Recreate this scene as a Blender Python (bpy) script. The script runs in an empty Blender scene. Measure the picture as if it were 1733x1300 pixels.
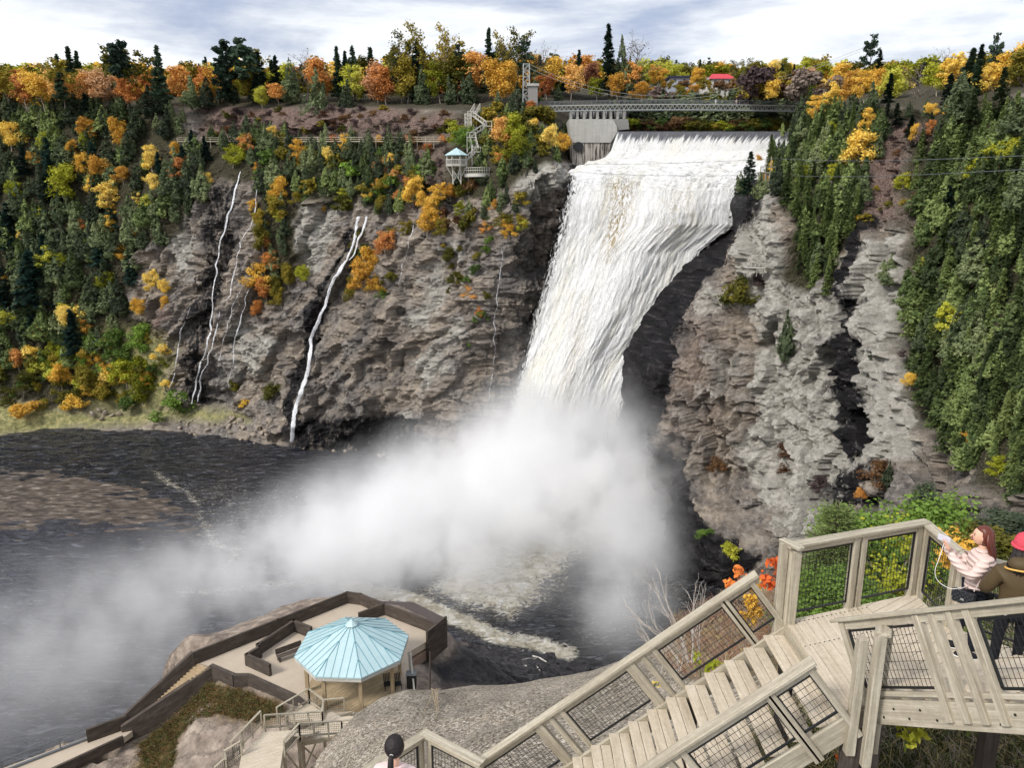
import bpy, math, random
import numpy as np
from mathutils import Vector, Matrix
R = math.radians
random.seed(7); rng = np.random.default_rng(11)
sc = bpy.context.scene
COL = sc.collection
# ------------------------------------------------------------------ camera geometry
F = 1280.0; PITCH = R(13.6); CP, SP = math.cos(PITCH), math.sin(PITCH)
WATER = -75.0
def ray(px, py):
    u = (px-866.5)/F; v = (650-py)/F
    return u, CP+v*SP, -SP+v*CP
def P(px, py, Y):
    a, b, c = ray(px, py); t = Y/b
    return Vector((a*t, Y, c*t))
def PZ(px, py, z):
    a, b, c = ray(px, py); t = z/c
    return Vector((a*t, b*t, z))
def PX(px, py, x):
    a, b, c = ray(px, py); t = x/a
    return Vector((x, b*t, c*t))
def pix(p):
    d = p[1]*CP-p[2]*SP; up = p[1]*SP+p[2]*CP
    return 866.5+F*p[0]/d, 650-F*up/d
def YW(px, py, z=WATER):
    a, b, c = ray(px, py); return b*z/c
# ------------------------------------------------------------------ noise
def _h(ix, iy, iz, s):
    n = (ix.astype(np.int64)*374761393 + iy.astype(np.int64)*668265263 + iz.astype(np.int64)*2147483647 + s*974634777) & 0xffffffff
    n = ((n ^ (n >> 13))*1274126177) & 0xffffffff
    n = n ^ (n >> 16)
    return (n & 0xffff)/65535.0
def vnoise(x, y, z=None, s=0):
    x = np.asarray(x, float); y = np.asarray(y, float); z = np.zeros_like(x) if z is None else np.asarray(z, float)
    ix, iy, iz = np.floor(x), np.floor(y), np.floor(z)
    fx, fy, fz = x-ix, y-iy, z-iz
    fx, fy, fz = [f*f*(3-2*f) for f in (fx, fy, fz)]
    r = 0
    for a in (0, 1):
        for b in (0, 1):
            for c in (0, 1):
                r = r + _h(ix+a, iy+b, iz+c, s)*(fx if a else 1-fx)*(fy if b else 1-fy)*(fz if c else 1-fz)
    return r*2-1
def fbm(x, y, z=None, o=4, s=0, ridge=False):
    r = 0; a = 1.0; t = 0
    for k in range(o):
        n = vnoise(np.asarray(x)*2**k, np.asarray(y)*2**k, None if z is None else np.asarray(z)*2**k, s+k*17)
        if ridge: n = 1-2*np.abs(n)
        r = r+a*n; t += a; a *= .5
    return r/t
def facets(x, y, s=0, tilt=.6):
    """angular blocks: every cell of a Voronoi pattern has its own offset and its own tilt"""
    x = np.asarray(x, float); y = np.asarray(y, float); ix, iy = np.floor(x), np.floor(y); best = np.full(x.shape, 9.); out = np.zeros(x.shape); z0 = np.zeros(x.shape)
    for a in (-1, 0, 1):
        for b in (-1, 0, 1):
            cx, cy = ix+a, iy+b; px = cx+_h(cx, cy, z0, s); py = cy+_h(cx, cy, z0, s+1); d = (x-px)**2+(y-py)**2
            v = (_h(cx, cy, z0, s+2)*2-1)+tilt*((x-px)*(_h(cx, cy, z0, s+3)*2-1)+(y-py)*(_h(cx, cy, z0, s+4)*2-1))*2
            m = d < best; best = np.where(m, d, best); out = np.where(m, v, out)
    return out
class RBF:
    def __init__(s, pts, vals, scale=1.0):
        s.p = np.array(pts, float)/scale; s.sc = scale; v = np.array(vals, float); n = len(v)
        A = np.zeros((n+3, n+3)); A[:n, :n] = s.k(s.p, s.p); A[:n, n] = 1; A[:n, n+1:] = s.p
        A[n, :n] = 1; A[n+1:, :n] = s.p.T
        s.w = np.linalg.solve(A+np.diag([1e-6]*n+[0]*3), np.concatenate([v, [0, 0, 0]]))
    def k(s, a, b):
        return np.sqrt(((a[:, None, :]-b[None, :, :])**2).sum(-1)+.01)
    def __call__(s, x, y):
        x = np.asarray(x, float); sh = x.shape; q = np.stack([x.ravel(), np.asarray(y, float).ravel()], 1)/s.sc
        out = np.empty(len(q))
        for i in range(0, len(q), 20000):
            c = q[i:i+20000]; out[i:i+20000] = s.k(c, s.p)@s.w[:-3]+s.w[-3]+c@s.w[-2:]
        return out.reshape(sh)
def interp(x, tab):
    return np.interp(x, [t[0] for t in tab], [t[1] for t in tab])
# ------------------------------------------------------------------ objects
def tag(o, label=None, cat=None, group=None, kind=None):
    if label: o['label'] = label
    if cat: o['category'] = cat
    if group: o['group'] = group
    if kind: o['kind'] = kind
    return o
def empty(name, loc, label=None, cat=None, group=None, rz=0):
    o = bpy.data.objects.new(name, None); COL.objects.link(o); o.location = loc; o.rotation_euler = (0, 0, rz)
    o.empty_display_size = .3
    return tag(o, label, cat, group)
def copy_tree(o, parent=None):
    c = o.copy(); COL.objects.link(c); c.parent = parent
    for ch in list(o.children): copy_tree(ch, c)
    return c
def npmesh(name, V, Fq, mat, parent=None, attrs=None, smooth=False, uv=None):
    V = np.asarray(V, np.float32); Fq = np.asarray(Fq, np.int32)
    me = bpy.data.meshes.new(name); n = len(Fq); k = Fq.shape[1]
    me.vertices.add(len(V)); me.vertices.foreach_set('co', V.ravel())
    me.loops.add(n*k); me.loops.foreach_set('vertex_index', Fq.ravel())
    me.polygons.add(n); me.polygons.foreach_set('loop_start', np.arange(0, n*k, k, dtype=np.int32))
    try: me.polygons.foreach_set('loop_total', np.full(n, k, np.int32))
    except Exception: pass
    me.polygons.foreach_set('use_smooth', np.full(n, smooth))
    me.update(calc_edges=True)
    for nm, a in (attrs or {}).items():
        at = me.attributes.new(nm, 'FLOAT', 'POINT'); at.data.foreach_set('value', np.asarray(a, np.float32).ravel())
    if uv is not None:
        l = me.uv_layers.new(name='UVMap'); l.data.foreach_set('uv', np.asarray(uv, np.float32)[Fq.ravel()].ravel())
    if mat: me.materials.append(mat)
    o = bpy.data.objects.new(name, me); COL.objects.link(o); o.parent = parent
    return o
def gridfaces(nr, nc):
    i = np.arange(nr-1)[:, None]*nc+np.arange(nc-1)[None, :]; i = i.ravel()
    return np.stack([i, i+1, i+nc+1, i+nc], 1)
class MB:
    def __init__(s): s.v = []; s.f = []; s.uv = []; s.m = []; s.mi = 0
    def face(s, pts, uvs=None):
        b = len(s.v); s.v += [tuple(p) for p in pts]; s.f.append(tuple(range(b, b+len(pts)))); s.m.append(s.mi)
        s.uv += list(uvs) if uvs else [(p[0], p[1]) for p in pts]
    def hexa(s, c):     # 8 corners: 0-3 first end, 4-7 second end
        c = [Vector(p) for p in c]; L = ((c[4]+c[6])-(c[0]+c[2])).length/2
        off = random.random()*20
        b = len(s.v)
        s.v += [tuple(p) for p in c]
        for q in ((3, 2, 1, 0), (4, 5, 6, 7)):
            s.f.append(tuple(b+i for i in q)); s.m.append(s.mi); s.uv += [(off+(c[i]-c[0]).length*.2, off+(c[i]-c[q[0]]).length) for i in q]
        for k in range(4):
            k2 = (k+1) % 4; w = (c[k2]-c[k]).length
            s.f.append((b+k, b+k2, b+4+k2, b+4+k)); s.m.append(s.mi)
            o2 = off+k*.37
            s.uv += [(off, o2), (off, o2+w), (off+L, o2+w), (off+L, o2)]
    def beam(s, p0, p1, w, h, up=(0, 0, 1)):
        p0 = Vector(p0); p1 = Vector(p1); d = (p1-p0).normalized(); up = Vector(up)
        sd = d.cross(up)
        if sd.length < 1e-4: sd = d.cross(Vector((0, 1, 0)))
        sd.normalize(); u2 = sd.cross(d).normalized()
        a = sd*w/2; b = u2*h/2
        s.hexa([p0-a-b, p0+a-b, p0+a+b, p0-a+b, p1-a-b, p1+a-b, p1+a+b, p1-a+b])
    def box(s, x0, x1, y0, y1, z0, z1):
        s.hexa([(x0, y0, z0), (x0, y1, z0), (x0, y1, z1), (x0, y0, z1), (x1, y0, z0), (x1, y1, z0), (x1, y1, z1), (x1, y0, z1)])
    def tube(s, pts, r, n=6, caps=True):
        pts = [Vector(p) for p in pts]; rs = r if isinstance(r, (list, tuple)) else [r]*len(pts); b = len(s.v)
        ref = Vector((0, 0, 1)); L = 0
        tang = []
        for i in range(len(pts)):
            t = pts[min(i+1, len(pts)-1)]-pts[max(i-1, 0)]; tang.append(t.normalized() if t.length > 0 else Vector((0, 0, 1)))
        sd = tang[0].cross(ref)
        if sd.length < .1: sd = tang[0].cross(Vector((1, 0, 0)))
        sd.normalize()
        Ls = []
        for i, p in enumerate(pts):
            sd = (sd-tang[i]*sd.dot(tang[i])).normalized(); u = tang[i].cross(sd)
            if i: L += (pts[i]-pts[i-1]).length
            Ls.append(L)
            for k in range(n):
                a = 2*math.pi*k/n; s.v.append(tuple(p+(sd*math.cos(a)+u*math.sin(a))*rs[i]))
        for i in range(len(pts)-1):
            for k in range(n):
                k2 = (k+1) % n
                s.f.append((b+i*n+k, b+i*n+k2, b+(i+1)*n+k2, b+(i+1)*n+k)); s.m.append(s.mi)
                s.uv += [(Ls[i], k*.1), (Ls[i], k*.1+.1), (Ls[i+1], k*.1+.1), (Ls[i+1], k*.1)]
        if caps:
            for i, rv in ((0, True), (len(pts)-1, False)):
                idx = [b+i*n+k for k in range(n)]; idx = idx[::-1] if rv else idx
                s.f.append(tuple(idx)); s.m.append(s.mi); s.uv += [(0, 0)]*n
    def prism(s, poly, z0, z1):
        n = len(poly); z0s = z0 if isinstance(z0, (list, tuple)) else [z0]*n; z1s = z1 if isinstance(z1, (list, tuple)) else [z1]*n
        A = sum(poly[i][0]*poly[(i+1) % n][1]-poly[(i+1) % n][0]*poly[i][1] for i in range(n))
        if A < 0: poly = poly[::-1]; z0s = z0s[::-1]; z1s = z1s[::-1]
        top = [(p[0], p[1], z) for p, z in zip(poly, z1s)]; bot = [(p[0], p[1], z) for p, z in zip(poly, z0s)]
        s.face(top); s.face(bot[::-1])
        for i in range(n):
            j = (i+1) % n; s.face([bot[i], bot[j], top[j], top[i]], [(0, bot[i][2]), (1, bot[j][2]), (1, top[j][2]), (0, top[i][2])])
    def build(s, name, mats, parent=None, bevel=0, smooth=False, origin=None):
        me = bpy.data.meshes.new(name)
        v = s.v if origin is None else [(p[0]-origin[0], p[1]-origin[1], p[2]-origin[2]) for p in s.v]
        me.from_pydata(v, [], s.f); me.update()
        l = me.uv_layers.new(name='UVMap')
        l.data.foreach_set('uv', np.array(s.uv, np.float32).ravel())
        if not isinstance(mats, (list, tuple)): mats = [mats]
        for m in mats: me.materials.append(m)
        if len(mats) > 1: me.polygons.foreach_set('material_index', np.array(s.m, np.int32))
        if smooth: me.polygons.foreach_set('use_smooth', np.ones(len(me.polygons), bool))
        o = bpy.data.objects.new(name, me); COL.objects.link(o); o.parent = parent
        if bevel:
            m = o.modifiers.new('b', 'BEVEL'); m.width = bevel; m.segments = 1; m.limit_method = 'ANGLE'; m.angle_limit = R(40)
        return o
# ------------------------------------------------------------------ materials
class NT:
    def __init__(s, name):
        s.mat = bpy.data.materials.new(name); s.mat.use_nodes = True; s.t = s.mat.node_tree; s.t.nodes.clear()
        s.out = s.n('ShaderNodeOutputMaterial'); s.bsdf = s.n('ShaderNodeBsdfPrincipled'); s.l(s.bsdf.outputs[0], s.out.inputs[0])
    def n(s, t, **k):
        x = s.t.nodes.new(t)
        for a, b in k.items(): setattr(x, a, b)
        return x
    def l(s, a, b): s.t.links.new(a, b)
    def val(s, inp, v):
        if isinstance(v, (int, float)): inp.default_value = v
        elif isinstance(v, tuple): inp.default_value = v if len(v) != 3 or inp.type == 'VECTOR' else (*v, 1)
        else: s.l(v, inp)
    def math(s, op, a, b=None, c=None, clamp=False):
        x = s.n('ShaderNodeMath', operation=op); x.use_clamp = clamp
        for i, q in enumerate((a, b, c)):
            if q is not None: s.val(x.inputs[i], q)
        return x.outputs[0]
    def mix(s, f, a, b):
        x = s.n('ShaderNodeMix', data_type='RGBA'); s.val(x.inputs['Factor'], f); s.val(x.inputs[6], a); s.val(x.inputs[7], b); return x.outputs[2]
    def coord(s, kind='Object', scale=(1, 1, 1), rot=(0, 0, 0)):
        c = s.n('ShaderNodeTexCoord'); m = s.n('ShaderNodeMapping'); m.inputs['Scale'].default_value = scale; m.inputs['Rotation'].default_value = rot
        s.l(c.outputs[kind], m.inputs[0]); return m.outputs[0]
    def noise(s, vec, scale, detail=4, rough=.55, dist=0, out=0):
        x = s.n('ShaderNodeTexNoise'); s.l(vec, x.inputs['Vector']); x.inputs['Scale'].default_value = scale
        x.inputs['Detail'].default_value = detail; x.inputs['Roughness'].default_value = rough; x.inputs['Distortion'].default_value = dist
        return x.outputs[out]
    def ramp(s, f, stops, mode='LINEAR'):
        x = s.n('ShaderNodeValToRGB'); s.val(x.inputs[0], f); e = x.color_ramp.elements; x.color_ramp.interpolation = mode
        while len(e) < len(stops): e.new(.5)
        for q, (p, c) in zip(e, stops):
            q.position = p; q.color = (c, c, c, 1) if isinstance(c, (int, float)) else (*c, 1)
        return x.outputs[0]
    def attr(s, name):
        x = s.n('ShaderNodeAttribute', attribute_name=name); return x.outputs['Fac']
    def rnd(s): return s.n('ShaderNodeObjectInfo').outputs['Random']
    def bump(s, h, strength=.5, dist=.1, prev=None):
        x = s.n('ShaderNodeBump'); x.inputs['Strength'].default_value = strength; x.inputs['Distance'].default_value = dist
        s.l(h, x.inputs['Height'])
        if prev is not None: s.l(prev, x.inputs['Normal'])
        return x.outputs[0]
    def hsv(s, col, h=.5, sa=1., v=1.):
        x = s.n('ShaderNodeHueSaturation'); s.val(x.inputs['Color'], col); s.val(x.inputs['Hue'], h); s.val(x.inputs['Saturation'], sa); s.val(x.inputs['Value'], v); return x.outputs[0]
    def fin(s, col=None, rough=.8, normal=None, metal=0, spec=.3, alpha=None):
        if col is not None: s.val(s.bsdf.inputs['Base Color'], col)
        s.val(s.bsdf.inputs['Roughness'], rough); s.val(s.bsdf.inputs['Metallic'], metal); s.val(s.bsdf.inputs['Specular IOR Level'], spec)
        if normal is not None: s.l(normal, s.bsdf.inputs['Normal'])
        if alpha is not None: s.val(s.bsdf.inputs['Alpha'], alpha)
        return s.mat
def srgb(r, g, b):
    f = lambda c: (c/255/12.92 if c/255 <= .04045 else ((c/255+.055)/1.055)**2.4)
    return (f(r), f(g), f(b))
def simple(name, col, rough=.7, var=.15, scale=3, metal=0, spec=.3, bump=0, bscale=20):
    m = NT(name); v = m.coord('Object'); n = m.noise(v, scale, 5, .6)
    c = m.hsv(col, .5, 1., m.math('ADD', m.math('MULTIPLY', n, 2*var), 1-var))
    nrm = m.bump(m.noise(v, bscale, 4), bump, .02) if bump else None
    return m.fin(c, rough, nrm, metal, spec)
# ------------------------------------------------------------------ polygon masks painted in the picture plane of the wall, used as stains / plant cover
def poly_mask(px, py, poly, soft=12):
    """soft inside mask of a polygon"""
    px = np.asarray(px, float); py = np.asarray(py, float)
    inside = np.zeros(px.shape, bool); dist = np.full(px.shape, 1e9)
    n = len(poly)
    for i in range(n):
        x0, y0 = poly[i]; x1, y1 = poly[(i+1) % n]
        c = ((y0 > py) != (y1 > py)) & (px < (x1-x0)*(py-y0)/((y1-y0) or 1e-9)+x0)
        inside ^= c
        dx, dy = x1-x0, y1-y0; t = np.clip(((px-x0)*dx+(py-y0)*dy)/(dx*dx+dy*dy+1e-9), 0, 1)
        dist = np.minimum(dist, np.hypot(px-x0-t*dx, py-y0-t*dy))
    sd = np.where(inside, dist, -dist)
    return np.clip(sd/soft*.5+.5, 0, 1)
# ------------------------------------------------------------------ the gorge wall
RIM = [(-450, 205), (0, 200), (200, 190), (330, 182), (480, 183), (640, 183), (760, 188), (880, 195), (960, 215), (1040, 232), (1180, 232), (1335, 232), (1360, 190), (1400, 185), (1480, 180), (1560, 185), (1733, 160), (2200, 150)]
BASE = [(-450, 735), (0, 748), (130, 735), (300, 739), (480, 760), (620, 768), (700, 789), (850, 830), (960, 845), (1045, 850), (1085, 905), (1130, 955), (1210, 990), (1300, 1060), (1500, 1200), (1733, 1350), (2200, 1500)]
WP = []
def w_(px, *rows):
    for py, Y in rows: WP.append((px, py, Y))
w_(-450, (205, 320), (400, 300), (600, 285), (690, 265), (735, YW(-450, 735, -75.6)))
w_(0, (200, 305), (300, 292), (400, 283), (500, 275), (600, 268), (690, 260), (748, YW(0, 748, -75.6)))
w_(200, (190, 298), (300, 280), (400, 272), (500, 268), (600, 264), (690, 259), (735, YW(200, 735, -75.6)))
w_(330, (182, 292), (240, 276), (300, 264), (400, 258), (500, 253), (600, 251), (695, 249), (739, YW(330, 739, -75.6)))
w_(420, (182, 285), (300, 257), (450, 248), (600, 242), (700, 239), (750, YW(420, 750, -75.6)))
w_(500, (183, 275), (240, 264), (320, 250), (450, 241), (600, 235), (700, 231), (762, YW(500, 762, -75.6)))
w_(620, (183, 262), (240, 250), (330, 238), (450, 230), (600, 222), (700, 219), (768, YW(620, 768, -75.6)))
w_(720, (188, 250), (270, 232), (400, 216), (550, 211), (700, 209), (790, YW(720, 790, -75.6)))
w_(800, (190, 240), (300, 214), (400, 205), (550, 203), (700, 203), (825, YW(800, 825, -75.6)))
w_(880, (195, 235), (290, 203), (400, 199), (520, 203), (700, 205), (840, YW(880, 840, -75.6)))
w_(940, (210, 236), (285, 203), (350, 203), (440, 210))
w_(975, (225, 243), (270, 240), (288, 214), (320, 210), (450, 211), (600, 207), (845, 190))
w_(1025, (225, 244), (265, 240), (300, 214)); w_(1100, (232, 242), (300, 222), (450, 205)); w_(1035, (600, 196), (700, 192), (845, 187))
w_(1235, (232, 242), (290, 226), (380, 206)); w_(1290, (232, 240), (285, 226)); w_(1330, (236, 236), (262, 226))
w_(1175, (520, 183), (470, 190))
w_(1262, (345, 186), (420, 178), (520, 172), (650, 166), (800, 160), (950, YW(1262, 1022, -75.6)+3))
w_(1300, (322, 187)); w_(1330, (300, 190))
w_(1110, (620, 176), (760, 170), (870, 163), (930, 160))
w_(1180, (700, 166), (850, 158), (970, YW(1180, 970, -75.6)))
w_(1365, (190, 216), (300, 182), (450, 164), (600, 155), (800, 144), (1000, 132))
w_(1450, (180, 192), (300, 170), (450, 155), (600, 146), (800, 132), (1000, 118), (1160, YW(1450, 1160, -75.6)))
w_(1550, (185, 172), (300, 156), (450, 142), (600, 132), (800, 117), (1000, 104))
w_(1650, (170, 152), (300, 136), (450, 124), (600, 114), (800, 98), (1000, 86))
w_(1733, (160, 138), (300, 122), (450, 110), (600, 100), (800, 84), (1000, 72), (1350, YW(1733, 1350, -75.6)))
w_(2200, (150, 90), (450, 66), (800, 50), (1200, 40), (1500, 36))
wallY0 = RBF([(a, b) for a, b, c in WP], [c for a, b, c in WP], 100.)
def wallY(px, py):
    return wallY0(px, py)
VEG = [
 [(-450, 190), (0, 190), (250, 185), (340, 240), (360, 300), (330, 370), (290, 400), (230, 430), (210, 520), (290, 560), (300, 690), (0, 690), (-450, 690)],
 [(330, 180), (640, 180), (770, 185), (960, 215), (965, 280), (890, 290), (830, 330), (700, 350), (640, 350), (560, 340), (470, 330), (420, 300), (340, 300)],
 [(440, 320), (520, 330), (470, 520), (430, 530)],
 [(1270, 230), (1480, 175), (1740, 160), (2200, 150), (2200, 1000), (1690, 830), (1620, 790), (1560, 720), (1525, 560), (1550, 400), (1500, 360), (1450, 380), (1400, 500), (1330, 470), (1345, 380), (1300, 300), (1260, 290)]]
WET = [
 ([(885, 330), (960, 290), (985, 320), (880, 760), (850, 850), (790, 830), (790, 700), (830, 500)], 14, .42),
 ([(965, 270), (1290, 230), (1290, 340), (1150, 560), (1090, 900), (840, 900)], 14, 1.),
 ([(1180, 430), (1250, 380), (1250, 395), (1208, 425), (1178, 510), (1145, 560), (1106, 640), (1108, 740), (1165, 800), (1195, 870), (1290, 940), (1230, 1010), (1100, 1000), (1040, 900), (1040, 640)], 9, 1.),
 ([(640, 400), (700, 380), (680, 520), (700, 640), (660, 760), (500, 770), (510, 720), (620, 690), (640, 600), (600, 530)], 25, .42),
 ([(590, 380), (612, 380), (560, 500), (530, 640), (515, 745), (485, 745), (500, 640), (520, 540), (560, 460)], 6, .75),
 ([(398, 290), (414, 290), (402, 400), (378, 520), (352, 690), (320, 690), (345, 560), (380, 420)], 7, .7),
 ([(500, 700), (700, 690), (800, 790), (700, 795), (480, 765)], 18, .75),
 ([(350, 300), (410, 300), (380, 480), (340, 640), (300, 620), (340, 460)], 15, .6),
 ([(1450, 380), (1490, 350), (1470, 480), (1480, 600), (1480, 760), (1440, 790), (1420, 640), (1440, 500)], 10, .85),
 ([(1400, 560), (1425, 560), (1400, 700), (1380, 720)], 8, .5),
 ([(1410, 790), (1500, 770), (1480, 870), (1400, 880)], 14, .7),
 ([(1560, 760), (1640, 800), (1733, 850), (1800, 1100), (1500, 1100), (1570, 850)], 20, .45)]
PALE = [
 ([(1250, 320), (1300, 330), (1340, 460), (1420, 520), (1440, 420), (1500, 390), (1540, 400), (1525, 560), (1560, 760), (1500, 790), (1420, 900), (1330, 900), (1290, 800), (1290, 560), (1210, 520), (1240, 440)], 20, 1.),
 ([(1120, 600), (1290, 560), (1290, 800), (1200, 760), (1130, 700)], 20, .35),
 ([(870, 285), (960, 290), (930, 340), (890, 380), (870, 350)], 12, .8),
 ([(280, 400), (340, 390), (330, 470), (280, 470)], 14, .8),
 ([(480, 330), (560, 330), (560, 450), (490, 470), (475, 400)], 16, .7),
 ([(400, 540), (480, 560), (470, 640), (400, 650), (390, 600)], 16, .55),
 ([(700, 440), (790, 420), (790, 560), (740, 700), (700, 720), (690, 560)], 22, .45)]
RED = [([(340, 182), (500, 178), (640, 185), (780, 190), (790, 230), (640, 232), (480, 232), (330, 235)], 12, 1.),
 ([(1480, 200), (1545, 200), (1530, 300), (1560, 380), (1450, 370), (1480, 290)], 12, 1.),
 ([(690, 230), (760, 240), (760, 320), (690, 300)], 12, .8),
 ([(260, 520), (300, 520), (290, 600), (260, 640)], 10, .8), ([(1120, 600), (1200, 500), (1230, 560), (1210, 700), (1130, 760)], 25, .35)]
GRASS = [([(-450, 640), (0, 680), (160, 700), (280, 690), (420, 700), (430, 712), (300, 712), (180, 716), (60, 735), (-450, 760)], 9, 1.),
 ([(150, 560), (290, 560), (300, 690), (150, 700)], 18, .9)]
def masks(px, py, tab):
    m = np.zeros(np.shape(px))
    for poly, soft, k in tab: m = np.maximum(m, poly_mask(px, py, poly, soft)*k)
    return m
def build_wall():
    cols = np.concatenate([np.arange(-450, 0, 9), np.arange(0, 1734, 3.2), np.arange(1740, 2200, 12)])
    NR = 250
    t = np.linspace(0, 1, NR)
    rim = interp(cols, RIM); base = interp(cols, BASE)+4
    PX_, T = np.meshgrid(cols, t)
    PYv = rim[None, :]*(1-T)+base[None, :]*T
    Y = wallY(PX_, PYv)
    u = (PX_-866.5)/F; v = (650-PYv)/F; dy = CP+v*SP; dz = -SP+v*CP
    X = u/dy*Y; Z = dz/dy*Y
    veg = np.zeros(PX_.shape)
    jx = fbm(PX_/40, PYv/40, o=3, s=3)*22; jy = fbm(PX_/40, PYv/40, o=3, s=9)*22
    for q in VEG: veg = np.maximum(veg, poly_mask(PX_+jx, PYv+jy, q, 8))
    wet = masks(PX_+jx*.5, PYv+jy*.5, WET); pale = masks(PX_+jx, PYv+jy, PALE); red = masks(PX_+jx, PYv+jy, RED); veg = veg*(1-.85*red); gr = masks(PX_+jx*.4, PYv+jy*.4, GRASS)
    # relief: strata, buttresses, vertical flutes and crags
    jm = int(NR*.42); mx, my_ = X[jm].copy(), Y[jm].copy()   # distance along the wall and its outward direction, column by column
    ker = np.hanning(61); ker /= ker.sum()
    mx = np.convolve(np.pad(mx, 30, 'edge'), ker, 'valid'); my_ = np.convolve(np.pad(my_, 30, 'edge'), ker, 'valid')
    arc = np.concatenate([[0], np.cumsum(np.hypot(np.diff(mx), np.diff(my_)))]); tx, ty_ = np.gradient(mx), np.gradient(my_); tl = np.hypot(tx, ty_)+1e-6
    NXc, NYc = (ty_/tl)[None, :], (-tx/tl)[None, :]; ang = np.repeat(arc[None, :], NR, 0)+0*X; lf = np.clip((930-PX_)/120, 0, 1); ang = ang*(1-.45*lf)+lf*.45*arc[np.searchsorted(cols, 930)]
    n1 = fbm(ang/16, Z/24, o=3, s=21)
    n2 = fbm(ang/5.5+Z*.08, Z/9, Y/20, o=4, s=5, ridge=True)
    n3 = fbm(ang/1.9+Z*.05, Z/4.4, Y/9, o=4, s=31, ridge=True)
    lay = Z/2.6+ang*.05+fbm(ang/9, Z/9, o=2, s=77)*1.3
    strata = np.abs((lay % 1)-.5)*2
    left = np.clip((900-PX_)/250, 0, 1)
    sw = Z*.05+ang*.13+fbm(ang/12, Z/15, o=3, s=8)*1.6       # the folded, swooping beds left of the falls
    folds = 1-np.abs(((sw*1.4) % 1)-.5)*2
    fall = poly_mask(PX_, PYv, [(1020, 200), (1340, 200), (1340, 300), (1240, 420), (1140, 560), (1060, 900), (840, 900), (880, 600), (990, 300)], 16)
    edge = np.clip(np.minimum(T/.03, (1-T)/.04), 0, 1)*(1-.85*fall)
    gro = -3.4*np.exp(-np.abs(vnoise((ang+fbm(ang/9, Z/9, o=2, s=2)*3)/7.5, Z/55, s=91))*11)*np.clip(.6+vnoise(ang/20, Z/14, s=44), 0, 1)
    led = ((Z+fbm(ang/7, Z/20, o=2, s=19)*2.5)/5.2) % 1
    led = np.where(led < .82, led/.82, (1-led)/.18)*1.1*(1-veg)
    blk = (np.floor(fbm(ang/3.2, Z/5.5, Y/15, o=2, s=29)*5)/5*1.9+np.floor(fbm(ang/1.5, Z/2.4, Y/15, o=2, s=39)*4)/4*.9)*(1-veg)
    w1 = fbm(ang/6, Z/6, o=2, s=201)*.5; dg = R(62); al = ang*math.cos(dg)+Z*math.sin(dg); ac = -ang*math.sin(dg)+Z*math.cos(dg)
    fR = facets(ang/6.5+w1, Z/9+w1, 301)*1.9+facets(ang/2.6+w1, Z/2.0, 311)*.65+facets(ang/1.1, Z/.7, 321)*.22
    fL = facets(al/22+w1, ac/5.0+w1, 331)*2.3+facets(al/9+w1, ac/2.0, 341)*.7+facets(al/2.6, ac/.8, 351)*.2
    fac = (fR*(1-left)+fL*left)*(1-.75*veg)*1.25
    disp = (fac+gro+led*(1-.4*left)+blk*.35*(1-.6*left)-gro*left*.6+n1*(4.6-1.8*left)+n2*(1.5-.8*left)*(1-.4*veg)+n3*(.7-.4*left)*(1-.5*veg)+(strata-.5)*.3*(1-left)*(1-veg)+(folds-.5)*1.9*left*(1-veg))*edge*(1-gr*.85)
    beach = poly_mask(PX_, PYv, [(-500, 690), (300, 690), (440, 700), (470, 760), (-500, 800)], 10)
    disp *= (1-.75*beach)
    fine = fbm(ang/.9, Z/1.1, Y/3, o=3, s=63, ridge=True)*.6*edge
    D = disp+fine
    Yn = Y+D*NYc; Xn = X+D*NXc
    Zn = Z+n3*.3*edge+beach*fbm(X/3, Y/2.2, o=3, s=12)*.5

    V = np.stack([Xn, Yn, Zn], -1)
    # plateau rows going back from the rim
    back = []
    bt = dict(veg=[], wet=[], pale=[], red=[], gr=[])
    x0, y0, z0 = Xn[0], Y[0], Z[0]
    riv = np.clip((1-np.abs(cols-1195)/175)*4, 0, 1)          # the river channel above the dam lies low
    for d in (420, 260, 170, 110, 75, 50, 30, 14, 5):
        ty = rim-np.maximum(rim-142, 40)*(1-np.exp(-d/42.))-d*.02
        tr = np.interp(d, [0, 14, 26, 50, 75, 420], [226, 217, 205, 160, 146, 136])
        ty = ty*(1-riv)+tr*riv
        yy = y0+d; vv = (650-ty)/F; zz = yy*(-SP+vv*CP)/(CP+vv*SP)
        hz = vnoise(x0/25+d, y0/25, s=4)*min(1.0, d*.03)*(1-riv)
        back.append(np.stack([x0*(1+d/220), yy, zz+hz], -1))
    V = np.concatenate([np.array(back), V], 0); nb = len(back)
    def ext(a, val): return np.concatenate([np.full((nb, len(cols)), val), a], 0)
    nr = V.shape[0]
    m = NT('gorge_rock')
    v_ = m.coord('Object')
    big = m.noise(v_, .12, 3, .5)
    vstr = m.noise(m.coord('Object', (1, 1, .22)), .75, 7, .68)
    hstr = m.noise(m.coord('Object', (.35, .35, 2.0), (R(6), R(-8), 0)), .6, 7, .7)
    fine_ = m.noise(v_, 3.2, 8, .72)
    base = m.ramp(hstr, [(.3, srgb(98, 88, 78)), (.46, srgb(140, 126, 110)), (.6, srgb(170, 156, 138)), (.74, srgb(196, 184, 167))])
    grey = m.ramp(vstr, [(.3, srgb(72, 69, 67)), (.5, srgb(118, 111, 105)), (.7, srgb(172, 164, 154))])
    base = m.mix(m.ramp(big, [(.4, 0.), (.6, 1.)]), base, grey)
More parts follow.
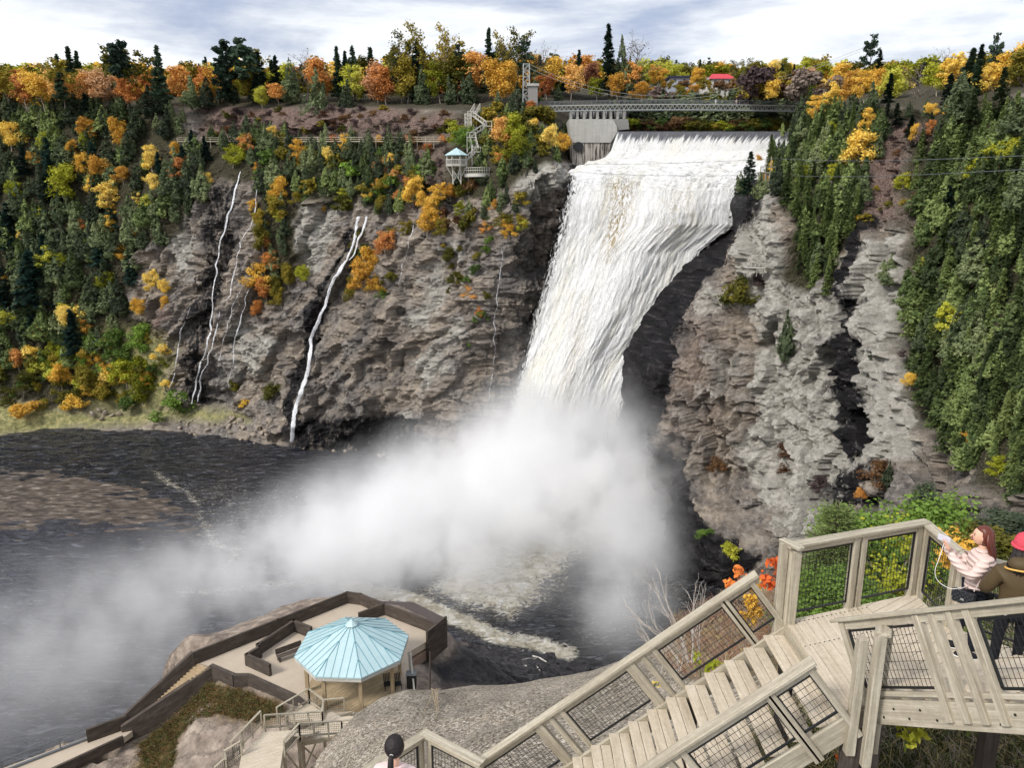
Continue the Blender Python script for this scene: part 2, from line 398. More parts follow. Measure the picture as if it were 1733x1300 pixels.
    palec = m.ramp(m.math('ADD', m.math('MULTIPLY', hstr, .5), m.math('MULTIPLY', vstr, .5)), [(.3, srgb(96, 92, 86)), (.42, srgb(150, 146, 136)), (.58, srgb(186, 181, 169)), (.72, srgb(210, 206, 195))])
    palf = m.math('ADD', m.math('MULTIPLY', m.math('ADD', m.math('SUBTRACT', m.attr('pale'), .45), m.math('MULTIPLY', m.math('SUBTRACT', big, .5), 1.6)), 3.), .5, clamp=True)
    col = m.mix(palf, base, palec)
    redc = m.ramp(fine_, [(.35, srgb(70, 52, 48)), (.5, srgb(122, 94, 84)), (.62, srgb(156, 134, 118)), (.75, srgb(176, 162, 146))])
    col = m.mix(m.attr('red'), col, redc)
    crk = m.n('ShaderNodeTexVoronoi', feature='DISTANCE_TO_EDGE'); 
    cw = m.n('ShaderNodeVectorMath', operation='ADD'); m.l(m.coord('Object', (.5, .5, 1.1), (R(8), R(10), 0)), cw.inputs[0]); cws = m.n('ShaderNodeVectorMath', operation='SCALE'); m.l(m.noise(v_, .5, 5, .7, 0, 1), cws.inputs[0]); cws.inputs['Scale'].default_value = 2.2; m.l(cws.outputs[0], cw.inputs[1]); m.l(cw.outputs[0], crk.inputs['Vector']); crk.inputs['Scale'].default_value = .55
    crack = m.ramp(crk.outputs[0], [(.0, 0.), (.05, 1.)])
    col = m.mix(m.math('MULTIPLY', m.math('SUBTRACT', 1., crack), .0), col, srgb(58, 50, 46))
    wetf = m.math('MULTIPLY', m.math('ADD', m.math('MULTIPLY', m.math('ADD', m.math('SUBTRACT', m.attr('wet'), .5), m.math('MULTIPLY', m.math('SUBTRACT', vstr, .5), 2.2)), 3.5), .5, clamp=True), m.math('MULTIPLY', m.attr('wet'), 1.6, clamp=True))
    wetc = m.ramp(hstr, [(.35, srgb(12, 12, 15)), (.55, srgb(34, 32, 35)), (.72, srgb(84, 78, 78))])
    col = m.mix(wetf, col, wetc)
    dirt = m.ramp(fine_, [(.35, srgb(34, 36, 26)), (.5, srgb(62, 60, 40)), (.66, srgb(104, 92, 62))])
    col = m.mix(m.attr('veg'), col, dirt)
    grs = m.ramp(m.noise(v_, .5, 6, .7), [(.3, srgb(98, 100, 58)), (.5, srgb(142, 140, 78)), (.62, srgb(176, 164, 96)), (.75, srgb(170, 158, 132))])
    col = m.mix(m.attr('grass'), col, grs)
    col = m.hsv(col, .5, .8, m.math('ADD', .70, m.math('MULTIPLY', fine_, .72)))
    b = m.bump(fine_, .75, .5); b = m.bump(hstr, .6, .9, b); b = m.bump(vstr, .6, .9, b); b = m.bump(crack, .4, .3, b)
    m.fin(col, m.math('SUBTRACT', .95, m.math('MULTIPLY', m.attr('wet'), .3)), b, spec=.2)
    o = npmesh('terrain', V.reshape(-1, 3), gridfaces(nr, len(cols))[:, ::-1], m.mat, attrs=dict(veg=ext(veg, .9), wet=ext(wet, 0.), pale=ext(pale, 0.), red=ext(red, 0.), grass=ext(gr, 0.)), smooth=False)
    tag(o, kind='structure')
    return V[nb:], PX_, PYv
WALLV, WPX, WPY = build_wall()
_cols = WPX[0]; _nr = WPX.shape[0]
def wall_at(px, py):
    """the 3-D point of the built wall seen at this pixel column and height"""
    j = int(np.clip(np.searchsorted(_cols, px), 0, len(_cols)-1))
    i = int(np.clip(np.interp(py, WPY[:, j], np.arange(_nr)), 0, _nr-1))
    return Vector(WALLV[i, j])
# ------------------------------------------------------------------ near slope below the stairs
CREST = [(380, 1450, 24), (450, 1385, 25), (520, 1303, 27), (560, 1250, 29), (600, 1207, 31), (640, 1182, 33), (690, 1166, 34), (750, 1166, 35), (800, 1158, 36), (860, 1158, 36), (930, 1146, 34), (1000, 1132, 32), (1100, 1098, 30), (1200, 1056, 28), (1330, 1012, 26), (1450, 990, 24), (1600, 975, 22), (1733, 965, 20), (2100, 940, 17), (2500, 930, 15)]
Y13 = [(380, 29), (450, 28), (520, 27), (600, 23), (690, 19.5), (860, 14.5), (1000, 12.8), (1100, 11.6), (1200, 10.6), (1330, 9.6), (1450, 8.9), (1560, 8.8), (1733, 8.6), (2100, 7.5), (2500, 6.5)]
def near_pt(px, py):
    cy = np.interp(px, [c[0] for c in CREST], [c[1] for c in CREST]); Yc = np.interp(px, [c[0] for c in CREST], [c[2] for c in CREST])
    y3 = interp(px, Y13)
    den = max(1300-cy, 40) if np.isscalar(px) else np.maximum(1300-cy, 40)
    k = (py-cy)/den
    return 1/((1-k)/Yc+k/y3), cy, Yc
def near_at(px, py):
    Y, cy, Yc = near_pt(px, py); return P(px, py, float(Y))
def build_near():
    cols = np.concatenate([np.arange(380, 2500, 2.4)])
    t = np.linspace(0, 1, 210)**1.15
    C, T = np.meshgrid(cols, t)
    _, cy, Yc = near_pt(C, 0*C)
    bot = np.maximum(cy+60, 1620)
    PYv = cy+(bot-cy)*T
    Y, _, _ = near_pt(C, PYv)
    u = (C-866.5)/F; v = (650-PYv)/F; dy = CP+v*SP; dz = -SP+v*CP
    X = u/dy*Y; Z = dz/dy*Y
    e = np.clip(T/.08, 0, 1)*.7+.3
    Z = Z+(fbm(X/3.2, Y/3.2, o=3, s=51)*.40+fbm(X/.5, Y/.6, o=4, s=52)*.09)*e-.15
    gul = fbm((X+Y*.25)/2.5, Y/14, o=2, s=15, ridge=True)*.13*e*np.clip((4-X)/4, 0, 1); Z = Z+gul
    V = np.stack([X, Y, Z], -1)
    rows = []
    x0, y0, z0 = X[0], Y[0], Z[0]
    for d, h in ((70, 52), (46, 45), (26, 32), (12, 16), (5, 6.5), (2, 2.0), (.8, .5)):
        rows.append(np.stack([x0*(1+d/60), y0+d, np.maximum(z0-h, -78)+fbm(x0/4+d, y0/4+d, o=2, s=3)*min(d*.08, 1.2)], -1))
    V = np.concatenate([np.array(rows), V], 0)
    PXf = np.concatenate([np.repeat(cols[None, :], len(rows), 0), C]); PYf = np.concatenate([np.repeat(cy[0][None, :]-5, len(rows), 0), PYv])
    gj = fbm(PXf/30, PYf/30, o=3, s=3)*30
    weeds = poly_mask(PXf+gj, PYf+gj, [(1290, 1180), (1420, 1195), (1800, 1180), (2500, 1100), (2500, 1700), (1230, 1700), (1250, 1290)], 14)
    brush = poly_mask(PXf+gj, PYf+gj, [(1130, 1020), (1330, 960), (2500, 900), (2500, 1200), (1300, 1150), (1170, 1130)], 14)
    m = NT('gravel_slope')
    v_ = m.coord('Object')
    vo = m.n('ShaderNodeTexVoronoi'); m.l(v_, vo.inputs['Vector']); vo.inputs['Scale'].default_value = 8; vo.inputs['Randomness'].default_value = 1
    vo2 = m.n('ShaderNodeTexVoronoi'); m.l(v_, vo2.inputs['Vector']); vo2.inputs['Scale'].default_value = 22
    stone = m.n('ShaderNodeSeparateColor'); m.l(vo.outputs['Color'], stone.inputs[0])
    stone2 = m.n('ShaderNodeSeparateColor'); m.l(vo2.outputs['Color'], stone2.inputs[0])
    mixs = m.math('ADD', m.math('MULTIPLY', stone.outputs[0], .45), m.math('MULTIPLY', stone2.outputs[0], .55))
    big = m.noise(v_, .28, 4, .6); st = m.noise(m.coord('Object', (1, .3, .3)), .9, 5, .6)
    col = m.ramp(mixs, [(.1, srgb(150, 137, 121)), (.4, srgb(192, 179, 160)), (.7, srgb(213, 201, 182)), (.93, srgb(240, 232, 219))])
    gap = m.ramp(vo.outputs['Distance'], [(.35, 1.), (.75, .45)]); gap2 = m.ramp(vo2.outputs['Distance'], [(.3, 1.), (.75, .55)])
    col = m.hsv(col, .5, 1., m.math('MULTIPLY', m.math('MULTIPLY', gap, gap2), m.ramp(m.math('ADD', m.math('MULTIPLY', big, .6), m.math('MULTIPLY', st, .4)), [(.35, .62), (.62, 1.12)])))
    wc = m.ramp(m.noise(v_, 4, 6, .7), [(.3, srgb(48, 46, 28)), (.5, srgb(98, 84, 54)), (.64, srgb(140, 118, 84)), (.8, srgb(88, 96, 46))])
    col = m.mix(m.attr('weeds'), col, wc)
    h = m.math('ADD', m.math('MULTIPLY', vo.outputs['Distance'], -.6), m.math('MULTIPLY', vo2.outputs['Distance'], -.3))
    b = m.bump(h, .8, .12); b = m.bump(m.noise(v_, 9, 5, .7), .5, .06, b)
    m.fin(col, .95, b, spec=.15)
    o = npmesh('slope', V.reshape(-1, 3), gridfaces(V.shape[0], len(cols))[:, ::-1], m.mat, attrs=dict(weeds=np.maximum(weeds, brush*.8)))
    tag(o, kind='structure')
build_near()
# ------------------------------------------------------------------ middle shore: the rock point carrying the terrace
MP = []
def mz(px, py, z): p = PZ(px, py, z); MP.append((p.x, p.y, p.z))
def my(px, py, Y): p = P(px, py, Y); MP.append((p.x, p.y, p.z))
TZ = -36.5; LZ = -40.6
for q in ((330, 1118), (450, 1085), (590, 1030), (700, 1075), (690, 1150), (520, 1170), (450, 1175), (560, 1100)): mz(q[0], q[1], TZ-.55)
for q in ((215, 1240), (130, 1275), (0, 1305), (-200, 1375), (-450, 1460)): mz(q[0], q[1], LZ-.5)
for q, z in (((260, 1190), -39.3), ((330, 1175), -38.0), ((420, 1190), -37.4), ((470, 1215), -37.0), ((350, 1230), -38.4), ((280, 1260), -40.2), ((200, 1290), -41.3), ((330, 1300), -39.4), ((420, 1290), -38.5), ((480, 1260), -37.2), ((560, 1230), -36.9), ((640, 1200), -36.9), ((100, 1400), -42), ((400, 1500), -39)): mz(q[0], q[1], z)
# shore line at the water, outside the walls
def outside(a, b, z, steps):
    A, B = PZ(*a, z), PZ(*b, z); d = (B-A).normalized(); n = Vector((-d.y, d.x, 0))
    for t in (0., .5, 1.):
        p = A.lerp(B, t)
        for off, dz in steps: MP.append((p.x+n.x*off, p.y+n.y*off, z+dz))
STEEP = ((1.8, -2.6), (4, -10), (9, -24), (20, -38)); EASY = ((1., -.9), (4., -1.2), (8., -2.9), (12, -6.5), (17, -18), (28, -38))
outside((-130, 1362), (0, 1305), LZ, STEEP); outside((20, 1297), (140, 1252), LZ, STEEP); outside((152, 1246), (208, 1226), LZ, STEEP); outside((225, 1222), (325, 1124), -38.5, STEEP); outside((345, 1112), (465, 1068), TZ, EASY); outside((478, 1062), (585, 1022), TZ, EASY)
for q, z in (((560, 980), -77), ((640, 1000), -77), ((700, 1018), -77), ((745, 1042), -77), ((800, 1066), -77), ((850, 1090), -77), ((930, 1104), -77), ((1000, 1124), -77), ((1100, 1128), -77), ((1200, 1100), -77)): mz(q[0], q[1], z)
for q, z in (((700, 1100), -38), ((740, 1070), -40), ((725, 1130), -37.5), ((770, 1100), -44), ((760, 1150), -39.5), ((820, 1120), -52), ((860, 1150), -49), ((930, 1140), -61), ((800, 1180), -40), ((900, 1200), -42), ((1050, 1200), -55)): mz(q[0], q[1], z)
for px_, py_ in ((610, 1008), (700, 1032), (740, 1052)): mz(px_, py_, TZ-1.2)
for x_, y_, z_ in ((-60, 130, -82), (60, 130, -84), (0, 145, -84), (-120, 120, -82), (-25, 38, -36), (0, 45, -38), (-45, 35, -38), (-90, 40, -41), (30, 80, -70)): MP.append((x_, y_, z_))
midZ = RBF([(a, b) for a, b, c in MP], [c for a, b, c in MP], 10.)
def build_mid():
    xs = np.arange(-120, 50, .42); ys = np.concatenate([np.arange(30, 70, .42), np.arange(70, 135, .7)])
    X, Yg = np.meshgrid(xs, ys)
    Z = midZ(X, Yg)
    for line in (((282, 1180, LZ), (341, 1117, TZ)), ((218, 1233, LZ), (282, 1172, -38.4)), ((110, 1275, LZ), (215, 1236, LZ)), ((-130, 1372, LZ), (110, 1275, LZ)), ((60, 1320, LZ), (215, 1242, LZ))):
        A, B = PZ(*line[0]), PZ(*line[1]); dx, dy = B.x-A.x, B.y-A.y; t = np.clip(((X-A.x)*dx+(Yg-A.y)*dy)/(dx*dx+dy*dy), 0, 1)
        dd_ = np.hypot(X-A.x-t*dx, Yg-A.y-t*dy); Z = np.minimum(Z, A.z+(B.z-A.z)*t-1.1+np.clip(dd_-2.2, 0, 99)*1.2)
    flat = np.clip(np.abs(Z+38)/6, .25, 1)
    Z = Z+(fbm(X/5, Yg/5, o=4, s=71, ridge=True)*1.1+fbm((X+Yg*.8)/1.3, (X*.3-Yg)/5, o=4, s=72, ridge=True)*.6)*flat-.3
    lay = (Z*.9+X*.25)/1.1; Z = Z+(np.abs(lay % 1-.5)-.25)*.7*flat
    dd = Yg*CP-Z*SP; PXf = 866.5+F*X/dd; PYf = 650-F*(Yg*SP+Z*CP)/dd
    gj = fbm(X/3, Yg/3, o=3, s=3)*28
    gr = poly_mask(PXf+gj, PYf+gj, [(350, 1152), (400, 1160), (480, 1195), (478, 1212), (430, 1222), (370, 1205), (330, 1215), (300, 1250), (290, 1320), (205, 1320), (235, 1285), (230, 1262), (290, 1215)], 12)
    wet = poly_mask(PXf+gj*.5, PYf+gj*.5, [(620, 985), (760, 1030), (780, 1080), (725, 1130), (740, 1165), (1300, 1180), (1300, 1000), (900, 1000)], 14)
    wet = np.maximum(wet, np.clip((-62-Z)/6, 0, .8))
    m = NT('shore_rock'); v_ = m.coord('Object')
    a = m.noise(m.coord('Object', (1, 1, 2.2), (R(20), R(14), R(30))), .6, 7, .65); f = m.noise(v_, 2.2, 8, .7)
    col = m.ramp(a, [(.3, srgb(104, 92, 82)), (.5, srgb(148, 134, 122)), (.7, srgb(182, 168, 152))])
    crk = m.n('ShaderNodeTexVoronoi', feature='DISTANCE_TO_EDGE'); cw = m.n('ShaderNodeVectorMath', operation='ADD'); m.l(m.coord('Object', (.35, 1, 1), (0, 0, R(35))), cw.inputs[0]); cws = m.n('ShaderNodeVectorMath', operation='SCALE'); m.l(m.noise(v_, .6, 5, .7, 0, 1), cws.inputs[0]); cws.inputs['Scale'].default_value = 2.; m.l(cws.outputs[0], cw.inputs[1]); m.l(cw.outputs[0], crk.inputs['Vector']); crk.inputs['Scale'].default_value = .4
    crack = m.ramp(crk.outputs[0], [(0., 0.), (.06, 1.)])
    col = m.mix(m.math('MULTIPLY', m.math('SUBTRACT', 1., crack), .3), col, srgb(60, 52, 46))
    wc = m.ramp(a, [(.3, srgb(22, 22, 26)), (.55, srgb(44, 42, 46)), (.75, srgb(82, 76, 76))])
    col = m.mix(m.attr('wet'), col, wc)
    gc = m.ramp(f, [(.3, srgb(52, 44, 28)), (.45, srgb(92, 78, 46)), (.58, srgb(126, 104, 58)), (.7, srgb(92, 96, 52)), (.85, srgb(140, 126, 92))])
    col = m.mix(m.attr('grass'), col, gc)
    col = m.hsv(col, .5, 1., m.math('ADD', .6, m.math('MULTIPLY', f, .8)))
    b = m.bump(f, .7, .3); b = m.bump(a, .5, .6, b); b = m.bump(crack, .5, .2, b)
    m.fin(col, m.math('SUBTRACT', .92, m.math('MULTIPLY', m.attr('wet'), .45)), b, spec=.3)
    o = npmesh('shore', np.stack([X, Yg, Z], -1).reshape(-1, 3), gridfaces(len(ys), len(xs)), m.mat, attrs=dict(wet=wet, grass=gr))
    tag(o, kind='structure')
build_mid()
# ------------------------------------------------------------------ river bar
def build_bar():
    a, b, c, d = PZ(-300, 800, WATER), PZ(-300, 890, WATER), PZ(310, 893, WATER), PZ(190, 812, WATER)
    xs = np.arange(-260, -60, .8); ys = np.arange(150, 215, .6); X, Yg = np.meshgrid(xs, ys)
    poly = [(p.x, p.y) for p in (a, b, PZ(120, 888, WATER), c, PZ(265, 850, WATER), d, PZ(60, 802, WATER))]
    j = fbm(X/9, Yg/5, o=4, s=5)*4
    mk = poly_mask(X+j, Yg+j, poly, 9)
    Z = WATER-.5+mk*.95+fbm(X/5, Yg/1.4, o=5, s=8)*.5
    m = NT('wet_gravel'); v_ = m.coord('Object'); f = m.noise(m.coord('Object', (.4, 1.2, 1)), .8, 7, .7)
    col = m.ramp(f, [(.32, srgb(38, 32, 29)), (.48, srgb(78, 68, 60)), (.6, srgb(112, 102, 92)), (.72, srgb(176, 168, 158))])
    m.fin(col, .6, m.bump(f, .6, .3), spec=.4)
    tag(npmesh('gravel_bar', np.stack([X, Yg, Z], -1).reshape(-1, 3), gridfaces(len(ys), len(xs)), m.mat), kind='structure')
build_bar()
# ------------------------------------------------------------------ river and pool
def build_water():
    xs = np.concatenate([np.arange(-900, -170, 18), np.arange(-170, 70, .8), np.arange(70, 400, 18)])
    ys = np.concatenate([np.arange(-60, 84, 12), np.arange(84, 262, .8), np.arange(262, 420, 18)])
    X, Y = np.meshgrid(xs, ys)
    d = np.hypot(X-8, (Y-168))
    turb = np.exp(-(d/42)**2)
    Z = WATER+fbm((X+Y*.3)/6, (Y-X*.25)/2.6, o=4, s=14)*.45+fbm(X/2.6, Y/2.2, o=3, s=18, ridge=True)*.9*turb
    fl = np.clip((1-np.hypot((X-12)/34, (Y-150)/24)), 0, 1)
    # lines of foam along the point, drifting down the river
    PXf = 866.5+F*X/(Y*CP-Z*SP); PYf = 650-F*(Y*SP+Z*CP)/(Y*CP-Z*SP)
    jx = fbm(X/6, Y/6, o=3, s=41)*26; jy = fbm(X/6, Y/6, o=3, s=42)*14
    def line(pts, w):
        m = np.zeros(X.shape)
        for (x0, y0), (x1, y1) in zip(pts[:-1], pts[1:]):
            dx, dy = x1-x0, y1-y0; t = np.clip(((PXf+jx*.3-x0)*dx+(PYf+jy*.3-y0)*dy)/(dx*dx+dy*dy), 0, 1)
            m = np.maximum(m, np.clip(1-np.hypot(PXf+jx*.3-x0-t*dx, PYf+jy*.3-y0-t*dy)/w, 0, 1))
        return m
    foam = poly_mask(PXf+jx, PYf+jy, [(700, 1000), (760, 960), (830, 930), (900, 900), (1000, 880), (1020, 900), (960, 960), (930, 1010), (860, 1045), (780, 1035)], 26)*.78
    foam = np.maximum(foam, line([(590, 996), (680, 1008), (750, 1040), (800, 1058), (850, 1080), (900, 1090), (960, 1108)], 24)*1.05)
    foam = np.maximum(foam, line([(300, 1003), (380, 1000), (450, 990), (560, 985)], 18)*.6)
    foam = np.maximum(foam, line([(335, 870), (360, 915), (400, 935), (380, 960), (395, 980)], 18)*.62)
    foam = np.maximum(foam, line([(265, 800), (300, 822), (330, 850)], 14)*.6)
    foam = np.maximum(foam, poly_mask(PXf+jx, PYf+jy, [(240, 790), (700, 800), (900, 900), (560, 1000), (300, 1000), (300, 880)], 40)*.34)
    foam = np.maximum(foam, poly_mask(PXf+jx, PYf+jy, [(960, 1040), (1110, 900), (1240, 1000), (1180, 1120), (960, 1120)], 40)*.34)
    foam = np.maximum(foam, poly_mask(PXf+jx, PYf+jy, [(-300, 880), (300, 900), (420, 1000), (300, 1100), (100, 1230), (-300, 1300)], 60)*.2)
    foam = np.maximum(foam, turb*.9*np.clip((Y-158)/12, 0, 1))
    sky_haze = poly_mask(PXf+jx, PYf+jy, [(-400, 860), (0, 870), (320, 900), (480, 850), (700, 850), (800, 960), (560, 1010), (300, 1120), (0, 1300), (-400, 1400)], 90)*.62  # mask for sky reflection and haze painted into the water colour as pale grey
    m = NT('river_water'); v_ = m.coord('Object')
    sw = m.coord('Object', (.55, 1.3, 1), (0, 0, R(-14)))
    w1 = m.noise(sw, .34, 5, .6, .8); w2 = m.noise(sw, 1.1, 5, .65, .5)
    fo = m.noise(m.coord('Object', (.7, 1.2, 1), (0, 0, R(-20))), .95, 8, .72, 1.4)
    th = m.math('MULTIPLY', m.math('SUBTRACT', m.math('ADD', fo, m.math('MULTIPLY', m.attr('foam'), .5)), .72), 9., clamp=True)
    foc = m.ramp(m.noise(v_, .5, 6, .7), [(.3, srgb(150, 138, 110)), (.5, srgb(206, 200, 182)), (.65, srgb(236, 234, 228))])
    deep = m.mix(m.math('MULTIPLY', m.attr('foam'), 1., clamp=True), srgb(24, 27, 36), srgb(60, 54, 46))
    deep = m.mix(m.attr('sky_haze'), deep, srgb(104, 106, 118))
    rp = m.noise(m.coord('Object', (.16, .75, 1), (0, 0, R(-10))), 1.0, 6, .68, 1.6)
    deep = m.mix(m.ramp(rp, [(.53, 0.), (.64, .62)]), deep, srgb(142, 144, 154))
    col = m.mix(th, deep, foc)
    rough = m.math('ADD', .07, m.math('MULTIPLY', th, .6))
    b = m.bump(w1, 1., 3.4); b = m.bump(w2, 1., 1.1, b); b = m.bump(th, .5, .15, b)
    m.fin(col, rough, b, spec=.5)
    tag(npmesh('water', np.stack([X, Y, Z], -1).reshape(-1, 3), gridfaces(len(ys), len(xs)), m.mat, attrs=dict(foam=foam, sky_haze=sky_haze), smooth=True), kind='structure')
    m2 = NT('upper_river'); b2 = m2.bump(m2.noise(m2.coord('Object', (.4, 1, 1)), .8, 4, .6), .4, .2)
    m2.fin(srgb(40, 42, 48), .12, b2, spec=.5)
    q = MB(); a = P(1010, 221.5, 228.6); b_ = P(1400, 221.5, 228.6)
    q.face([(a.x, a.y, a.z), (b_.x, b_.y, a.z), (b_.x+30, b_.y+160, a.z), (a.x-10, a.y+160, a.z)])
    o = q.build('river', m2.mat); tag(o, kind='structure')
build_water()
# ------------------------------------------------------------------ the great fall
FROWS = [  # py, left px, right px, Y left, Y right
 (221.5, 1046, 1352, 229.0, 229.0), (223.5, 1045, 1350, 227.6, 227.6), (229, 1043, 1345, 226.4, 226.4), (240, 1039, 1335, 225.6, 225.6), (255, 1034, 1325, 225.0, 225.0), (266, 1024, 1318, 223.8, 223.6),
 (274, 1002, 1312, 221.0, 221.0), (285, 972, 1302, 213.0, 214.0), (296, 958, 1290, 206, 209), (308, 955, 1270, 202.5, 205.5), (322, 952, 1258, 200.5, 203), (345, 948, 1253, 199.0, 201),
 (380, 941, 1249, 198.0, 199.0), (400, 937, 1222, 197.5, 198.0), (425, 930, 1192, 197, 197), (470, 918, 1176, 196, 195.0), (530, 900, 1150, 194.5, 193.0), (570, 890, 1126, 193.5, 191.5), (610, 880, 1094, 192, 190.5), (650, 869, 1074, 190.5, 189),
 (700, 858, 1054, 188.5, 187.0), (760, 847, 1042, 186, 184.5), (830, 838, 1034, 182, 180.5), (890, 830, 1030, 176, 174.5)]
def build_fall():
    NC, NR = 300, 560
    s = np.linspace(0, 1, NC); ts = np.linspace(0, len(FROWS)-1, NR)
    A = np.array(FROWS); row = np.stack([np.interp(ts, np.arange(len(FROWS)), A[:, k]) for k in range(5)], 1)
    k = np.array([1, 4, 6, 4, 1.])/16
    for c in range(1, 5):
        pad = np.concatenate([[row[0, c]]*8, row[:, c], [row[-1, c]]*8]); 
        for _ in range(5): pad = np.convolve(pad, k, 'same')
        row[:, c] = pad[8:-8] if c > 2 else row[:, c]
    S, PYr = np.meshgrid(s, row[:, 0]); PXr = row[:, 1:2]*(1-S)+row[:, 2:3]*S; Yr = row[:, 3:4]*(1-S)+row[:, 4:5]*S
    slump = np.clip((PYr-300)/60, 0, 1)
    Yr = Yr-slump*(2.6*np.sin(S*math.pi)+1.2*np.sin(S*9+PYr/160))
    u = (PXr-866.5)/F; v = (650-PYr)/F; dy = CP+v*SP; dz = -SP+v*CP
    X = u/dy*Yr; Z = dz/dy*Yr
    flow = np.zeros(NR); flow[1:] = np.cumsum(np.sqrt(np.diff(Z[:, NC//2])**2+np.diff(Yr[:, NC//2])**2)); FL = np.repeat(flow[:, None], NC, 1)
    U = S*48
    drop = np.clip((PYr-285)/30, 0, 1)
    wob = fbm(U/9, FL/14, o=3, s=6)*1.4
    d1 = fbm((U+wob)/5, FL/12, o=4, s=1)*.65*np.clip((1-S)/.2, .15, 1); d2 = fbm((U+wob)/1.6, FL/3.2, o=4, s=2)*.2
    rap = fbm(U/4.0, FL/2.6, o=4, s=4, ridge=True)*1.1
    dis = (d1+d2)*drop+.25*fbm(U/.8, FL/3, o=2, s=9)
    rapm = np.clip((PYr-266)/10, 0, 1)*np.clip((335-PYr)/25, 0, 1)
    edge = np.minimum(np.clip(S/.04, 0, 1), np.clip((1-S)/.04, 0, 1))
    Yn = Yr-dis*np.clip(drop+.2, 0, 1); Zn = Z+rap*rapm*.8
    m = NT('falling_water')
    uvn = m.n('ShaderNodeUVMap'); uvn.uv_map = 'UVMap'
    def uvm(sx, sy):
        q = m.n('ShaderNodeMapping'); q.inputs['Scale'].default_value = (sx, sy, 1); m.l(uvn.outputs[0], q.inputs[0]); return q.outputs[0]
    warp = m.noise(uvm(.11, .05), 1, 3, .5, 0, 1)
    def st(sx, sy, dist=.6, det=7, r=.62): 
        q = m.n('ShaderNodeVectorMath', operation='ADD'); m.l(uvm(sx, sy), q.inputs[0])
        w = m.n('ShaderNodeVectorMath', operation='SCALE'); m.l(warp, w.inputs[0]); w.inputs['Scale'].default_value = 3.2*sx; m.l(w.outputs[0], q.inputs[1])
        return m.noise(q.outputs[0], 1, det, r, dist)
    a = st(.50, .10, 1.2); b = st(1.1, .36, 2.2); c = st(.16, .035); spk = st(2.6, 1.5, 1.5, 8, .75)
    cream = m.mix(m.ramp(c, [(.46, 0.), (.68, .8)]), srgb(253, 253, 252), srgb(247, 243, 224))
    grey = m.mix(m.ramp(b, [(.3, 1.), (.52, 0.)]), cream, srgb(224, 224, 219))
    thin = m.math('MULTIPLY', m.ramp(a, [(.28, 1.), (.43, 0.)]), m.ramp(spk, [(.42, 0.), (.56, 1.)]))
    col = m.mix(m.math('MULTIPLY', thin, .6), grey, srgb(112, 112, 116))
    brown = m.math('MULTIPLY', m.attr('brown'), m.ramp(b, [(.46, 0.), (.56, 1.)]))
    col = m.mix(brown, col, srgb(160, 142, 100))
    lip = m.math('MULTIPLY', m.math('MULTIPLY', m.math('SUBTRACT', m.math('ADD', m.attr('lip'), m.math('MULTIPLY', st(1.5, .05, .3), 2.2)), 1.42), 3., clamp=True), .88)
    col = m.mix(lip, col, srgb(50, 52, 66))
    rr = m.math('MULTIPLY', m.attr('rap'), m.ramp(m.noise(uvm(.35, 1.3), 1, 6, .7), [(.52, 0.), (.64, .6)]))
    col = m.mix(rr, col, srgb(128, 128, 122))
    al = m.math('MULTIPLY', m.math('SUBTRACT', m.math('ADD', m.attr('edge'), m.math('MULTIPLY', st(1.5, .42, 1.8), 1.9)), 1.16), 3.5, clamp=True)
    nb = m.bump(a, .15, .3); nb = m.bump(b, .4, .3, nb); nb = m.bump(spk, 1., .5, nb)
    m.fin(col, m.math('SUBTRACT', .7, m.math('MULTIPLY', lip, .5)), nb, spec=.2, alpha=al)
    lipA = np.clip(1.05-(PYr-222.5)/24, 0, 1)*(1-.25*np.clip(.25-S, 0, 1)/.25); 
    leftthin = np.clip(1-S/.22, 0, 1)*np.clip((PYr-400)/200, 0, 1)
    edA = np.minimum(S/.13, (1-S)/.11); edA = np.clip(edA, 0, 1.3); edA = np.where(PYr < 300, 1.3, edA)
    br = poly_mask(PXr, PYr, [(1030, 300), (1080, 300), (1060, 380), (1035, 440), (1020, 440)], 14)+.5*poly_mask(PXr, PYr, [(1110, 320), (1200, 300), (1160, 400), (1110, 420)], 20)+.5*poly_mask(PXr, PYr, [(970, 500), (1000, 500), (960, 800), (930, 800)], 14)
    tag(npmesh('waterfall', np.stack([X, Yn, Zn], -1).reshape(-1, 3), gridfaces(NR, NC), m.mat, smooth=True, uv=np.stack([U, FL], -1).reshape(-1, 2),
        attrs=dict(lip=lipA, edge=edA, rap=rapm, brown=np.clip(br, 0, 1))), 'tall white waterfall plunging from the dam crest into the misty pool', 'waterfall')
    return m.mat
FALLMAT = build_fall()
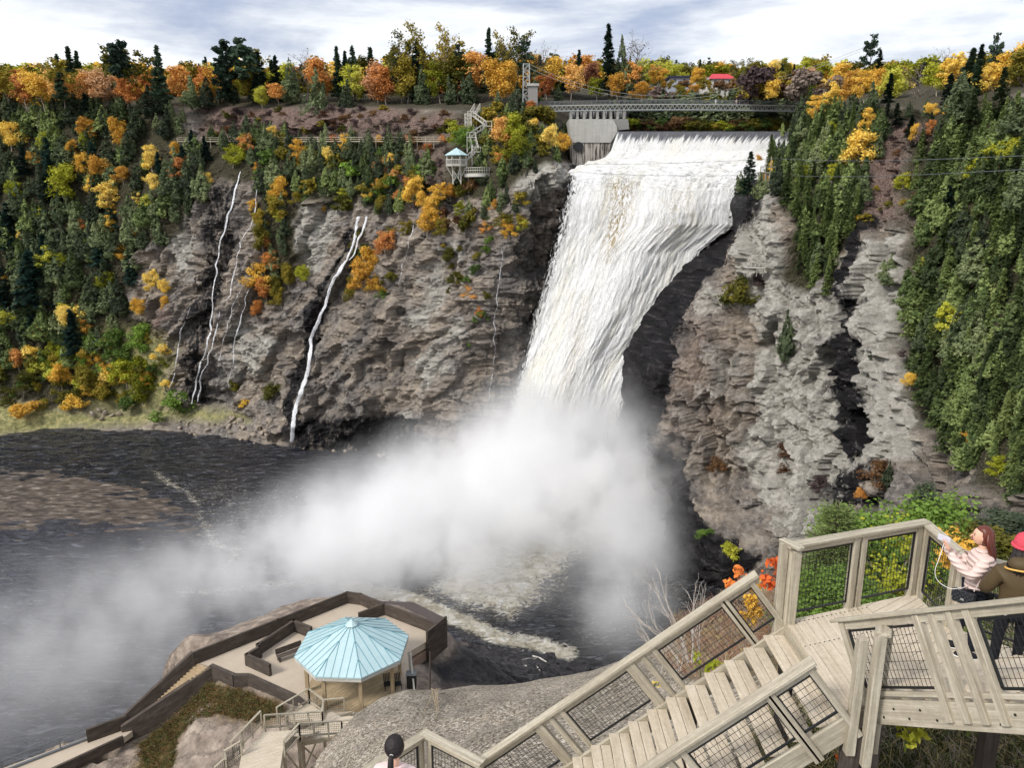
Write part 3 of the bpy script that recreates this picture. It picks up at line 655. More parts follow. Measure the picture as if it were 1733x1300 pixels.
# ------------------------------------------------------------------ thin streams on the cliff
def rivm():
    m = NT('trickling_water'); uvn = m.n('ShaderNodeUVMap'); q = m.n('ShaderNodeMapping'); q.inputs['Scale'].default_value = (5.0, .8, 1); m.l(uvn.outputs[0], q.inputs[0])
    a = m.noise(q.outputs[0], 1, 6, .7, 1.)
    al = m.math('MULTIPLY', m.math('SUBTRACT', m.math('ADD', m.attr('edge'), m.math('MULTIPLY', a, 1.9)), 1.3), 3.5, clamp=True)
    col = m.ramp(a, [(.35, srgb(176, 178, 182)), (.55, srgb(240, 241, 243))])
    return m.fin(col, .5, m.bump(a, .6, .3), spec=.3, alpha=al)
RIVM = rivm()
def rivulet(pts, label, dens=1.):
    pts = [(p[0], p[1], p[2]) for p in pts]; n = int(abs(pts[-1][1]-pts[0][1])/2.2)+3
    d = np.linspace(0, len(pts)-1, n); px = np.interp(d, range(len(pts)), [p[0] for p in pts]); py = np.interp(d, range(len(pts)), [p[1] for p in pts]); w = np.interp(d, range(len(pts)), [p[2] for p in pts])
    px = px+vnoise(py/14, py*0+pts[0][0], s=5)*2.2; w = w*(.8+.25*vnoise(py/8, py*0+3, s=9))
    Ys = np.array([min(wall_at(a+dx, b+dy).y for dx in (-7, 0, 7) for dy in (-8, -3, 0, 3, 8))-.45 for a, b in zip(px, py)])
    Ys = np.convolve(np.pad(Ys, 4, 'edge'), np.ones(9)/9, 'valid')-1.1
    V = []; uv = []; ed = []; K = 7; L = 0; prev = None
    for i in range(n):
        Yc = float(Ys[i])
        c = P(px[i], py[i], Yc)
        if prev is not None: L += (c-prev).length
        prev = c; hw = w[i]*.72*Yc/F/2
        for k in range(K):
            s = k/(K-1)*2-1
            V.append((c.x+s*hw, c.y+.25*s*s*hw-.1, c.z)); uv.append((s*hw+pts[0][0], L)); ed.append((1-abs(s))*1.1*dens)
    o = npmesh('stream', V, gridfaces(n, K), RIVM, attrs=dict(edge=ed), uv=np.array(uv), smooth=True)
    return tag(o, label, 'stream', 'thin streams running down the cliff')
rivulet([(606, 366, 10), (600, 400, 11), (588, 440, 12), (568, 468, 16), (556, 500, 17), (538, 545, 14), (527, 575, 13), (524, 620, 15), (508, 665, 20), (498, 700, 22), (492, 748, 18)], 'widest white stream, pouring down the cliff left of the great waterfall into the river', 1.3)
rivulet([(622, 366, 7), (612, 395, 10), (598, 430, 9), (590, 440, 7)], 'short white branch joining the top of the widest stream on the cliff', 1.1)
rivulet([(409, 290, 5), (398, 320, 9), (388, 360, 9), (374, 410, 9), (368, 440, 8), (362, 490, 7), (360, 520, 6), (356, 560, 8), (346, 600, 9), (333, 640, 10), (326, 684, 8)], 'longest slender stream on the bare cliff, starting beneath the cedars', .8)
rivulet([(436, 320, 4), (432, 350, 6), (424, 385, 6), (406, 410, 6), (400, 450, 6), (390, 500, 7), (372, 520, 6), (366, 560, 7), (352, 610, 8), (340, 640, 9), (336, 680, 9)], 'slender twin stream just right of the longest one on the bare cliff', .66)
rivulet([(408, 490, 4), (394, 520, 5), (384, 560, 5), (370, 610, 4)], 'short faint stream in the middle of the bare rock face', .6)
rivulet([(322, 520, 4), (306, 560, 6), (302, 600, 7), (288, 655, 6)], 'faint stream at the left edge of the bare rock face', .62)
rivulet([(420, 490, 5), (410, 530, 8), (400, 570, 8), (394, 610, 6), (386, 655, 4)], 'stream fanning below the orange bushes on the rock face', .62)
rivulet([(851, 420, 4), (844, 480, 5), (838, 540, 5), (836, 600, 4), (830, 660, 4), (816, 730, 3)], 'faint trickle in the dark cleft beside the great waterfall', .55)
rivulet([(701, 380, 6), (692, 410, 7), (684, 440, 5), (676, 480, 3)], 'faint white trickle high on the cliff beneath the lookout', .55)
# ------------------------------------------------------------------ spray
def build_mist():
    me = bpy.data.meshes.new('mist'); o = bpy.data.objects.new('mist', me); COL.objects.link(o)
    g = bpy.data.node_groups.new('spray_volume', 'GeometryNodeTree')
    g.interface.new_socket('Geometry', in_out='INPUT', socket_type='NodeSocketGeometry'); g.interface.new_socket('Geometry', in_out='OUTPUT', socket_type='NodeSocketGeometry')
    N = g.nodes; L = g.links.new
    gout = N.new('NodeGroupOutput'); pos = N.new('GeometryNodeInputPosition').outputs[0]
    def M(op, a, b=None, clamp=False):
        x = N.new('ShaderNodeMath'); x.operation = op; x.use_clamp = clamp
        for i, q in enumerate((a, b)):
            if q is None: continue
            if isinstance(q, (int, float)): x.inputs[i].default_value = q
            else: L(q, x.inputs[i])
        return x.outputs[0]
    def noise(scale, detail, loc=(0, 0, 0), sc_=(1, 1, 1)):
        mp = N.new('ShaderNodeVectorMath'); mp.operation = 'MULTIPLY_ADD'; L(pos, mp.inputs[0]); mp.inputs[1].default_value = sc_; mp.inputs[2].default_value = loc
        x = N.new('ShaderNodeTexNoise'); L(mp.outputs[0], x.inputs['Vector']); x.inputs['Scale'].default_value = scale; x.inputs['Detail'].default_value = detail; x.inputs['Roughness'].default_value = .6
        return x.outputs[0]
    tot = None
    for (c, r, k) in MISTB:
        s = N.new('ShaderNodeVectorMath'); s.operation = 'SUBTRACT'; L(pos, s.inputs[0]); s.inputs[1].default_value = c
        d = N.new('ShaderNodeVectorMath'); d.operation = 'DIVIDE'; L(s.outputs[0], d.inputs[0]); d.inputs[1].default_value = r
        dt = N.new('ShaderNodeVectorMath'); dt.operation = 'DOT_PRODUCT'; L(d.outputs[0], dt.inputs[0]); L(d.outputs[0], dt.inputs[1])
        e = M('MULTIPLY', M('EXPONENT', M('MULTIPLY', dt.outputs['Value'], -1.6)), k)
        tot = e if tot is None else M('ADD', tot, e)
    n1 = noise(.05, 3, sc_=(1, 1, .8)); n2 = noise(.17, 6, (7, 3, 1), (1, 1, .7))
    n3 = noise(.5, 4, (3, 9, 4), (1, 1, .8)); nn = M('ADD', M('ADD', M('MULTIPLY', n1, .38), M('MULTIPLY', n2, .42)), M('MULTIPLY', n3, .2))
    f = M('MULTIPLY', M('SUBTRACT', nn, .42), 8.5, clamp=True)
    f = M('ADD', M('MULTIPLY', f, .94), .06)
    dens = M('MULTIPLY', tot, f)
    dens = M('MAXIMUM', M('SUBTRACT', dens, .004), 0.)
    vc = N.new('GeometryNodeVolumeCube'); L(dens, vc.inputs['Density'])
    mn, mx = (-150, 58, -75.3), (52, 200, 2)
    vc.inputs['Min'].default_value = mn; vc.inputs['Max'].default_value = mx
    vc.inputs['Resolution X'].default_value = 230; vc.inputs['Resolution Y'].default_value = 160; vc.inputs['Resolution Z'].default_value = 96
    sm = N.new('GeometryNodeSetMaterial'); L(vc.outputs[0], sm.inputs[0])
    mt = bpy.data.materials.new('spray'); mt.use_nodes = True; t = mt.node_tree; t.nodes.clear()
    oo = t.nodes.new('ShaderNodeOutputMaterial'); pv = t.nodes.new('ShaderNodeVolumePrincipled'); t.links.new(pv.outputs[0], oo.inputs['Volume'])
    pv.inputs['Color'].default_value = (1, 1, 1, 1); pv.inputs['Density'].default_value = 1.; pv.inputs['Anisotropy'].default_value = .1
    sm.inputs['Material'].default_value = mt; L(sm.outputs[0], gout.inputs[0])
    md = o.modifiers.new('spray', 'NODES'); md.node_group = g; me.materials.append(mt)
    tag(o, 'white cloud of spray rising where the waterfall strikes the pool', 'spray', kind='stuff')
def mb(px, py, Y, r, k): 
    p = P(px, py, Y); return ((p.x, p.y, p.z), r, k)
MISTB = [
 mb(930, 765, 176, (15, 8, 16), .45), mb(970, 840, 171, (17, 10, 18), .75), mb(860, 800, 171, (14, 9, 12), .40), mb(1050, 880, 165, (12, 10, 18), .55), mb(760, 830, 168, (17, 11, 13), .34),
 mb(1075, 945, 140, (8, 8, 13), .36), mb(1072, 1010, 125, (7, 8, 9), .26), mb(1040, 1050, 115, (7, 7, 7), .10), mb(980, 985, 132, (9, 7, 6), .06), mb(690, 885, 158, (22, 14, 12), .42), mb(880, 880, 160, (24, 10, 11), .32), mb(730, 940, 141, (18, 9, 9), .20), mb(950, 905, 152, (18, 7, 9), .16),
 mb(600, 935, 146, (24, 14, 10), .32), mb(480, 960, 140, (26, 15, 9), .13), mb(350, 1010, 128, (28, 16, 9), .07), mb(190, 1080, 112, (28, 18, 9), .045), mb(30, 1160, 98, (34, 20, 9), .035),
 mb(120, 1000, 125, (44, 20, 6), .02), mb(830, 990, 130, (20, 10, 7), .03), mb(868, 640, 186, (5, 4, 16), .035), mb(1075, 700, 182, (6, 4, 14), .03), mb(850, 720, 182, (8, 5, 10), .06), mb(1000, 600, 188, (13, 3, 16), .035), mb(1060, 480, 192, (14, 3, 12), .02), mb(960, 700, 184, (11, 4, 12), .09)]
build_mist()
# ------------------------------------------------------------------ foliage and bark materials
def leafmat(name, cols, hv=.02, rough=.65, trans=.25):
    """cols: colour stops, picked per leaf clump (position noise) and per tree (object random)"""
    m = NT(name); v = m.coord('Object'); n = m.noise(v, 1.1, 3, .6); r = m.rnd()
    f = m.math('ADD', m.math('MULTIPLY', n, .75), m.math('MULTIPLY', m.math('SUBTRACT', r, .5), .42))
    k = len(cols); c = m.ramp(f, [(.18+.44*i/(k-1), c) for i, c in enumerate(cols)])
    fine = m.noise(v, 7, 2, .5)
    c = m.hsv(c, m.math('ADD', .5-hv/2, m.math('MULTIPLY', r, hv)), 1., m.math('ADD', .62, m.math('MULTIPLY', fine, .76)))
    m.fin(c, rough, spec=.2)
    tr = m.n('ShaderNodeBsdfTranslucent'); m.l(c, tr.inputs[0]); mx = m.n('ShaderNodeMixShader'); mx.inputs[0].default_value = trans
    m.l(m.bsdf.outputs[0], mx.inputs[1]); m.l(tr.outputs[0], mx.inputs[2]); m.l(mx.outputs[0], m.out.inputs[0])
    return m.mat
LM = dict(
 cedar=leafmat('cedar_leaf', [srgb(60, 71, 54), srgb(90, 103, 74), srgb(120, 132, 92), srgb(155, 162, 115)]),
 bcedar=leafmat('bright_cedar_leaf', [srgb(64, 79, 50), srgb(100, 118, 70), srgb(135, 150, 90), srgb(174, 184, 117)]),
 spruce=leafmat('spruce_needle', [srgb(40, 55, 45), srgb(60, 80, 62), srgb(85, 105, 80)]),
 blue=leafmat('blue_spruce_needle', [srgb(37, 60, 55), srgb(55, 85, 76), srgb(83, 112, 98)]),
 gold=leafmat('golden_leaf', [srgb(202, 160, 66), srgb(230, 188, 78), srgb(245, 208, 100), srgb(250, 221, 132)]),
 orange=leafmat('orange_leaf', [srgb(176, 118, 66), srgb(212, 148, 78), srgb(232, 172, 96), srgb(238, 192, 120)]),
 rust=leafmat('rust_leaf', [srgb(146, 102, 78), srgb(188, 134, 98), srgb(210, 156, 114), srgb(220, 176, 136)]),
 peach=leafmat('peach_leaf', [srgb(170, 110, 60), srgb(214, 150, 88), srgb(232, 176, 112)]),
 lime=leafmat('lime_leaf', [srgb(110, 118, 28), srgb(156, 162, 44), srgb(192, 190, 66), srgb(212, 204, 96)]),
 olive=leafmat('olive_leaf', [srgb(80, 84, 30), srgb(122, 116, 42), srgb(158, 140, 54), srgb(178, 150, 60)]),
 green=leafmat('green_leaf', [srgb(70, 95, 45), srgb(110, 137, 60), srgb(152, 179, 74)]),
 young=leafmat('young_spruce_needle', [srgb(108, 126, 74), srgb(152, 170, 102), srgb(196, 208, 142)]),
 brown=leafmat('brown_leaf', [srgb(84, 60, 42), srgb(124, 92, 62), srgb(150, 120, 86)]),
 mauve=leafmat('bare_twig', [srgb(84, 70, 70), srgb(122, 104, 100), srgb(150, 134, 122)]),
 red=leafmat('scarlet_leaf', [srgb(206, 92, 44), srgb(232, 118, 56), srgb(244, 150, 80)]))
def barkmat(name, c, v=.25):
    m = NT(name); u = m.coord('Object', (6, 6, 1.2)); n = m.noise(u, 2, 5, .65)
    return m.fin(m.hsv(c, .5, 1., m.math('ADD', 1-v, m.math('MULTIPLY', n, 2*v))), .9, m.bump(n, .5, .05), spec=.15)
BARK = dict(dark=barkmat('dark_bark', srgb(74, 64, 54)), pale=barkmat('pale_bark', srgb(176, 166, 150)), grey=barkmat('grey_bark', srgb(128, 118, 108)))
# ------------------------------------------------------------------ crown generators (unit height, base at the origin)
def quads_at(C, N, size, rg, aspect=1.5, jitter=.5):
    n = len(C); N = N+rg.normal(size=(n, 3))*jitter; N /= np.linalg.norm(N, axis=1, keepdims=True)+1e-9
    a = np.cross(N, rg.normal(size=(n, 3))); a /= np.linalg.norm(a, axis=1, keepdims=True)+1e-9; b = np.cross(N, a)
    s = (size*(.6+.8*rg.random(n)))[:, None] if np.isscalar(size) else (size*(.6+.8*rg.random(n)))[:, None]
    a = a*s*.5*aspect; b = b*s*.5
    V = np.stack([C-a, C-b*.9, C+a, C+b*.9], 1).reshape(-1, 3)
    return V, np.arange(4*n).reshape(n, 4)
def crown_mesh(name, V, Fq, mat=None):
    me = npmesh(name, V, Fq, mat); m = me.data; bpy.data.objects.remove(me); return m
def trunk_mesh(name, segs, mat, n=5):
    q = MB()
    for pts, rs in segs: q.tube(pts, rs, n, caps=False)
    o = q.build(name, mat); m = o.data; bpy.data.objects.remove(o); return m
def cedar_crown(seed, wid=.26, n=3000, leaf=.03, top=.5, base=.02):
    rg = np.random.default_rng(seed)
    nl = 8+seed % 4; lobes = []
    for i in range(nl):        # upright plumes of different height round the main leader
        a = rg.random()*6.28; r = 0 if i == 0 else wid*(.25+.55*rg.random()); h = 1. if i == 0 else .45+.42*rg.random()*(1-.3*r/wid)
        lobes.append((math.cos(a)*r, math.sin(a)*r, base+.15*rg.random()*(i > 0), h, wid*(.62 if i == 0 else .30+.25*rg.random())))
    C = []; N = []
    w = np.array([l[4]*(l[3]-l[2]) for l in lobes]); cnt = (w/w.sum()*n).astype(int)
    for (cx, cy, z0, h, rr), k in zip(lobes, cnt):
        nb = max(6, int(k/14)); tb = rg.random(nb)**1.25; ab = rg.random(nb)*6.28
        idx = rg.integers(0, nb, k)
        t = np.clip(tb[idx]+rg.normal(size=k)*.022, 0, 1); a = ab[idx]+rg.normal(size=k)*.28
        prof = np.minimum(1, (t/.18)**.6)*(1-t)**.72*1.25
        r = rr*prof*(.52+.5*np.sqrt(rg.random(k)))*(1+.22*np.sin(ab[idx]*3+tb[idx]*17))
        C.append(np.stack([cx+np.cos(a)*r, cy+np.sin(a)*r, z0+(h-z0)*t+.02*rg.normal(size=k)], 1))
        N.append(np.stack([np.cos(a), np.sin(a), .55+0*a], 1))
    C = np.concatenate(C); N = np.concatenate(N)
    return quads_at(C, N, leaf, rg, 1.9, .55)
def spruce_crown(seed, wid=.17, n=2600, leaf=.024, bare=.08, ragged=.3, whorls=24, droop=.35):
    rg = np.random.default_rng(seed); C = []; N = []
    for i in range(whorls):
        t = bare+(1-bare)*(i+.3*rg.random())/whorls; L = wid*(1-(t-bare)/(1-bare))**.85*(1-ragged*rg.random())+.012
        nb = rg.integers(5, 8); 
        for b in range(nb):
            a = rg.random()*6.28; l = L*(1-ragged*rg.random()); k = max(4, int(n/whorls/nb*(.35+1.3*l/wid)))
            s = rg.random(k)**.8; rad = s*l
            z = t-droop*rad*(1.1-.4*s)+.010*rg.normal(size=k); off = (rg.random(k)-.5)*l*.42*(1.05-s)
            C.append(np.stack([np.cos(a)*rad-np.sin(a)*off, np.sin(a)*rad+np.cos(a)*off, z], 1)); N.append(np.tile([0, 0, 1.], (k, 1)))
    k = 60; z = 1-.12*rg.random(k); C.append(np.stack([.005*rg.normal(size=k), .005*rg.normal(size=k), z], 1)); N.append(rg.normal(size=(k, 3)))
    return quads_at(np.concatenate(C), np.concatenate(N), leaf, rg, 2.0, .45)
def branches(seed, h0=.28, spread=.42, levels=3, n1=6, top=.93, lean=.05, r0=.022):
    rg = np.random.default_rng(seed); segs = []; tips = []
    tr = [(0, 0, -.03)]; x = y = 0
    for i in range(1, 7):
        x += rg.normal()*lean*.4; y += rg.normal()*lean*.4; tr.append((x, y, top*.85*i/6))
    segs.append((tr, [r0*(1-.75*i/6) for i in range(7)])); tips.append(np.array(tr[-1]))
    def grow(p, d, L, r, lv):
        pts = [p]; q = np.array(p, float); dd = np.array(d, float)
        for i in range(3):
            dd = dd+rg.normal(size=3)*.16+np.array([0, 0, .10]); dd /= np.linalg.norm(dd); q = q+dd*L/3; pts.append(q.copy())
        segs.append((pts, [r, r*.8, r*.6, r*.4]))
        if lv == 0: tips.append(q.copy()); tips.append(pts[2]); return
        for k in range(3 if lv > 1 else 3):
            nd = dd+rg.normal(size=3)*.62; nd[2] = nd[2]*.8+.12; nd /= np.linalg.norm(nd); s = pts[rg.integers(1, 4)]
            grow(s, nd, L*(.5+.25*rg.random()), r*.5, lv-1)
        tips.append(q.copy())
    for i in range(n1):
        t = h0+(.8-h0)*(i+rg.random()*.6)/n1; z = t; a = i*2.4+rg.random()
        k = t/(top*.85)*6; j = min(5, int(k)); b = np.array(tr[j])*(1-k+j)+np.array(tr[min(6, j+1)])*(k-j)
        up = .35+.9*(t-h0)/(1-h0)
        d = np.array([math.cos(a), math.sin(a), up]); d /= np.linalg.norm(d)
        grow(b, d, spread*(1.0-.45*(t-h0)/(1-h0))*.62, r0*.5, levels-1)
    return segs, np.array(tips)
def leafy(seed, n=2600, leaf=.035, cl=.075, keep=1., flat=.8, segs_kw={}):
    segs, tips = branches(seed, **segs_kw); rg = np.random.default_rng(seed+99)
    tips = tips[rg.random(len(tips)) < keep]
    w = .4+rg.random(len(tips)); idx = rg.choice(len(tips), n, p=w/w.sum())
    d = rg.normal(size=(n, 3)); d /= np.linalg.norm(d, axis=1, keepdims=True); r = cl*rg.random(n)**.45*(.6+.8*w[idx]/1.4)
    C = tips[idx]+d*r[:, None]*np.array([1, 1, flat]); N = d+np.array([0, 0, .5])
    V, Fq = quads_at(C, N, leaf, rg, 1.3, .6)
    return segs, V, Fq
MESH = {}
def variants(kind):
    if kind in MESH: return MESH[kind]
    out = []
    if kind in ('cedar', 'bcedar'):
        for s in range(7): out.append((crown_mesh('crown', *cedar_crown(10+s, (.20, .26, .23, .3, .17, .28, .24)[s], 3600, .030), LM[kind]), trunk_mesh('trunk', [([(0, 0, -.05), (0, 0, .4), (0, 0, .8)], [.016, .012, .006])], BARK['dark'])))
    elif kind in ('spruce', 'blue', 'young'):
        for s in range(5): out.append((crown_mesh('crown', *spruce_crown(40+s, (.15, .2, .13, .24, .17)[s], 2800, .026, (.1, .05, .3, .06, .2)[s], (.3, .25, .6, .3, .45)[s]), LM[kind]), trunk_mesh('trunk', [([(0, 0, -.05), (0, 0, .5), (0, 0, .98)], [.014, .009, .003])], BARK['dark'])))
    elif kind == 'conifer':
        for s in range(7): out.append((crown_mesh('crown', *spruce_crown(60+s, (.17, .2, .19, .23, .18, .21, .16)[s], 5200, .021, .03, .22, 30, .75)), trunk_mesh('trunk', [([(0, 0, -.05), (0, 0, .5), (0, 0, .98)], [.014, .009, .003])], BARK['dark'])))
        for c, t in out: c.materials.clear(); c.materials.append(LM['bcedar'])
    elif kind == 'pine':      # tall open skyline evergreen with bare gaps
        for s in range(4):
            segs, V, Fq = leafy(140+s, 1500, .032, .055, .85, .55, dict(h0=.3, spread=.24, n1=12, levels=2, top=1.1, lean=.02, r0=.014)); out.append((crown_mesh('crown', V, Fq, LM['spruce']), trunk_mesh('trunk', segs, BARK['dark'])))
    elif kind == 'thin':      # open, half-bare skyline trees
        for s in range(4):
            segs, V, Fq = leafy(160+s, 900, .026, .05, .9, 1, dict(h0=.3, spread=.34, n1=10, levels=3, top=1.1, lean=.04, r0=.013)); out.append((crown_mesh('crown', V, Fq, LM['olive']), trunk_mesh('trunk', segs, BARK['grey'])))
    elif kind == 'bare':
        for s in range(4):
            segs, V, Fq = leafy(180+s, 260, .016, .04, .9, 1, dict(h0=.22, spread=.5, n1=11, levels=4, top=1.0, lean=.04, r0=.014)); out.append((crown_mesh('crown', V, Fq, LM['mauve']), trunk_mesh('trunk', segs, BARK['grey'], 4)))
    elif kind.startswith('bush_'):
        for s in range(4):
            segs, V, Fq = leafy(300+s, 1500, .07, .19, 1, .8, dict(h0=.02, spread=.75, n1=8, levels=2, top=.75, lean=.1, r0=.016)); out.append((crown_mesh('crown', V, Fq, LM[kind[5:]]), trunk_mesh('trunk', segs, BARK['grey'])))
    else:                     # broadleaf: gold, orange, rust, peach, lime, olive, green
        for s in range(6):
            sl = (.36, .42, .5, .4, .34, .46)[s]
            segs, V, Fq = leafy(220+s*3+len(kind), 3800, .036, (.115, .105, .12, .095, .12, .10)[s], (.95, .85, .9, .7, 1, .75)[s], .8, dict(h0=.14, spread=sl*1.05, n1=10, levels=3, top=1.0, lean=.06, r0=.016)); out.append((crown_mesh('crown', V, Fq, LM[kind]), trunk_mesh('trunk', segs, BARK['pale' if kind in ('gold', 'peach', 'lime') else 'grey'])))
    tip = [max(v.co.z for v in c.vertices) for c, t in out]
    MESH[kind] = [(c, t, h) for (c, t), h in zip(out, tip)]
    return MESH[kind]
ALLT = []
NAMES = dict(conifer='conifer_tree', cedar='cedar_tree', bcedar='cedar_tree', spruce='spruce_tree', blue='spruce_tree', young='young_spruce', pine='pine_tree', thin='half_bare_tree', bare='bare_tree')
MASS = {}; INDIV = {}
def mass(kind, p, h, wide, key):
    """one more tree of a wood that is one object"""
    c, t, top = random.choice(variants(kind)); h = h/top; w = h*wide
    d = MESHNP.get(c.name)
    if d is None:
        a = np.empty(len(c.vertices)*3, np.float32); c.vertices.foreach_get('co', a); d = MESHNP[c.name] = a.reshape(-1, 4, 3)
    k = d[np.random.default_rng(len(MASS.setdefault(key, []))).choice(len(d), min(len(d), 1300), replace=False)]
    ce = k.mean(1, keepdims=True); k = ce+(k-ce)*1.55
    a = random.random()*6.28; ca, sa = math.cos(a), math.sin(a)
    x = k[..., 0]*w; y = k[..., 1]*w
    MASS[key].append((np.stack([x*ca-y*sa+p.x, x*sa+y*ca+p.y, k[..., 2]*h+p.z], -1).reshape(-1, 3), kind, random.random()))
MESHNP = {}
MASSMAT = {}
def massmat(kind):
    if kind not in MASSMAT:
        src = LM.get(kind) or (LM['bcedar'] if kind == 'conifer' else LM['spruce'] if kind == 'pine' else LM['mauve'] if kind == 'bare' else LM[kind[5:]] if kind.startswith('bush') else LM['olive'])
        m = src.copy(); t = m.node_tree; at = t.nodes.new('ShaderNodeAttribute'); at.attribute_name = 'tint'
        for l in list(t.links):
            if l.from_node.type == 'OBJECT_INFO': s_ = l.to_socket; t.links.remove(l); t.links.new(at.outputs['Fac'], s_)
        MASSMAT[kind] = m
    return MASSMAT[kind]
def build_mass(key, label, cat):
    L = MASS[key]; V = np.concatenate([l[0] for l in L]); nq = len(V)//4
    kinds = sorted(set(l[1] for l in L)); o = npmesh('woods', V, np.arange(len(V)).reshape(nq, 4), None, attrs=dict(tint=np.concatenate([np.full(len(l[0]), l[2]) for l in L])))
    for k in kinds: o.data.materials.append(massmat(k))
    o.data.polygons.foreach_set('material_index', np.concatenate([np.full(len(l[0])//4, kinds.index(l[1]), np.int32) for l in L]))
    tag(o, label, cat, kind='stuff')
def tree(kind, p, h, label=None, group=None, wide=1., lean=None, cat=None):
    if kind in ('spruce', 'blue'): wide *= 1.55
    c, t, top = random.choice(variants(kind)); h = h/top
    nm = NAMES.get(kind, 'shrub' if kind.startswith('bush') else 'autumn_tree')
    r = bpy.data.objects.new(nm, None); COL.objects.link(r); r.empty_display_size = .5
    r.location = p; w = wide*(.9+.2*random.random()); r.scale = (h*w, h*w, h)
    r.rotation_euler = (random.gauss(0, .03) if lean is None else lean[0], random.gauss(0, .03) if lean is None else lean[1], random.random()*6.28)
    a = bpy.data.objects.new('crown', c); COL.objects.link(a); a.parent = r
    b = bpy.data.objects.new('trunk', t); COL.objects.link(b); b.parent = r
    tag(r, label, cat or ('shrub' if kind.startswith('bush') else 'tree'), group); ALLT.append(r)
    return r
def hpx(px, yb, yt, Y):      # height in metres of something standing at depth Y between two picture rows
    return P(px, yt, Y).z-P(px, yb, Y).z
def wtree(kind, px, yb, yt, label=None, group=None, wide=1., Y=None, sink=.3):
    """tree rooted on the gorge wall (or at depth Y on the plateau)"""
    if Y is None: p = wall_at(px, yb); p = P(px, yb, p.y-(.3 if px < 1240 else 1.6))
    else: p = P(px, yb, Y)
    h = hpx(px, yb, yt, p.y); p.z -= sink
    if group == 'MASS': return mass(kind, p, h, wide, label)
    return tree(kind, p, h, label, group, wide)
def in_poly(x, y, poly):
    c = False; n = len(poly)
    for i in range(n):
        x0, y0 = poly[i]; x1, y1 = poly[(i+1) % n]
        if (y0 > y) != (y1 > y) and x < (x1-x0)*(y-y0)/(y1-y0)+x0: c = not c
    return c
def scatter(poly, n, mind, fn, tries=60, seed=1, avoid=()):
    rg = random.Random(seed); xs = [p[0] for p in poly]; ys = [p[1] for p in poly]; pts = []
    for _ in range(n*tries):
        if len(pts) >= n: break
        x, y = rg.uniform(min(xs), max(xs)), rg.uniform(min(ys), max(ys))
        if not in_poly(x, y, poly) or any(in_poly(x, y, a) for a in avoid): continue
        if any((x-a)**2+((y-b)*1.2)**2 < mind**2 for a, b in pts): continue
        pts.append((x, y))
    for x, y in sorted(pts, key=lambda q: q[1]): fn(x, y, rg)
    return len(pts)
# ------------------------------------------------------------------ the trees one can name
K_ = {'gold': ('autumn tree', 'golden yellow'), 'orange': ('autumn tree', 'orange'), 'rust': ('autumn tree', 'rust coloured'), 'peach': ('autumn tree', 'pale peach'), 'lime': ('tree', 'yellow-green'), 'olive': ('tree', 'olive yellow')}
LAND = [((775, 270), 'the blue-roofed lookout'), ((1000, 230), 'the grey concrete dam abutment'), ((890, 140), 'the lattice bridge tower'), ((1295, 290), 'the small post platform'),
        ((1050, 175), 'the left end of the footbridge'), ((1340, 175), 'the right end of the footbridge'), ((1210, 130), 'the red-roofed house'), ((605, 400), 'the head of the widest thin stream'), ((400, 330), 'the longest thin stream'),
        ((450, 460), 'the streaming bare rock'), ((820, 215), 'the zigzag stairs'), ((100, 690), 'the grassy beach'), ((40, 300), 'the wooded left edge'), ((1490, 260), 'the red-brown gully'), ((1650, 560), 'the cedar wall at the right edge'),
        ((1270, 450), 'the little broken deck on the cliff'), ((560, 235), 'the walkway below the rim'), ((250, 470), 'the pale rock at the wood edge')]
NAMED = []
def nt(kind, px, yb, yt, wide=1., Y=None):
    NAMED.append((wtree(kind, px, yb, yt, None, None, wide, Y), kind, px, (yb+yt)/2, hpx(px, yb, yt, 200)))
def blob(kind, px, py, r, wide=1.15):   # a visible crown centred at px,py with radius r on the wall
    r = r*1.28; nt(kind, px, py+r*1.1, py-r, wide)
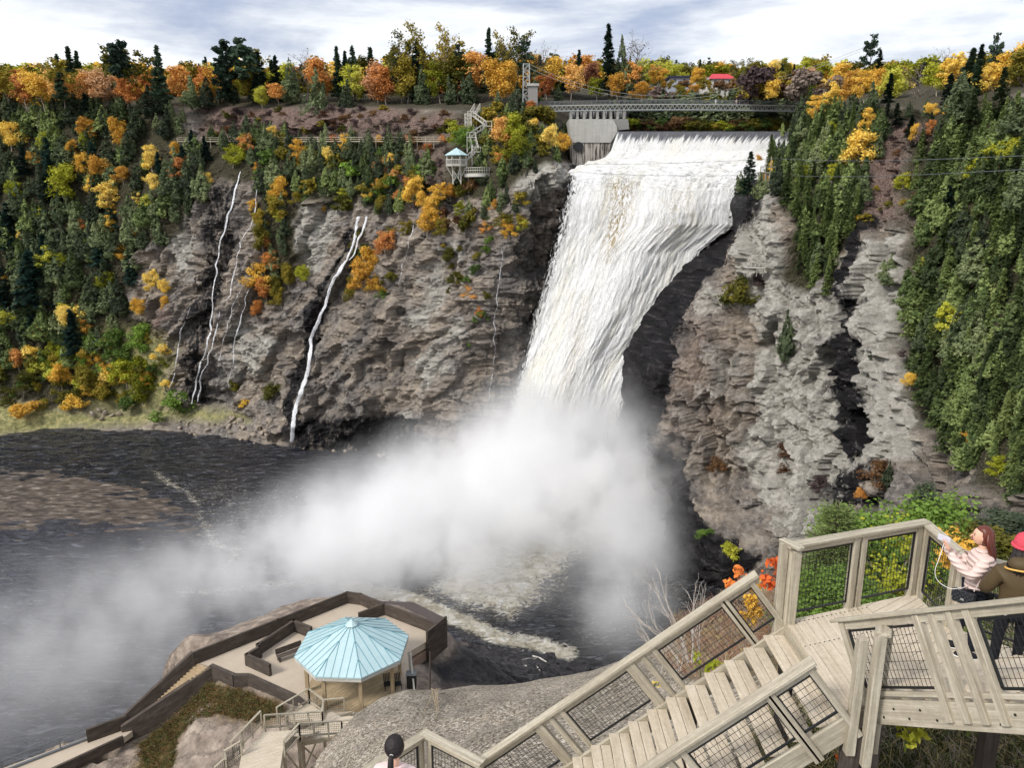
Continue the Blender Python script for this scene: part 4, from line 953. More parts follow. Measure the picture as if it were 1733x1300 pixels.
for q in (('gold', 20, 225, 20), ('gold', 152, 216, 18), ('lime', 146, 240, 14), ('gold', 200, 222, 22), ('lime', 78, 236, 14), ('lime', 98, 225, 10), ('gold', 256, 266, 20), ('lime', 112, 306, 27), ('gold', 146, 275, 17),
          ('gold', 176, 285, 20), ('gold', 209, 294, 13), ('gold', 160, 314, 16), ('gold', 188, 326, 20), ('gold', 260, 306, 13), ('peach', 310, 282, 17), ('lime', 250, 340, 12), ('gold', 190, 354, 12), ('gold', 190, 380, 15),
          ('orange', 142, 381, 12), ('lime', 76, 360, 12), ('lime', 160, 408, 12), ('lime', 88, 438, 20), ('lime', 110, 440, 12), ('gold', 205, 428, 15), ('gold', 232, 391, 9), ('gold', 5, 472, 10), ('gold', 262, 472, 15), ('gold', 282, 484, 12),
          ('gold', 238, 518, 14), ('gold', 284, 512, 12), ('gold', 132, 536, 20), ('lime', 112, 528, 14), ('gold', 145, 550, 14), ('gold', 145, 604, 14), ('olive', 60, 620, 16), ('gold', 105, 632, 18), ('olive', 150, 640, 20),
          ('peach', 32, 605, 14), ('lime', 240, 655, 22), ('gold', 250, 640, 12), ('olive', 40, 650, 18), ('green', 200, 585, 26), ('green', 240, 570, 22), ('lime', 215, 625, 22), ('green', 160, 585, 16),
          ('peach', 422, 242, 15), ('gold', 463, 224, 11), ('gold', 509, 256, 20), ('peach', 563, 238, 11), ('gold', 587, 240, 14), ('gold', 560, 260, 12), ('lime', 393, 262, 18), ('gold', 438, 280, 9), ('gold', 474, 315, 17), ('gold', 640, 235, 8),
          ('gold', 700, 320, 22), ('peach', 690, 312, 14), ('gold', 715, 335, 13), ('gold', 744, 325, 16), ('gold', 737, 345, 16), ('gold', 722, 368, 20), ('olive', 705, 290, 12), ('gold', 640, 312, 10), ('gold', 662, 265, 8),
          ('gold', 836, 345, 9), ('orange', 826, 378, 13), ('gold', 862, 385, 15), ('lime', 884, 380, 9), ('peach', 656, 410, 20), ('gold', 626, 440, 22), ('gold', 618, 470, 26), ('gold', 640, 480, 16), ('olive', 600, 492, 15), ('olive', 662, 395, 12),
          ('orange', 454, 408, 12), ('orange', 458, 440, 16), ('gold', 440, 462, 20), ('orange', 452, 488, 18), ('orange', 436, 520, 12), ('lime', 518, 462, 14), ('olive', 470, 500, 14), ('olive', 760, 430, 12), ('peach', 798, 494, 12), ('peach', 812, 525, 10), ('olive', 770, 470, 13),
          ('orange', 850, 222, 22), ('lime', 870, 215, 26), ('lime', 880, 250, 20), ('orange', 847, 268, 10), ('gold', 903, 212, 12), ('gold', 930, 232, 20), ('gold', 948, 240, 16), ('orange', 901, 180, 10), ('lime', 775, 225, 20), ('green', 790, 235, 20),
          ('gold', 1285, 274, 12), ('gold', 1310, 282, 11), ('gold', 1290, 300, 8), ('gold', 1452, 248, 30), ('gold', 1470, 200, 18), ('lime', 1406, 218, 14), ('gold', 1384, 250, 9), ('lime', 1362, 292, 14), ('lime', 1406, 290, 14), ('gold', 1384, 178, 18),
          ('gold', 1410, 160, 20), ('gold', 1436, 142, 24), ('gold', 1462, 140, 22), ('gold', 1600, 186, 10), ('gold', 1575, 182, 10), ('gold', 1550, 222, 14), ('peach', 1578, 214, 12), ('lime', 1668, 262, 24), ('lime', 1700, 248, 18), ('lime', 1640, 285, 16), ('lime', 1598, 540, 26), ('lime', 1590, 330, 10),
          ('gold', 1540, 640, 12), ('lime', 1528, 305, 14), ('lime', 1565, 452, 16), ('gold', 1640, 735, 10), ('lime', 1690, 790, 18), ('orange', 1458, 835, 9), ('olive', 500, 335, 12), ('gold', 545, 345, 11), ('lime', 585, 330, 12), ('gold', 622, 326, 11), ('olive', 650, 342, 13), ('gold', 430, 345, 9), ('lime', 470, 362, 10), ('olive', 690, 385, 12), ('gold', 762, 322, 12), ('olive', 748, 382, 13), ('lime', 778, 350, 11), ('gold', 350, 300, 10), ('gold', 120, 250, 14), ('gold', 60, 270, 13), ('lime', 30, 320, 15), ('gold', 230, 330, 11), ('gold', 40, 400, 12), ('lime', 180, 470, 14), ('gold', 70, 560, 13), ('gold', 300, 250, 11), ('lime', 20, 540, 14)):
    blob(*q)
# rim and plateau: (kind, px, base, top, depth, width)
for q in (('gold', 75, 185, 120, 300, 1.25), ('peach', 45, 180, 122, 300, 1.3), ('orange', 110, 180, 118, 298, 1.2), ('peach', 150, 180, 115, 300, 1.2), ('rust', 185, 182, 112, 298, 1.3), ('orange', 215, 182, 118, 296, 1.1), ('olive', 15, 175, 112, 302, 1.3), ('olive', 135, 178, 110, 310, 1.3),
          ('bare', 200, 180, 78, 305, 1.5), ('spruce', 125, 165, 74, 312, 1.0), ('spruce', 136, 165, 82, 312, .9), ('thin', 85, 160, 98, 310, 1.), ('orange', 255, 170, 118, 296, 1.1), ('cedar', 280, 190, 115, 290, 1.3), ('cedar', 255, 192, 140, 288, 1.5), ('orange', 312, 175, 108, 300, 1.2), ('orange', 345, 172, 106, 298, 1.4), ('gold', 370, 178, 110, 296, 1.2),
          ('cedar', 325, 182, 124, 288, 1.5), ('cedar', 350, 182, 126, 288, 1.4), ('spruce', 352, 160, 92, 306, .8), ('lime', 375, 172, 104, 300, 1.1), ('cedar', 395, 175, 128, 286, 1.6), ('lime', 405, 170, 104, 298, 1.1), ('olive', 425, 175, 106, 296, 1.2), ('spruce', 441, 170, 84, 292, .9), ('spruce', 472, 170, 90, 290, 1.), ('orange', 472, 175, 138, 280, 1.2), ('lime', 444, 180, 142, 280, 1.2),
          ('cedar', 495, 175, 92, 284, 1.1), ('bare', 520, 170, 78, 286, 1.2), ('orange', 545, 170, 94, 282, 1.2), ('cedar', 535, 210, 110, 272, 1.1), ('spruce', 574, 168, 74, 282, .8), ('spruce', 586, 165, 82, 284, .8), ('spruce', 600, 165, 74, 280, .8), ('spruce', 628, 165, 76, 276, .9), ('lime', 600, 175, 105, 276, 1.2), ('cedar', 590, 190, 130, 268, 1.1), ('rust', 640, 175, 98, 270, 1.35), ('orange', 655, 178, 108, 266, 1.2),
          ('thin', 680, 170, 48, 268, 1.0), ('thin', 695, 170, 33, 270, .9), ('spruce', 706, 170, 62, 268, .8), ('olive', 690, 172, 90, 266, 1.1), ('cedar', 716, 180, 105, 262, 1.1), ('thin', 757, 165, 34, 264, .8), ('lime', 745, 172, 98, 262, 1.2), ('cedar', 762, 178, 125, 258, 1.2), ('pine', 780, 165, 72, 262, .8), ('orange', 805, 165, 80, 260, 1.2), ('olive', 775, 172, 92, 262, 1.2), ('cedar', 795, 178, 110, 256, 1.1),
          ('spruce', 828, 160, 42, 256, .8), ('thin', 850, 165, 46, 256, .9), ('thin', 872, 165, 40, 258, 1.), ('pine', 890, 160, 56, 258, .9), ('gold', 840, 175, 92, 248, 1.25), ('gold', 862, 165, 98, 250, 1.), ('cedar', 842, 215, 150, 236, 1.2), ('cedar', 880, 212, 135, 240, 1.3), ('cedar', 905, 175, 118, 250, 1.1), ('bare', 922, 160, 66, 262, 1.),
          ('peach', 925, 165, 122, 246, 1.2), ('gold', 935, 150, 90, 262, 1.4), ('orange', 966, 168, 102, 248, 1.0), ('cedar', 945, 170, 140, 246, 1.5), ('spruce', 980, 150, 80, 270, .9), ('rust', 998, 150, 100, 268, 1.2), ('lime', 1010, 168, 125, 262, 1.1), ('spruce', 1031, 160, 36, 262, .75), ('cedar', 1052, 160, 55, 264, .8), ('bare', 1080, 150, 47, 266, 1.3), ('gold', 1045, 165, 118, 254, 1.1), ('orange', 1072, 160, 98, 262, 1.1), ('gold', 1086, 168, 136, 250, 1.5),
          ('gold', 1110, 150, 105, 275, 1.3), ('lime', 1140, 150, 98, 300, 1.4), ('spruce', 1182, 140, 98, 300, .8), ('gold', 1180, 150, 108, 280, 1.2), ('gold', 1172, 162, 140, 262, 1.5), ('olive', 1150, 168, 140, 262, 1.4), ('thin', 1240, 150, 98, 300, 1.), ('thin', 1262, 150, 94, 300, 1.), ('olive', 1275, 142, 98, 296, 1.3), ('gold', 1300, 142, 97, 296, 1.3), ('olive', 1322, 140, 98, 298, 1.1), ('gold', 1292, 152, 128, 270, 1.2),
          ('spruce', 1322, 138, 106, 290, 1.1), ('spruce', 1342, 136, 106, 288, 1.), ('lime', 1362, 130, 97, 296, 1.4), ('lime', 1392, 130, 100, 296, 1.4), ('rust', 1368, 140, 110, 270, 1.5), ('gold', 1425, 150, 98, 240, 1.3), ('pine', 1470, 140, 54, 225, 1.), ('spruce', 1484, 150, 80, 222, .8), ('lime', 1508, 175, 105, 205, 1.1), ('bare', 1550, 190, 92, 195, 1.1), ('mauve_', 1345, 160, 128, 262, 1.)):
    if q[0] != 'mauve_': nt(*q[:4], wide=q[5], Y=q[4])
for q in (('gold', 1600, 150, 92, 180, 1.3), ('lime', 1585, 160, 98, 182, 1.2), ('bare', 1595, 140, 72, 188, 1.3), ('spruce', 1628, 180, 76, 168, 1.1), ('spruce', 1650, 160, 70, 172, .9), ('pine', 1676, 190, 50, 162, .55), ('spruce', 1640, 205, 95, 158, 1.2), ('gold', 1700, 160, 84, 158, 1.3), ('gold', 1725, 150, 60, 155, 1.3), ('gold', 1670, 165, 100, 160, 1.2), ('spruce', 1600, 205, 120, 165, 1.1), ('olive', 1740, 160, 66, 150, 1.2), ('spruce', 1500, 200, 120, 190, 1.), ('gold', 1482, 165, 108, 215, 1.1), ('spruce', 1265, 330, 252, 186, 1.05), ('cedar', 1285, 335, 288, 184, 1.3), ('cedar', 1252, 325, 285, 188, 1.2), ('bcedar', 1322, 262, 205, None, 1.3), ('bcedar', 1308, 285, 232, None, 1.3), ('cedar', 1338, 250, 196, None, 1.3), ('bcedar', 1330, 290, 240, None, 1.3), ('blue', 1595, 390, 310, None, 1.2), ('blue', 90, 330, 258, None, 1.2), ('blue', 18, 430, 340, None, 1.3), ('blue', 60, 520, 420, None, 1.3), ('blue', 130, 610, 520, None, 1.1)):
    nt(q[0], q[1], q[2], q[3], wide=q[5], Y=q[4])
def label_named():
    import collections
    groups = collections.defaultdict(list)
    KN = dict(cedar='dark dense cedar', bcedar='green cedar', spruce='dark pointed spruce', blue='blue-green spruce', pine='tall ragged pine', thin='tall half-bare tree', bare='leafless grey tree', green='bushy green tree')
    for o, kind, px, py, h in NAMED:
        (lx, ly), nm = min(LAND, key=lambda L: (L[0][0]-px)**2+((L[0][1]-py)*1.3)**2)
        dx, dy = px-lx, py-ly
        if abs(dx) < 12 and abs(dy) < 12: rel = 'beside'
        elif abs(dy) > abs(dx)*1.1: rel = 'above' if dy < 0 else 'below'
        else: rel = 'left of' if dx < 0 else 'right of'
        kn = KN.get(kind) or f"{K_[kind][1]} {K_[kind][0]}"
        if o['category'] == 'tree' and kind in K_: kn = ('large ' if h > 11 else 'small ' if h < 5 else '')+kn
        groups[(kn, rel, nm)].append((px, py, o))
    ORD = ['first', 'second', 'third', 'fourth', 'fifth', 'sixth', 'seventh', 'eighth', 'ninth', 'tenth', 'eleventh', 'twelfth']
    global LABELLEN
    for (kn, rel, nm), L in groups.items():
        L.sort(key=lambda q: q[0])
        for i, (px, py, o) in enumerate(L):
            if len(L) == 1: o['label'] = f'{kn} {rel} {nm}'
            elif i == 0: o['label'] = f'leftmost {kn} {rel} {nm}'
            elif i == len(L)-1: o['label'] = f'rightmost {kn} {rel} {nm}'
            else: o['label'] = f'{kn} {rel} {nm}, {ORD[i]} from left'
label_named()
# ------------------------------------------------------------------ crowds of look-alike evergreens
STREAMS = [[(385, 285), (420, 285), (400, 440), (370, 700), (310, 700), (285, 640), (340, 420)], [(590, 355), (630, 355), (620, 420), (540, 560), (500, 560), (560, 470)]]
def fill(poly, n, mind, kinds, hpxr, label, group, seed, wide=1.05, avoid=()):
    def fn(x, y, rg):
        k = rg.choice(kinds); h = rg.uniform(*hpxr)
        if group == 'MASS': wtree(k, x, y, y-h, label, group, wide*rg.uniform(.85, 1.2)); return
        r = wtree(k, x, y, y-h, label, group, wide*rg.uniform(.85, 1.2))
        r.rotation_euler.z = rg.random()*6.28
    return scatter(poly, n, mind, fn, seed=seed, avoid=avoid)
TOT = 0
TOT += fill([(-60, 235), (0, 215), (120, 205), (250, 205), (330, 240), (372, 300), (340, 360), (320, 420), (240, 430), (215, 520), (200, 580), (140, 600), (-60, 600)], 96, 21, ['cedar', 'cedar', 'cedar', 'bcedar', 'blue'], (44, 68), 'dark green cedar crowded on the steep wooded slope at the left of the gorge', 'cedars on the left slope', 1, 1.25)
LS = [(-60, 235), (0, 215), (120, 205), (250, 205), (330, 240), (372, 300), (340, 360), (320, 420), (240, 430), (215, 520), (200, 590), (140, 620), (-60, 640)]
RW = [(1560, 250), (1640, 190), (1740, 200), (1800, 400), (1800, 900), (1700, 860), (1640, 810), (1590, 760), (1545, 650), (1535, 560), (1570, 440), (1560, 400), (1530, 330)]
SPUR = [(1310, 250), (1370, 200), (1440, 190), (1480, 190), (1495, 250), (1470, 310), (1455, 370), (1420, 430), (1400, 500), (1365, 480), (1340, 440), (1345, 370), (1300, 310)]
fill([(-60, 182), (0, 185), (250, 188), (300, 200), (330, 215), (250, 230), (-60, 222)], 46, 13, ['cedar'], (28, 44), 'ever', 'MASS', 2, 1.4)
fill(LS, 130, 15, ['cedar', 'cedar', 'bcedar'], (30, 52), 'ever', 'MASS', 21, 1.35)
fill(RW, 150, 17, ['conifer', 'conifer', 'bcedar'], (46, 74), 'ever', 'MASS', 22, 1.35)
fill(SPUR, 64, 14, ['conifer', 'bcedar', 'conifer'], (32, 52), 'ever', 'MASS', 23, 1.3)
fill([(350, 240), (420, 290), (440, 330), (560, 330), (640, 345), (700, 345), (735, 300), (640, 250), (420, 240)], 50, 14, ['cedar', 'cedar', 'bush_olive', 'bush_green'], (18, 34), 'ever', 'MASS', 24, 1.3, STREAMS[:1])
fill([(440, 325), (560, 322), (700, 340), (690, 372), (640, 365), (560, 355), (450, 350)], 16, 17, ['cedar', 'bush_olive', 'bcedar'], (26, 40), 'ever', 'MASS', 26, 1.2)
fill([(735, 300), (800, 300), (800, 420), (745, 420)], 12, 15, ['cedar', 'bush_olive', 'bush_brown'], (20, 32), 'ever', 'MASS', 27, 1.2)
fill([(800, 195), (950, 190), (962, 262), (880, 290), (810, 300)], 50, 12, ['cedar', 'bcedar', 'bush_olive'], (20, 32), 'ever', 'MASS', 25, 1.3)
TOT += fill([(350, 235), (420, 290), (440, 330), (470, 330), (560, 330), (640, 345), (700, 345), (735, 300), (700, 265), (640, 250), (420, 240)], 56, 19, ['cedar', 'cedar', 'bcedar'], (34, 56), 'dark green cedar in the band below the rim walkway', 'cedars below the rim walkway', 3, 1.15, STREAMS[:1])
TOT += fill([(445, 340), (500, 340), (480, 440), (520, 500), (470, 560), (440, 520)], 14, 17, ['cedar', 'olive'], (36, 52), 'cedar clinging to the rock between the thin streams and the widest stream', 'cedars between the streams', 4, 1.1)
TOT += fill([(800, 240), (890, 235), (960, 262), (940, 290), (870, 300), (850, 370), (810, 350), (800, 300)], 24, 15, ['cedar', 'bcedar'], (26, 44), 'dark cedar on the ledge around the small blue-roofed lookout', 'cedars around the lookout', 5, 1.15)
TOT += fill([(800, 330), (900, 350), (880, 400), (830, 400)], 7, 14, ['cedar', 'bush_olive'], (22, 34), 'small cedar perched on the cliff below the lookout', 'small cedars below the lookout', 6, 1.2)
TOT += fill([(1310, 250), (1370, 200), (1440, 190), (1480, 190), (1495, 250), (1470, 310), (1455, 370), (1420, 420), (1400, 500), (1365, 480), (1340, 440), (1345, 370), (1300, 310)], 72, 17, ['conifer', 'cedar', 'conifer', 'bcedar'], (40, 72), 'feathery green conifer on the steep spur right of the great waterfall', 'cedars on the spur right of the fall', 7, 1.15)
TOT += fill([(1560, 250), (1640, 190), (1740, 200), (1790, 400), (1790, 880), (1700, 850), (1640, 800), (1590, 750), (1545, 650), (1535, 560), (1570, 440), (1560, 400), (1530, 330)], 92, 25, ['conifer', 'conifer', 'bcedar', 'conifer', 'cedar'], (62, 104), 'feathery green conifer in the dense evergreen wall at the right edge', 'cedars of the right wall', 8, 1.25)
TOT += fill([(1500, 195), (1600, 190), (1660, 215), (1560, 260), (1500, 240)], 14, 17, ['cedar', 'spruce', 'bush_mauve'], (30, 50), 'dark evergreen at the head of the red-brown gully', 'evergreens at the gully head', 9)
# shrubs
fill([(0, 610), (130, 600), (280, 560), (290, 680), (200, 700), (0, 690)], 46, 15, ['bush_olive', 'bush_green', 'bush_lime', 'bush_olive', 'bush_gold'], (20, 34), 'leafy yellow-green shrub at the foot of the left slope above the grassy beach', 'shrubs above the grassy beach', 10, 1.2)
fill([(340, 190), (640, 186), (780, 192), (790, 230), (640, 236), (345, 236)], 60, 14, ['bush_mauve', 'bush_brown', 'bush_mauve', 'bush_olive'], (10, 18), 'low brownish shrub on the bare bank under the rim trees', 'shrubs on the red-brown bank', 11, 1.5)
fill([(640, 240), (760, 240), (770, 330), (700, 360), (640, 330)], 30, 15, ['bush_brown', 'bush_olive', 'bush_mauve', 'bush_peach'], (14, 24), 'brown autumn shrub on the slope left of the small lookout', 'shrubs left of the lookout', 12, 1.2)
fill([(1490, 200), (1545, 210), (1560, 370), (1455, 375), (1490, 300)], 22, 15, ['bush_mauve', 'bush_brown', 'bush_olive'], (9, 18), 'low brown shrub in the red-brown gully', 'shrubs in the gully', 13, 1.4)
fill([(600, 400), (680, 395), (650, 510), (590, 520)], 12, 14, ['bush_olive', 'bush_gold', 'bush_green'], (16, 26), 'yellowing shrub beside the widest thin stream', 'shrubs beside the widest stream', 14, 1.2)
fill([(740, 420), (830, 410), (830, 520), (790, 600), (770, 560)], 14, 16, ['bush_olive', 'bush_green'], (10, 20), 'thin olive shrub on the cliff below the lookout', 'shrubs on the cliff below the lookout', 15, 1.1)
fill([(1060, 214), (1310, 214), (1330, 222), (1060, 222)], 1, 14, ['bush_brown'], (10, 14), 'rust coloured shrub on the river bank behind the dam', 'x', 16)
for i, (k, px, yb, yt, wd, lab) in enumerate((('cedar', 1327, 610, 520, .8, 'narrow cedar hanging alone on the pale right cliff'), ('bush_olive', 1250, 525, 462, 1.1, 'rounded olive shrub under the little broken deck'), ('bush_mauve', 1285, 485, 455, 1.3, 'reddish bare shrub beside the little broken deck'),
        ('cedar', 1470, 640, 585, 1.2, 'small cedar in the dark seam of the right cliff'), ('cedar', 1505, 480, 425, 1.6, 'round cedar on the pale ledge beside the cedar wall'), ('bush_mauve', 1545, 600, 565, 1.3, 'reddish shrub at the left edge of the cedar wall'), ('bush_brown', 1330, 790, 750, 1.1, 'brown tuft on the lower right cliff'),
        ('bush_brown', 1480, 820, 770, 1.3, 'brown shrub at the foot of the dark seam'), ('cedar', 1500, 825, 775, 1., 'dark small evergreen at the foot of the dark seam'), ('bush_brown', 1215, 800, 770, 1.2, 'dark tuft on the wet rock right of the spray'), ('bush_lime', 1233, 945, 912, 1.1, 'small yellow-green shrub on the dark rock above the pool'),
        ('bush_green', 1195, 915, 890, 1.7, 'low green shrub on the dark rock above the pool'), ('bush_mauve', 1380, 830, 800, 1.2, 'greyish tuft on the lower pale cliff'), ('bush_olive', 460, 680, 640, 1.2, 'olive shrub on the rock left of the widest stream'), ('bush_olive', 395, 665, 640, 1.2, 'small olive shrub at the foot of the slender streams'),
        ('bush_gold', 412, 690, 672, 1.4, 'yellow shrub above the stony shore'), ('bush_gold', 45, 706, 676, 1.8, 'wide golden shrub on the grassy beach'), ('bush_green', 290, 705, 660, 1.5, 'dark green shrub at the end of the grassy beach'))):
    wtree(k, px, yb, yt, lab, None, wd)
print('named', len(NAMED), 'fill', TOT, 'all', len(ALLT))
# river-bank shrubs behind the dam
rr = random.Random(5)
for i in range(26):
    px = 1062+i*10.4+rr.uniform(-3, 3); k = rr.choice(['bush_brown', 'bush_brown', 'bush_olive', 'bush_green', 'bush_brown', 'bush_lime'])
    p = P(px, 224, 238+rr.uniform(0, 3)); tree(k, p, rr.uniform(3.2, 4.6), 'low rust and green shrub in the row on the river bank behind the dam', 'shrubs behind the dam', 1.9)
for i in range(34):
    px = 1030+i*10+rr.uniform(-4, 4); p = P(px, 222, 252+rr.uniform(0, 6)); mass('cedar', p, rr.uniform(9.5, 13.), 1.7, 'ever')
for i in range(26):
    px = 1085+i*11.5+rr.uniform(-4, 4); p = P(px, 200, 262+rr.uniform(0, 8)); mass(rr.choice(['bush_mauve', 'bush_brown', 'cedar', 'bush_olive']), p, rr.uniform(7, 9.8), 1.2, 'far')
# continuous far wood along the skyline
def far_wood():
    rg = random.Random(8); q = []
    for i in range(260):
        px = -60+i*7.3+rg.uniform(-6, 6); k = rg.choice(['olive', 'gold', 'lime', 'cedar', 'gold', 'thin', 'spruce', 'olive', 'peach']) if px < 1100 else rg.choice(['olive', 'gold', 'lime', 'cedar', 'olive', 'lime'])
        yt = interp(px, [(-60, 112), (300, 112), (500, 108), (800, 96), (950, 100), (1100, 106), (1500, 106), (1700, 96), (1800, 90)])+rg.uniform(-13, 9)
        yb = interp(px, [(-60, 178), (700, 172), (900, 165), (1100, 150), (1450, 150), (1560, 170), (1800, 160)])
        Y = interp(px, [(-60, 325), (400, 318), (800, 285), (1000, 285), (1200, 315), (1450, 290), (1560, 230), (1800, 175)])+rg.uniform(0, 12)
        
        if px > 1120 and px < 1255: Y = 325+rg.uniform(0, 8)
        p = P(px, yb, Y); mass(k, p, hpx(px, yb, yt, Y), 1.35, 'far')
far_wood()
rr = random.Random(12)
for i in range(150):      # the wood goes on beyond the left edge of the picture
    px = rr.uniform(-330, -55); y = rr.uniform(215, 640); w = wall_at(px, y); mass(rr.choice(['cedar', 'cedar', 'bcedar', 'olive']), w+Vector((0, -.3, -.3)), rr.uniform(7, 11), 1.3, 'ever')
for i in range(50):
    px = rr.uniform(-330, -50); p = P(px, 178, 315+rr.uniform(0, 20)); mass(rr.choice(['gold', 'olive', 'orange', 'cedar', 'lime']), p, rr.uniform(11, 17), 1.2, 'far')
for px in (1186, 1194, 1212, 1236, 1246, 1138, 1160): p = P(px, 156, 278); mass('olive' if px % 4 else 'bush_brown', p, rr.uniform(3.6, 5.6), 1.2, 'far')
for i in range(46):
    px = rr.uniform(1265, 1540); p = P(px, 182 if px > 1380 else 172, 225+rr.uniform(0, 22)); mass(rr.choice(['gold', 'olive', 'cedar', 'lime', 'bush_brown', 'olive', 'bush_mauve']), p, rr.uniform(6, 10), 1.3, 'far')
for i in range(26):
    px = rr.choice([rr.uniform(470, 960), rr.uniform(470, 960), rr.uniform(0, 470)]); p = P(px, 168, 275+rr.uniform(0, 20)); mass(rr.choice(['thin', 'bare', 'thin', 'spruce', 'pine']), p, hpx(px, 168, rr.uniform(62, 98), 280), 1.2, 'far')
build_mass('ever', 'mass of further dark cedars filling the gaps between the nearer cedars on the slopes', 'wood')
build_mass('far', 'continuous far autumn wood along the skyline behind the rim trees', 'wood')
# ------------------------------------------------------------------ materials for built things
def woodmat(name, dark, mid, light, scale=1., rough=.85):
    m = NT(name); uv = m.n('ShaderNodeUVMap'); uv.uv_map = 'UVMap'
    def mp(sx, sy):
        q = m.n('ShaderNodeMapping'); q.inputs['Scale'].default_value = (sx, sy, 1); m.l(uv.outputs[0], q.inputs[0]); return q.outputs[0]
    g = m.noise(mp(1.3*scale, 26*scale), 1, 7, .68, .6); b = m.noise(mp(.8, 3.), 1, 4, .6); sp_ = m.noise(m.coord('Object'), 14*scale, 5, .7)
    c = m.ramp(m.math('ADD', m.math('MULTIPLY', g, .62), m.math('MULTIPLY', b, .38)), [(.34, dark), (.5, mid), (.64, light)])
    c = m.hsv(c, .5, 1., m.math('ADD', .72, m.math('MULTIPLY', sp_, .55)))
    return m.fin(c, rough, m.bump(g, .35, .01), spec=.2)
WOOD = woodmat('weathered_wood', srgb(136, 127, 110), srgb(172, 163, 144), srgb(199, 191, 173))
DECKW = woodmat('deck_wood', srgb(176, 162, 141), srgb(200, 187, 166), srgb(214, 203, 184))
DARKW = woodmat('dark_wet_wood', srgb(50, 45, 41), srgb(78, 70, 64), srgb(108, 99, 90))
FARW = woodmat('bleached_wood', srgb(150, 146, 138), srgb(190, 187, 178), srgb(216, 214, 206))
SOFTW = woodmat('tan_wood', srgb(140, 120, 92), srgb(176, 156, 126), srgb(204, 186, 156))
BLACK = simple('black_metal', srgb(26, 27, 28), .45, .1, 5, 0, .5)
STEEL = simple('grey_painted_steel', srgb(164, 168, 166), .5, .15, 2, .1, .5)
DSTEEL = simple('dull_steel', srgb(112, 116, 118), .5, .15, 2, .2, .5)
CONC = (lambda m: m.fin(m.mix(m.math('MULTIPLY', m.ramp(m.noise(m.coord('Object', (1.2, 1.2, .08)), 1.2, 5, .7), [(.45, 0.), (.7, 1.)]), .28), m.hsv(srgb(176, 174, 168), .5, 1., m.math('ADD', .8, m.math('MULTIPLY', m.noise(m.coord('Object', (.3, .3, 1.4)), .8, 6, .6), .4))), srgb(96, 92, 88)), .9, m.bump(m.noise(m.coord('Object'), 3, 5, .6), .3, .1), spec=.2))(NT('old_concrete'))
STAINC = (lambda m: m.fin(m.mix(m.ramp(m.noise(m.coord('Object', (1., 1., .06)), 1.6, 6, .7), [(.44, 0.), (.52, 1.)]), srgb(62, 54, 50), srgb(176, 170, 160)), .85, spec=.2))(NT('stained_concrete'))
FLOORC = simple('sandy_concrete', srgb(186, 172, 154), .9, .16, .7, 0, .2, .3, 8)
ROOFB = simple('pale_blue_metal', srgb(180, 206, 209), .4, .16, .8, .1, .5)
ROOFB2 = simple('pale_blue_seam', srgb(104, 156, 168), .4, .1, 2, .1, .5)
STONE = simple('grey_stone', srgb(140, 138, 134), .9, .3, 2.2, 0, .2, .6, 2)
def px_extrude(name, pts, Yf, Yb, mat, parent=None):
    """a solid standing at depth Yf..Yb with this outline"""
    f = [P(a, b, Yf) for a, b in pts]; q = MB(); f0 = [tuple(p) for p in f]; b0 = [(p.x, Yb, p.z) for p in f]
    q.face(f0[::-1]); q.face(b0)
    for i in range(len(f)):
        j = (i+1) % len(f); q.face([f0[i], f0[j], b0[j], b0[i]])
    o = q.build(name, mat, parent); return o
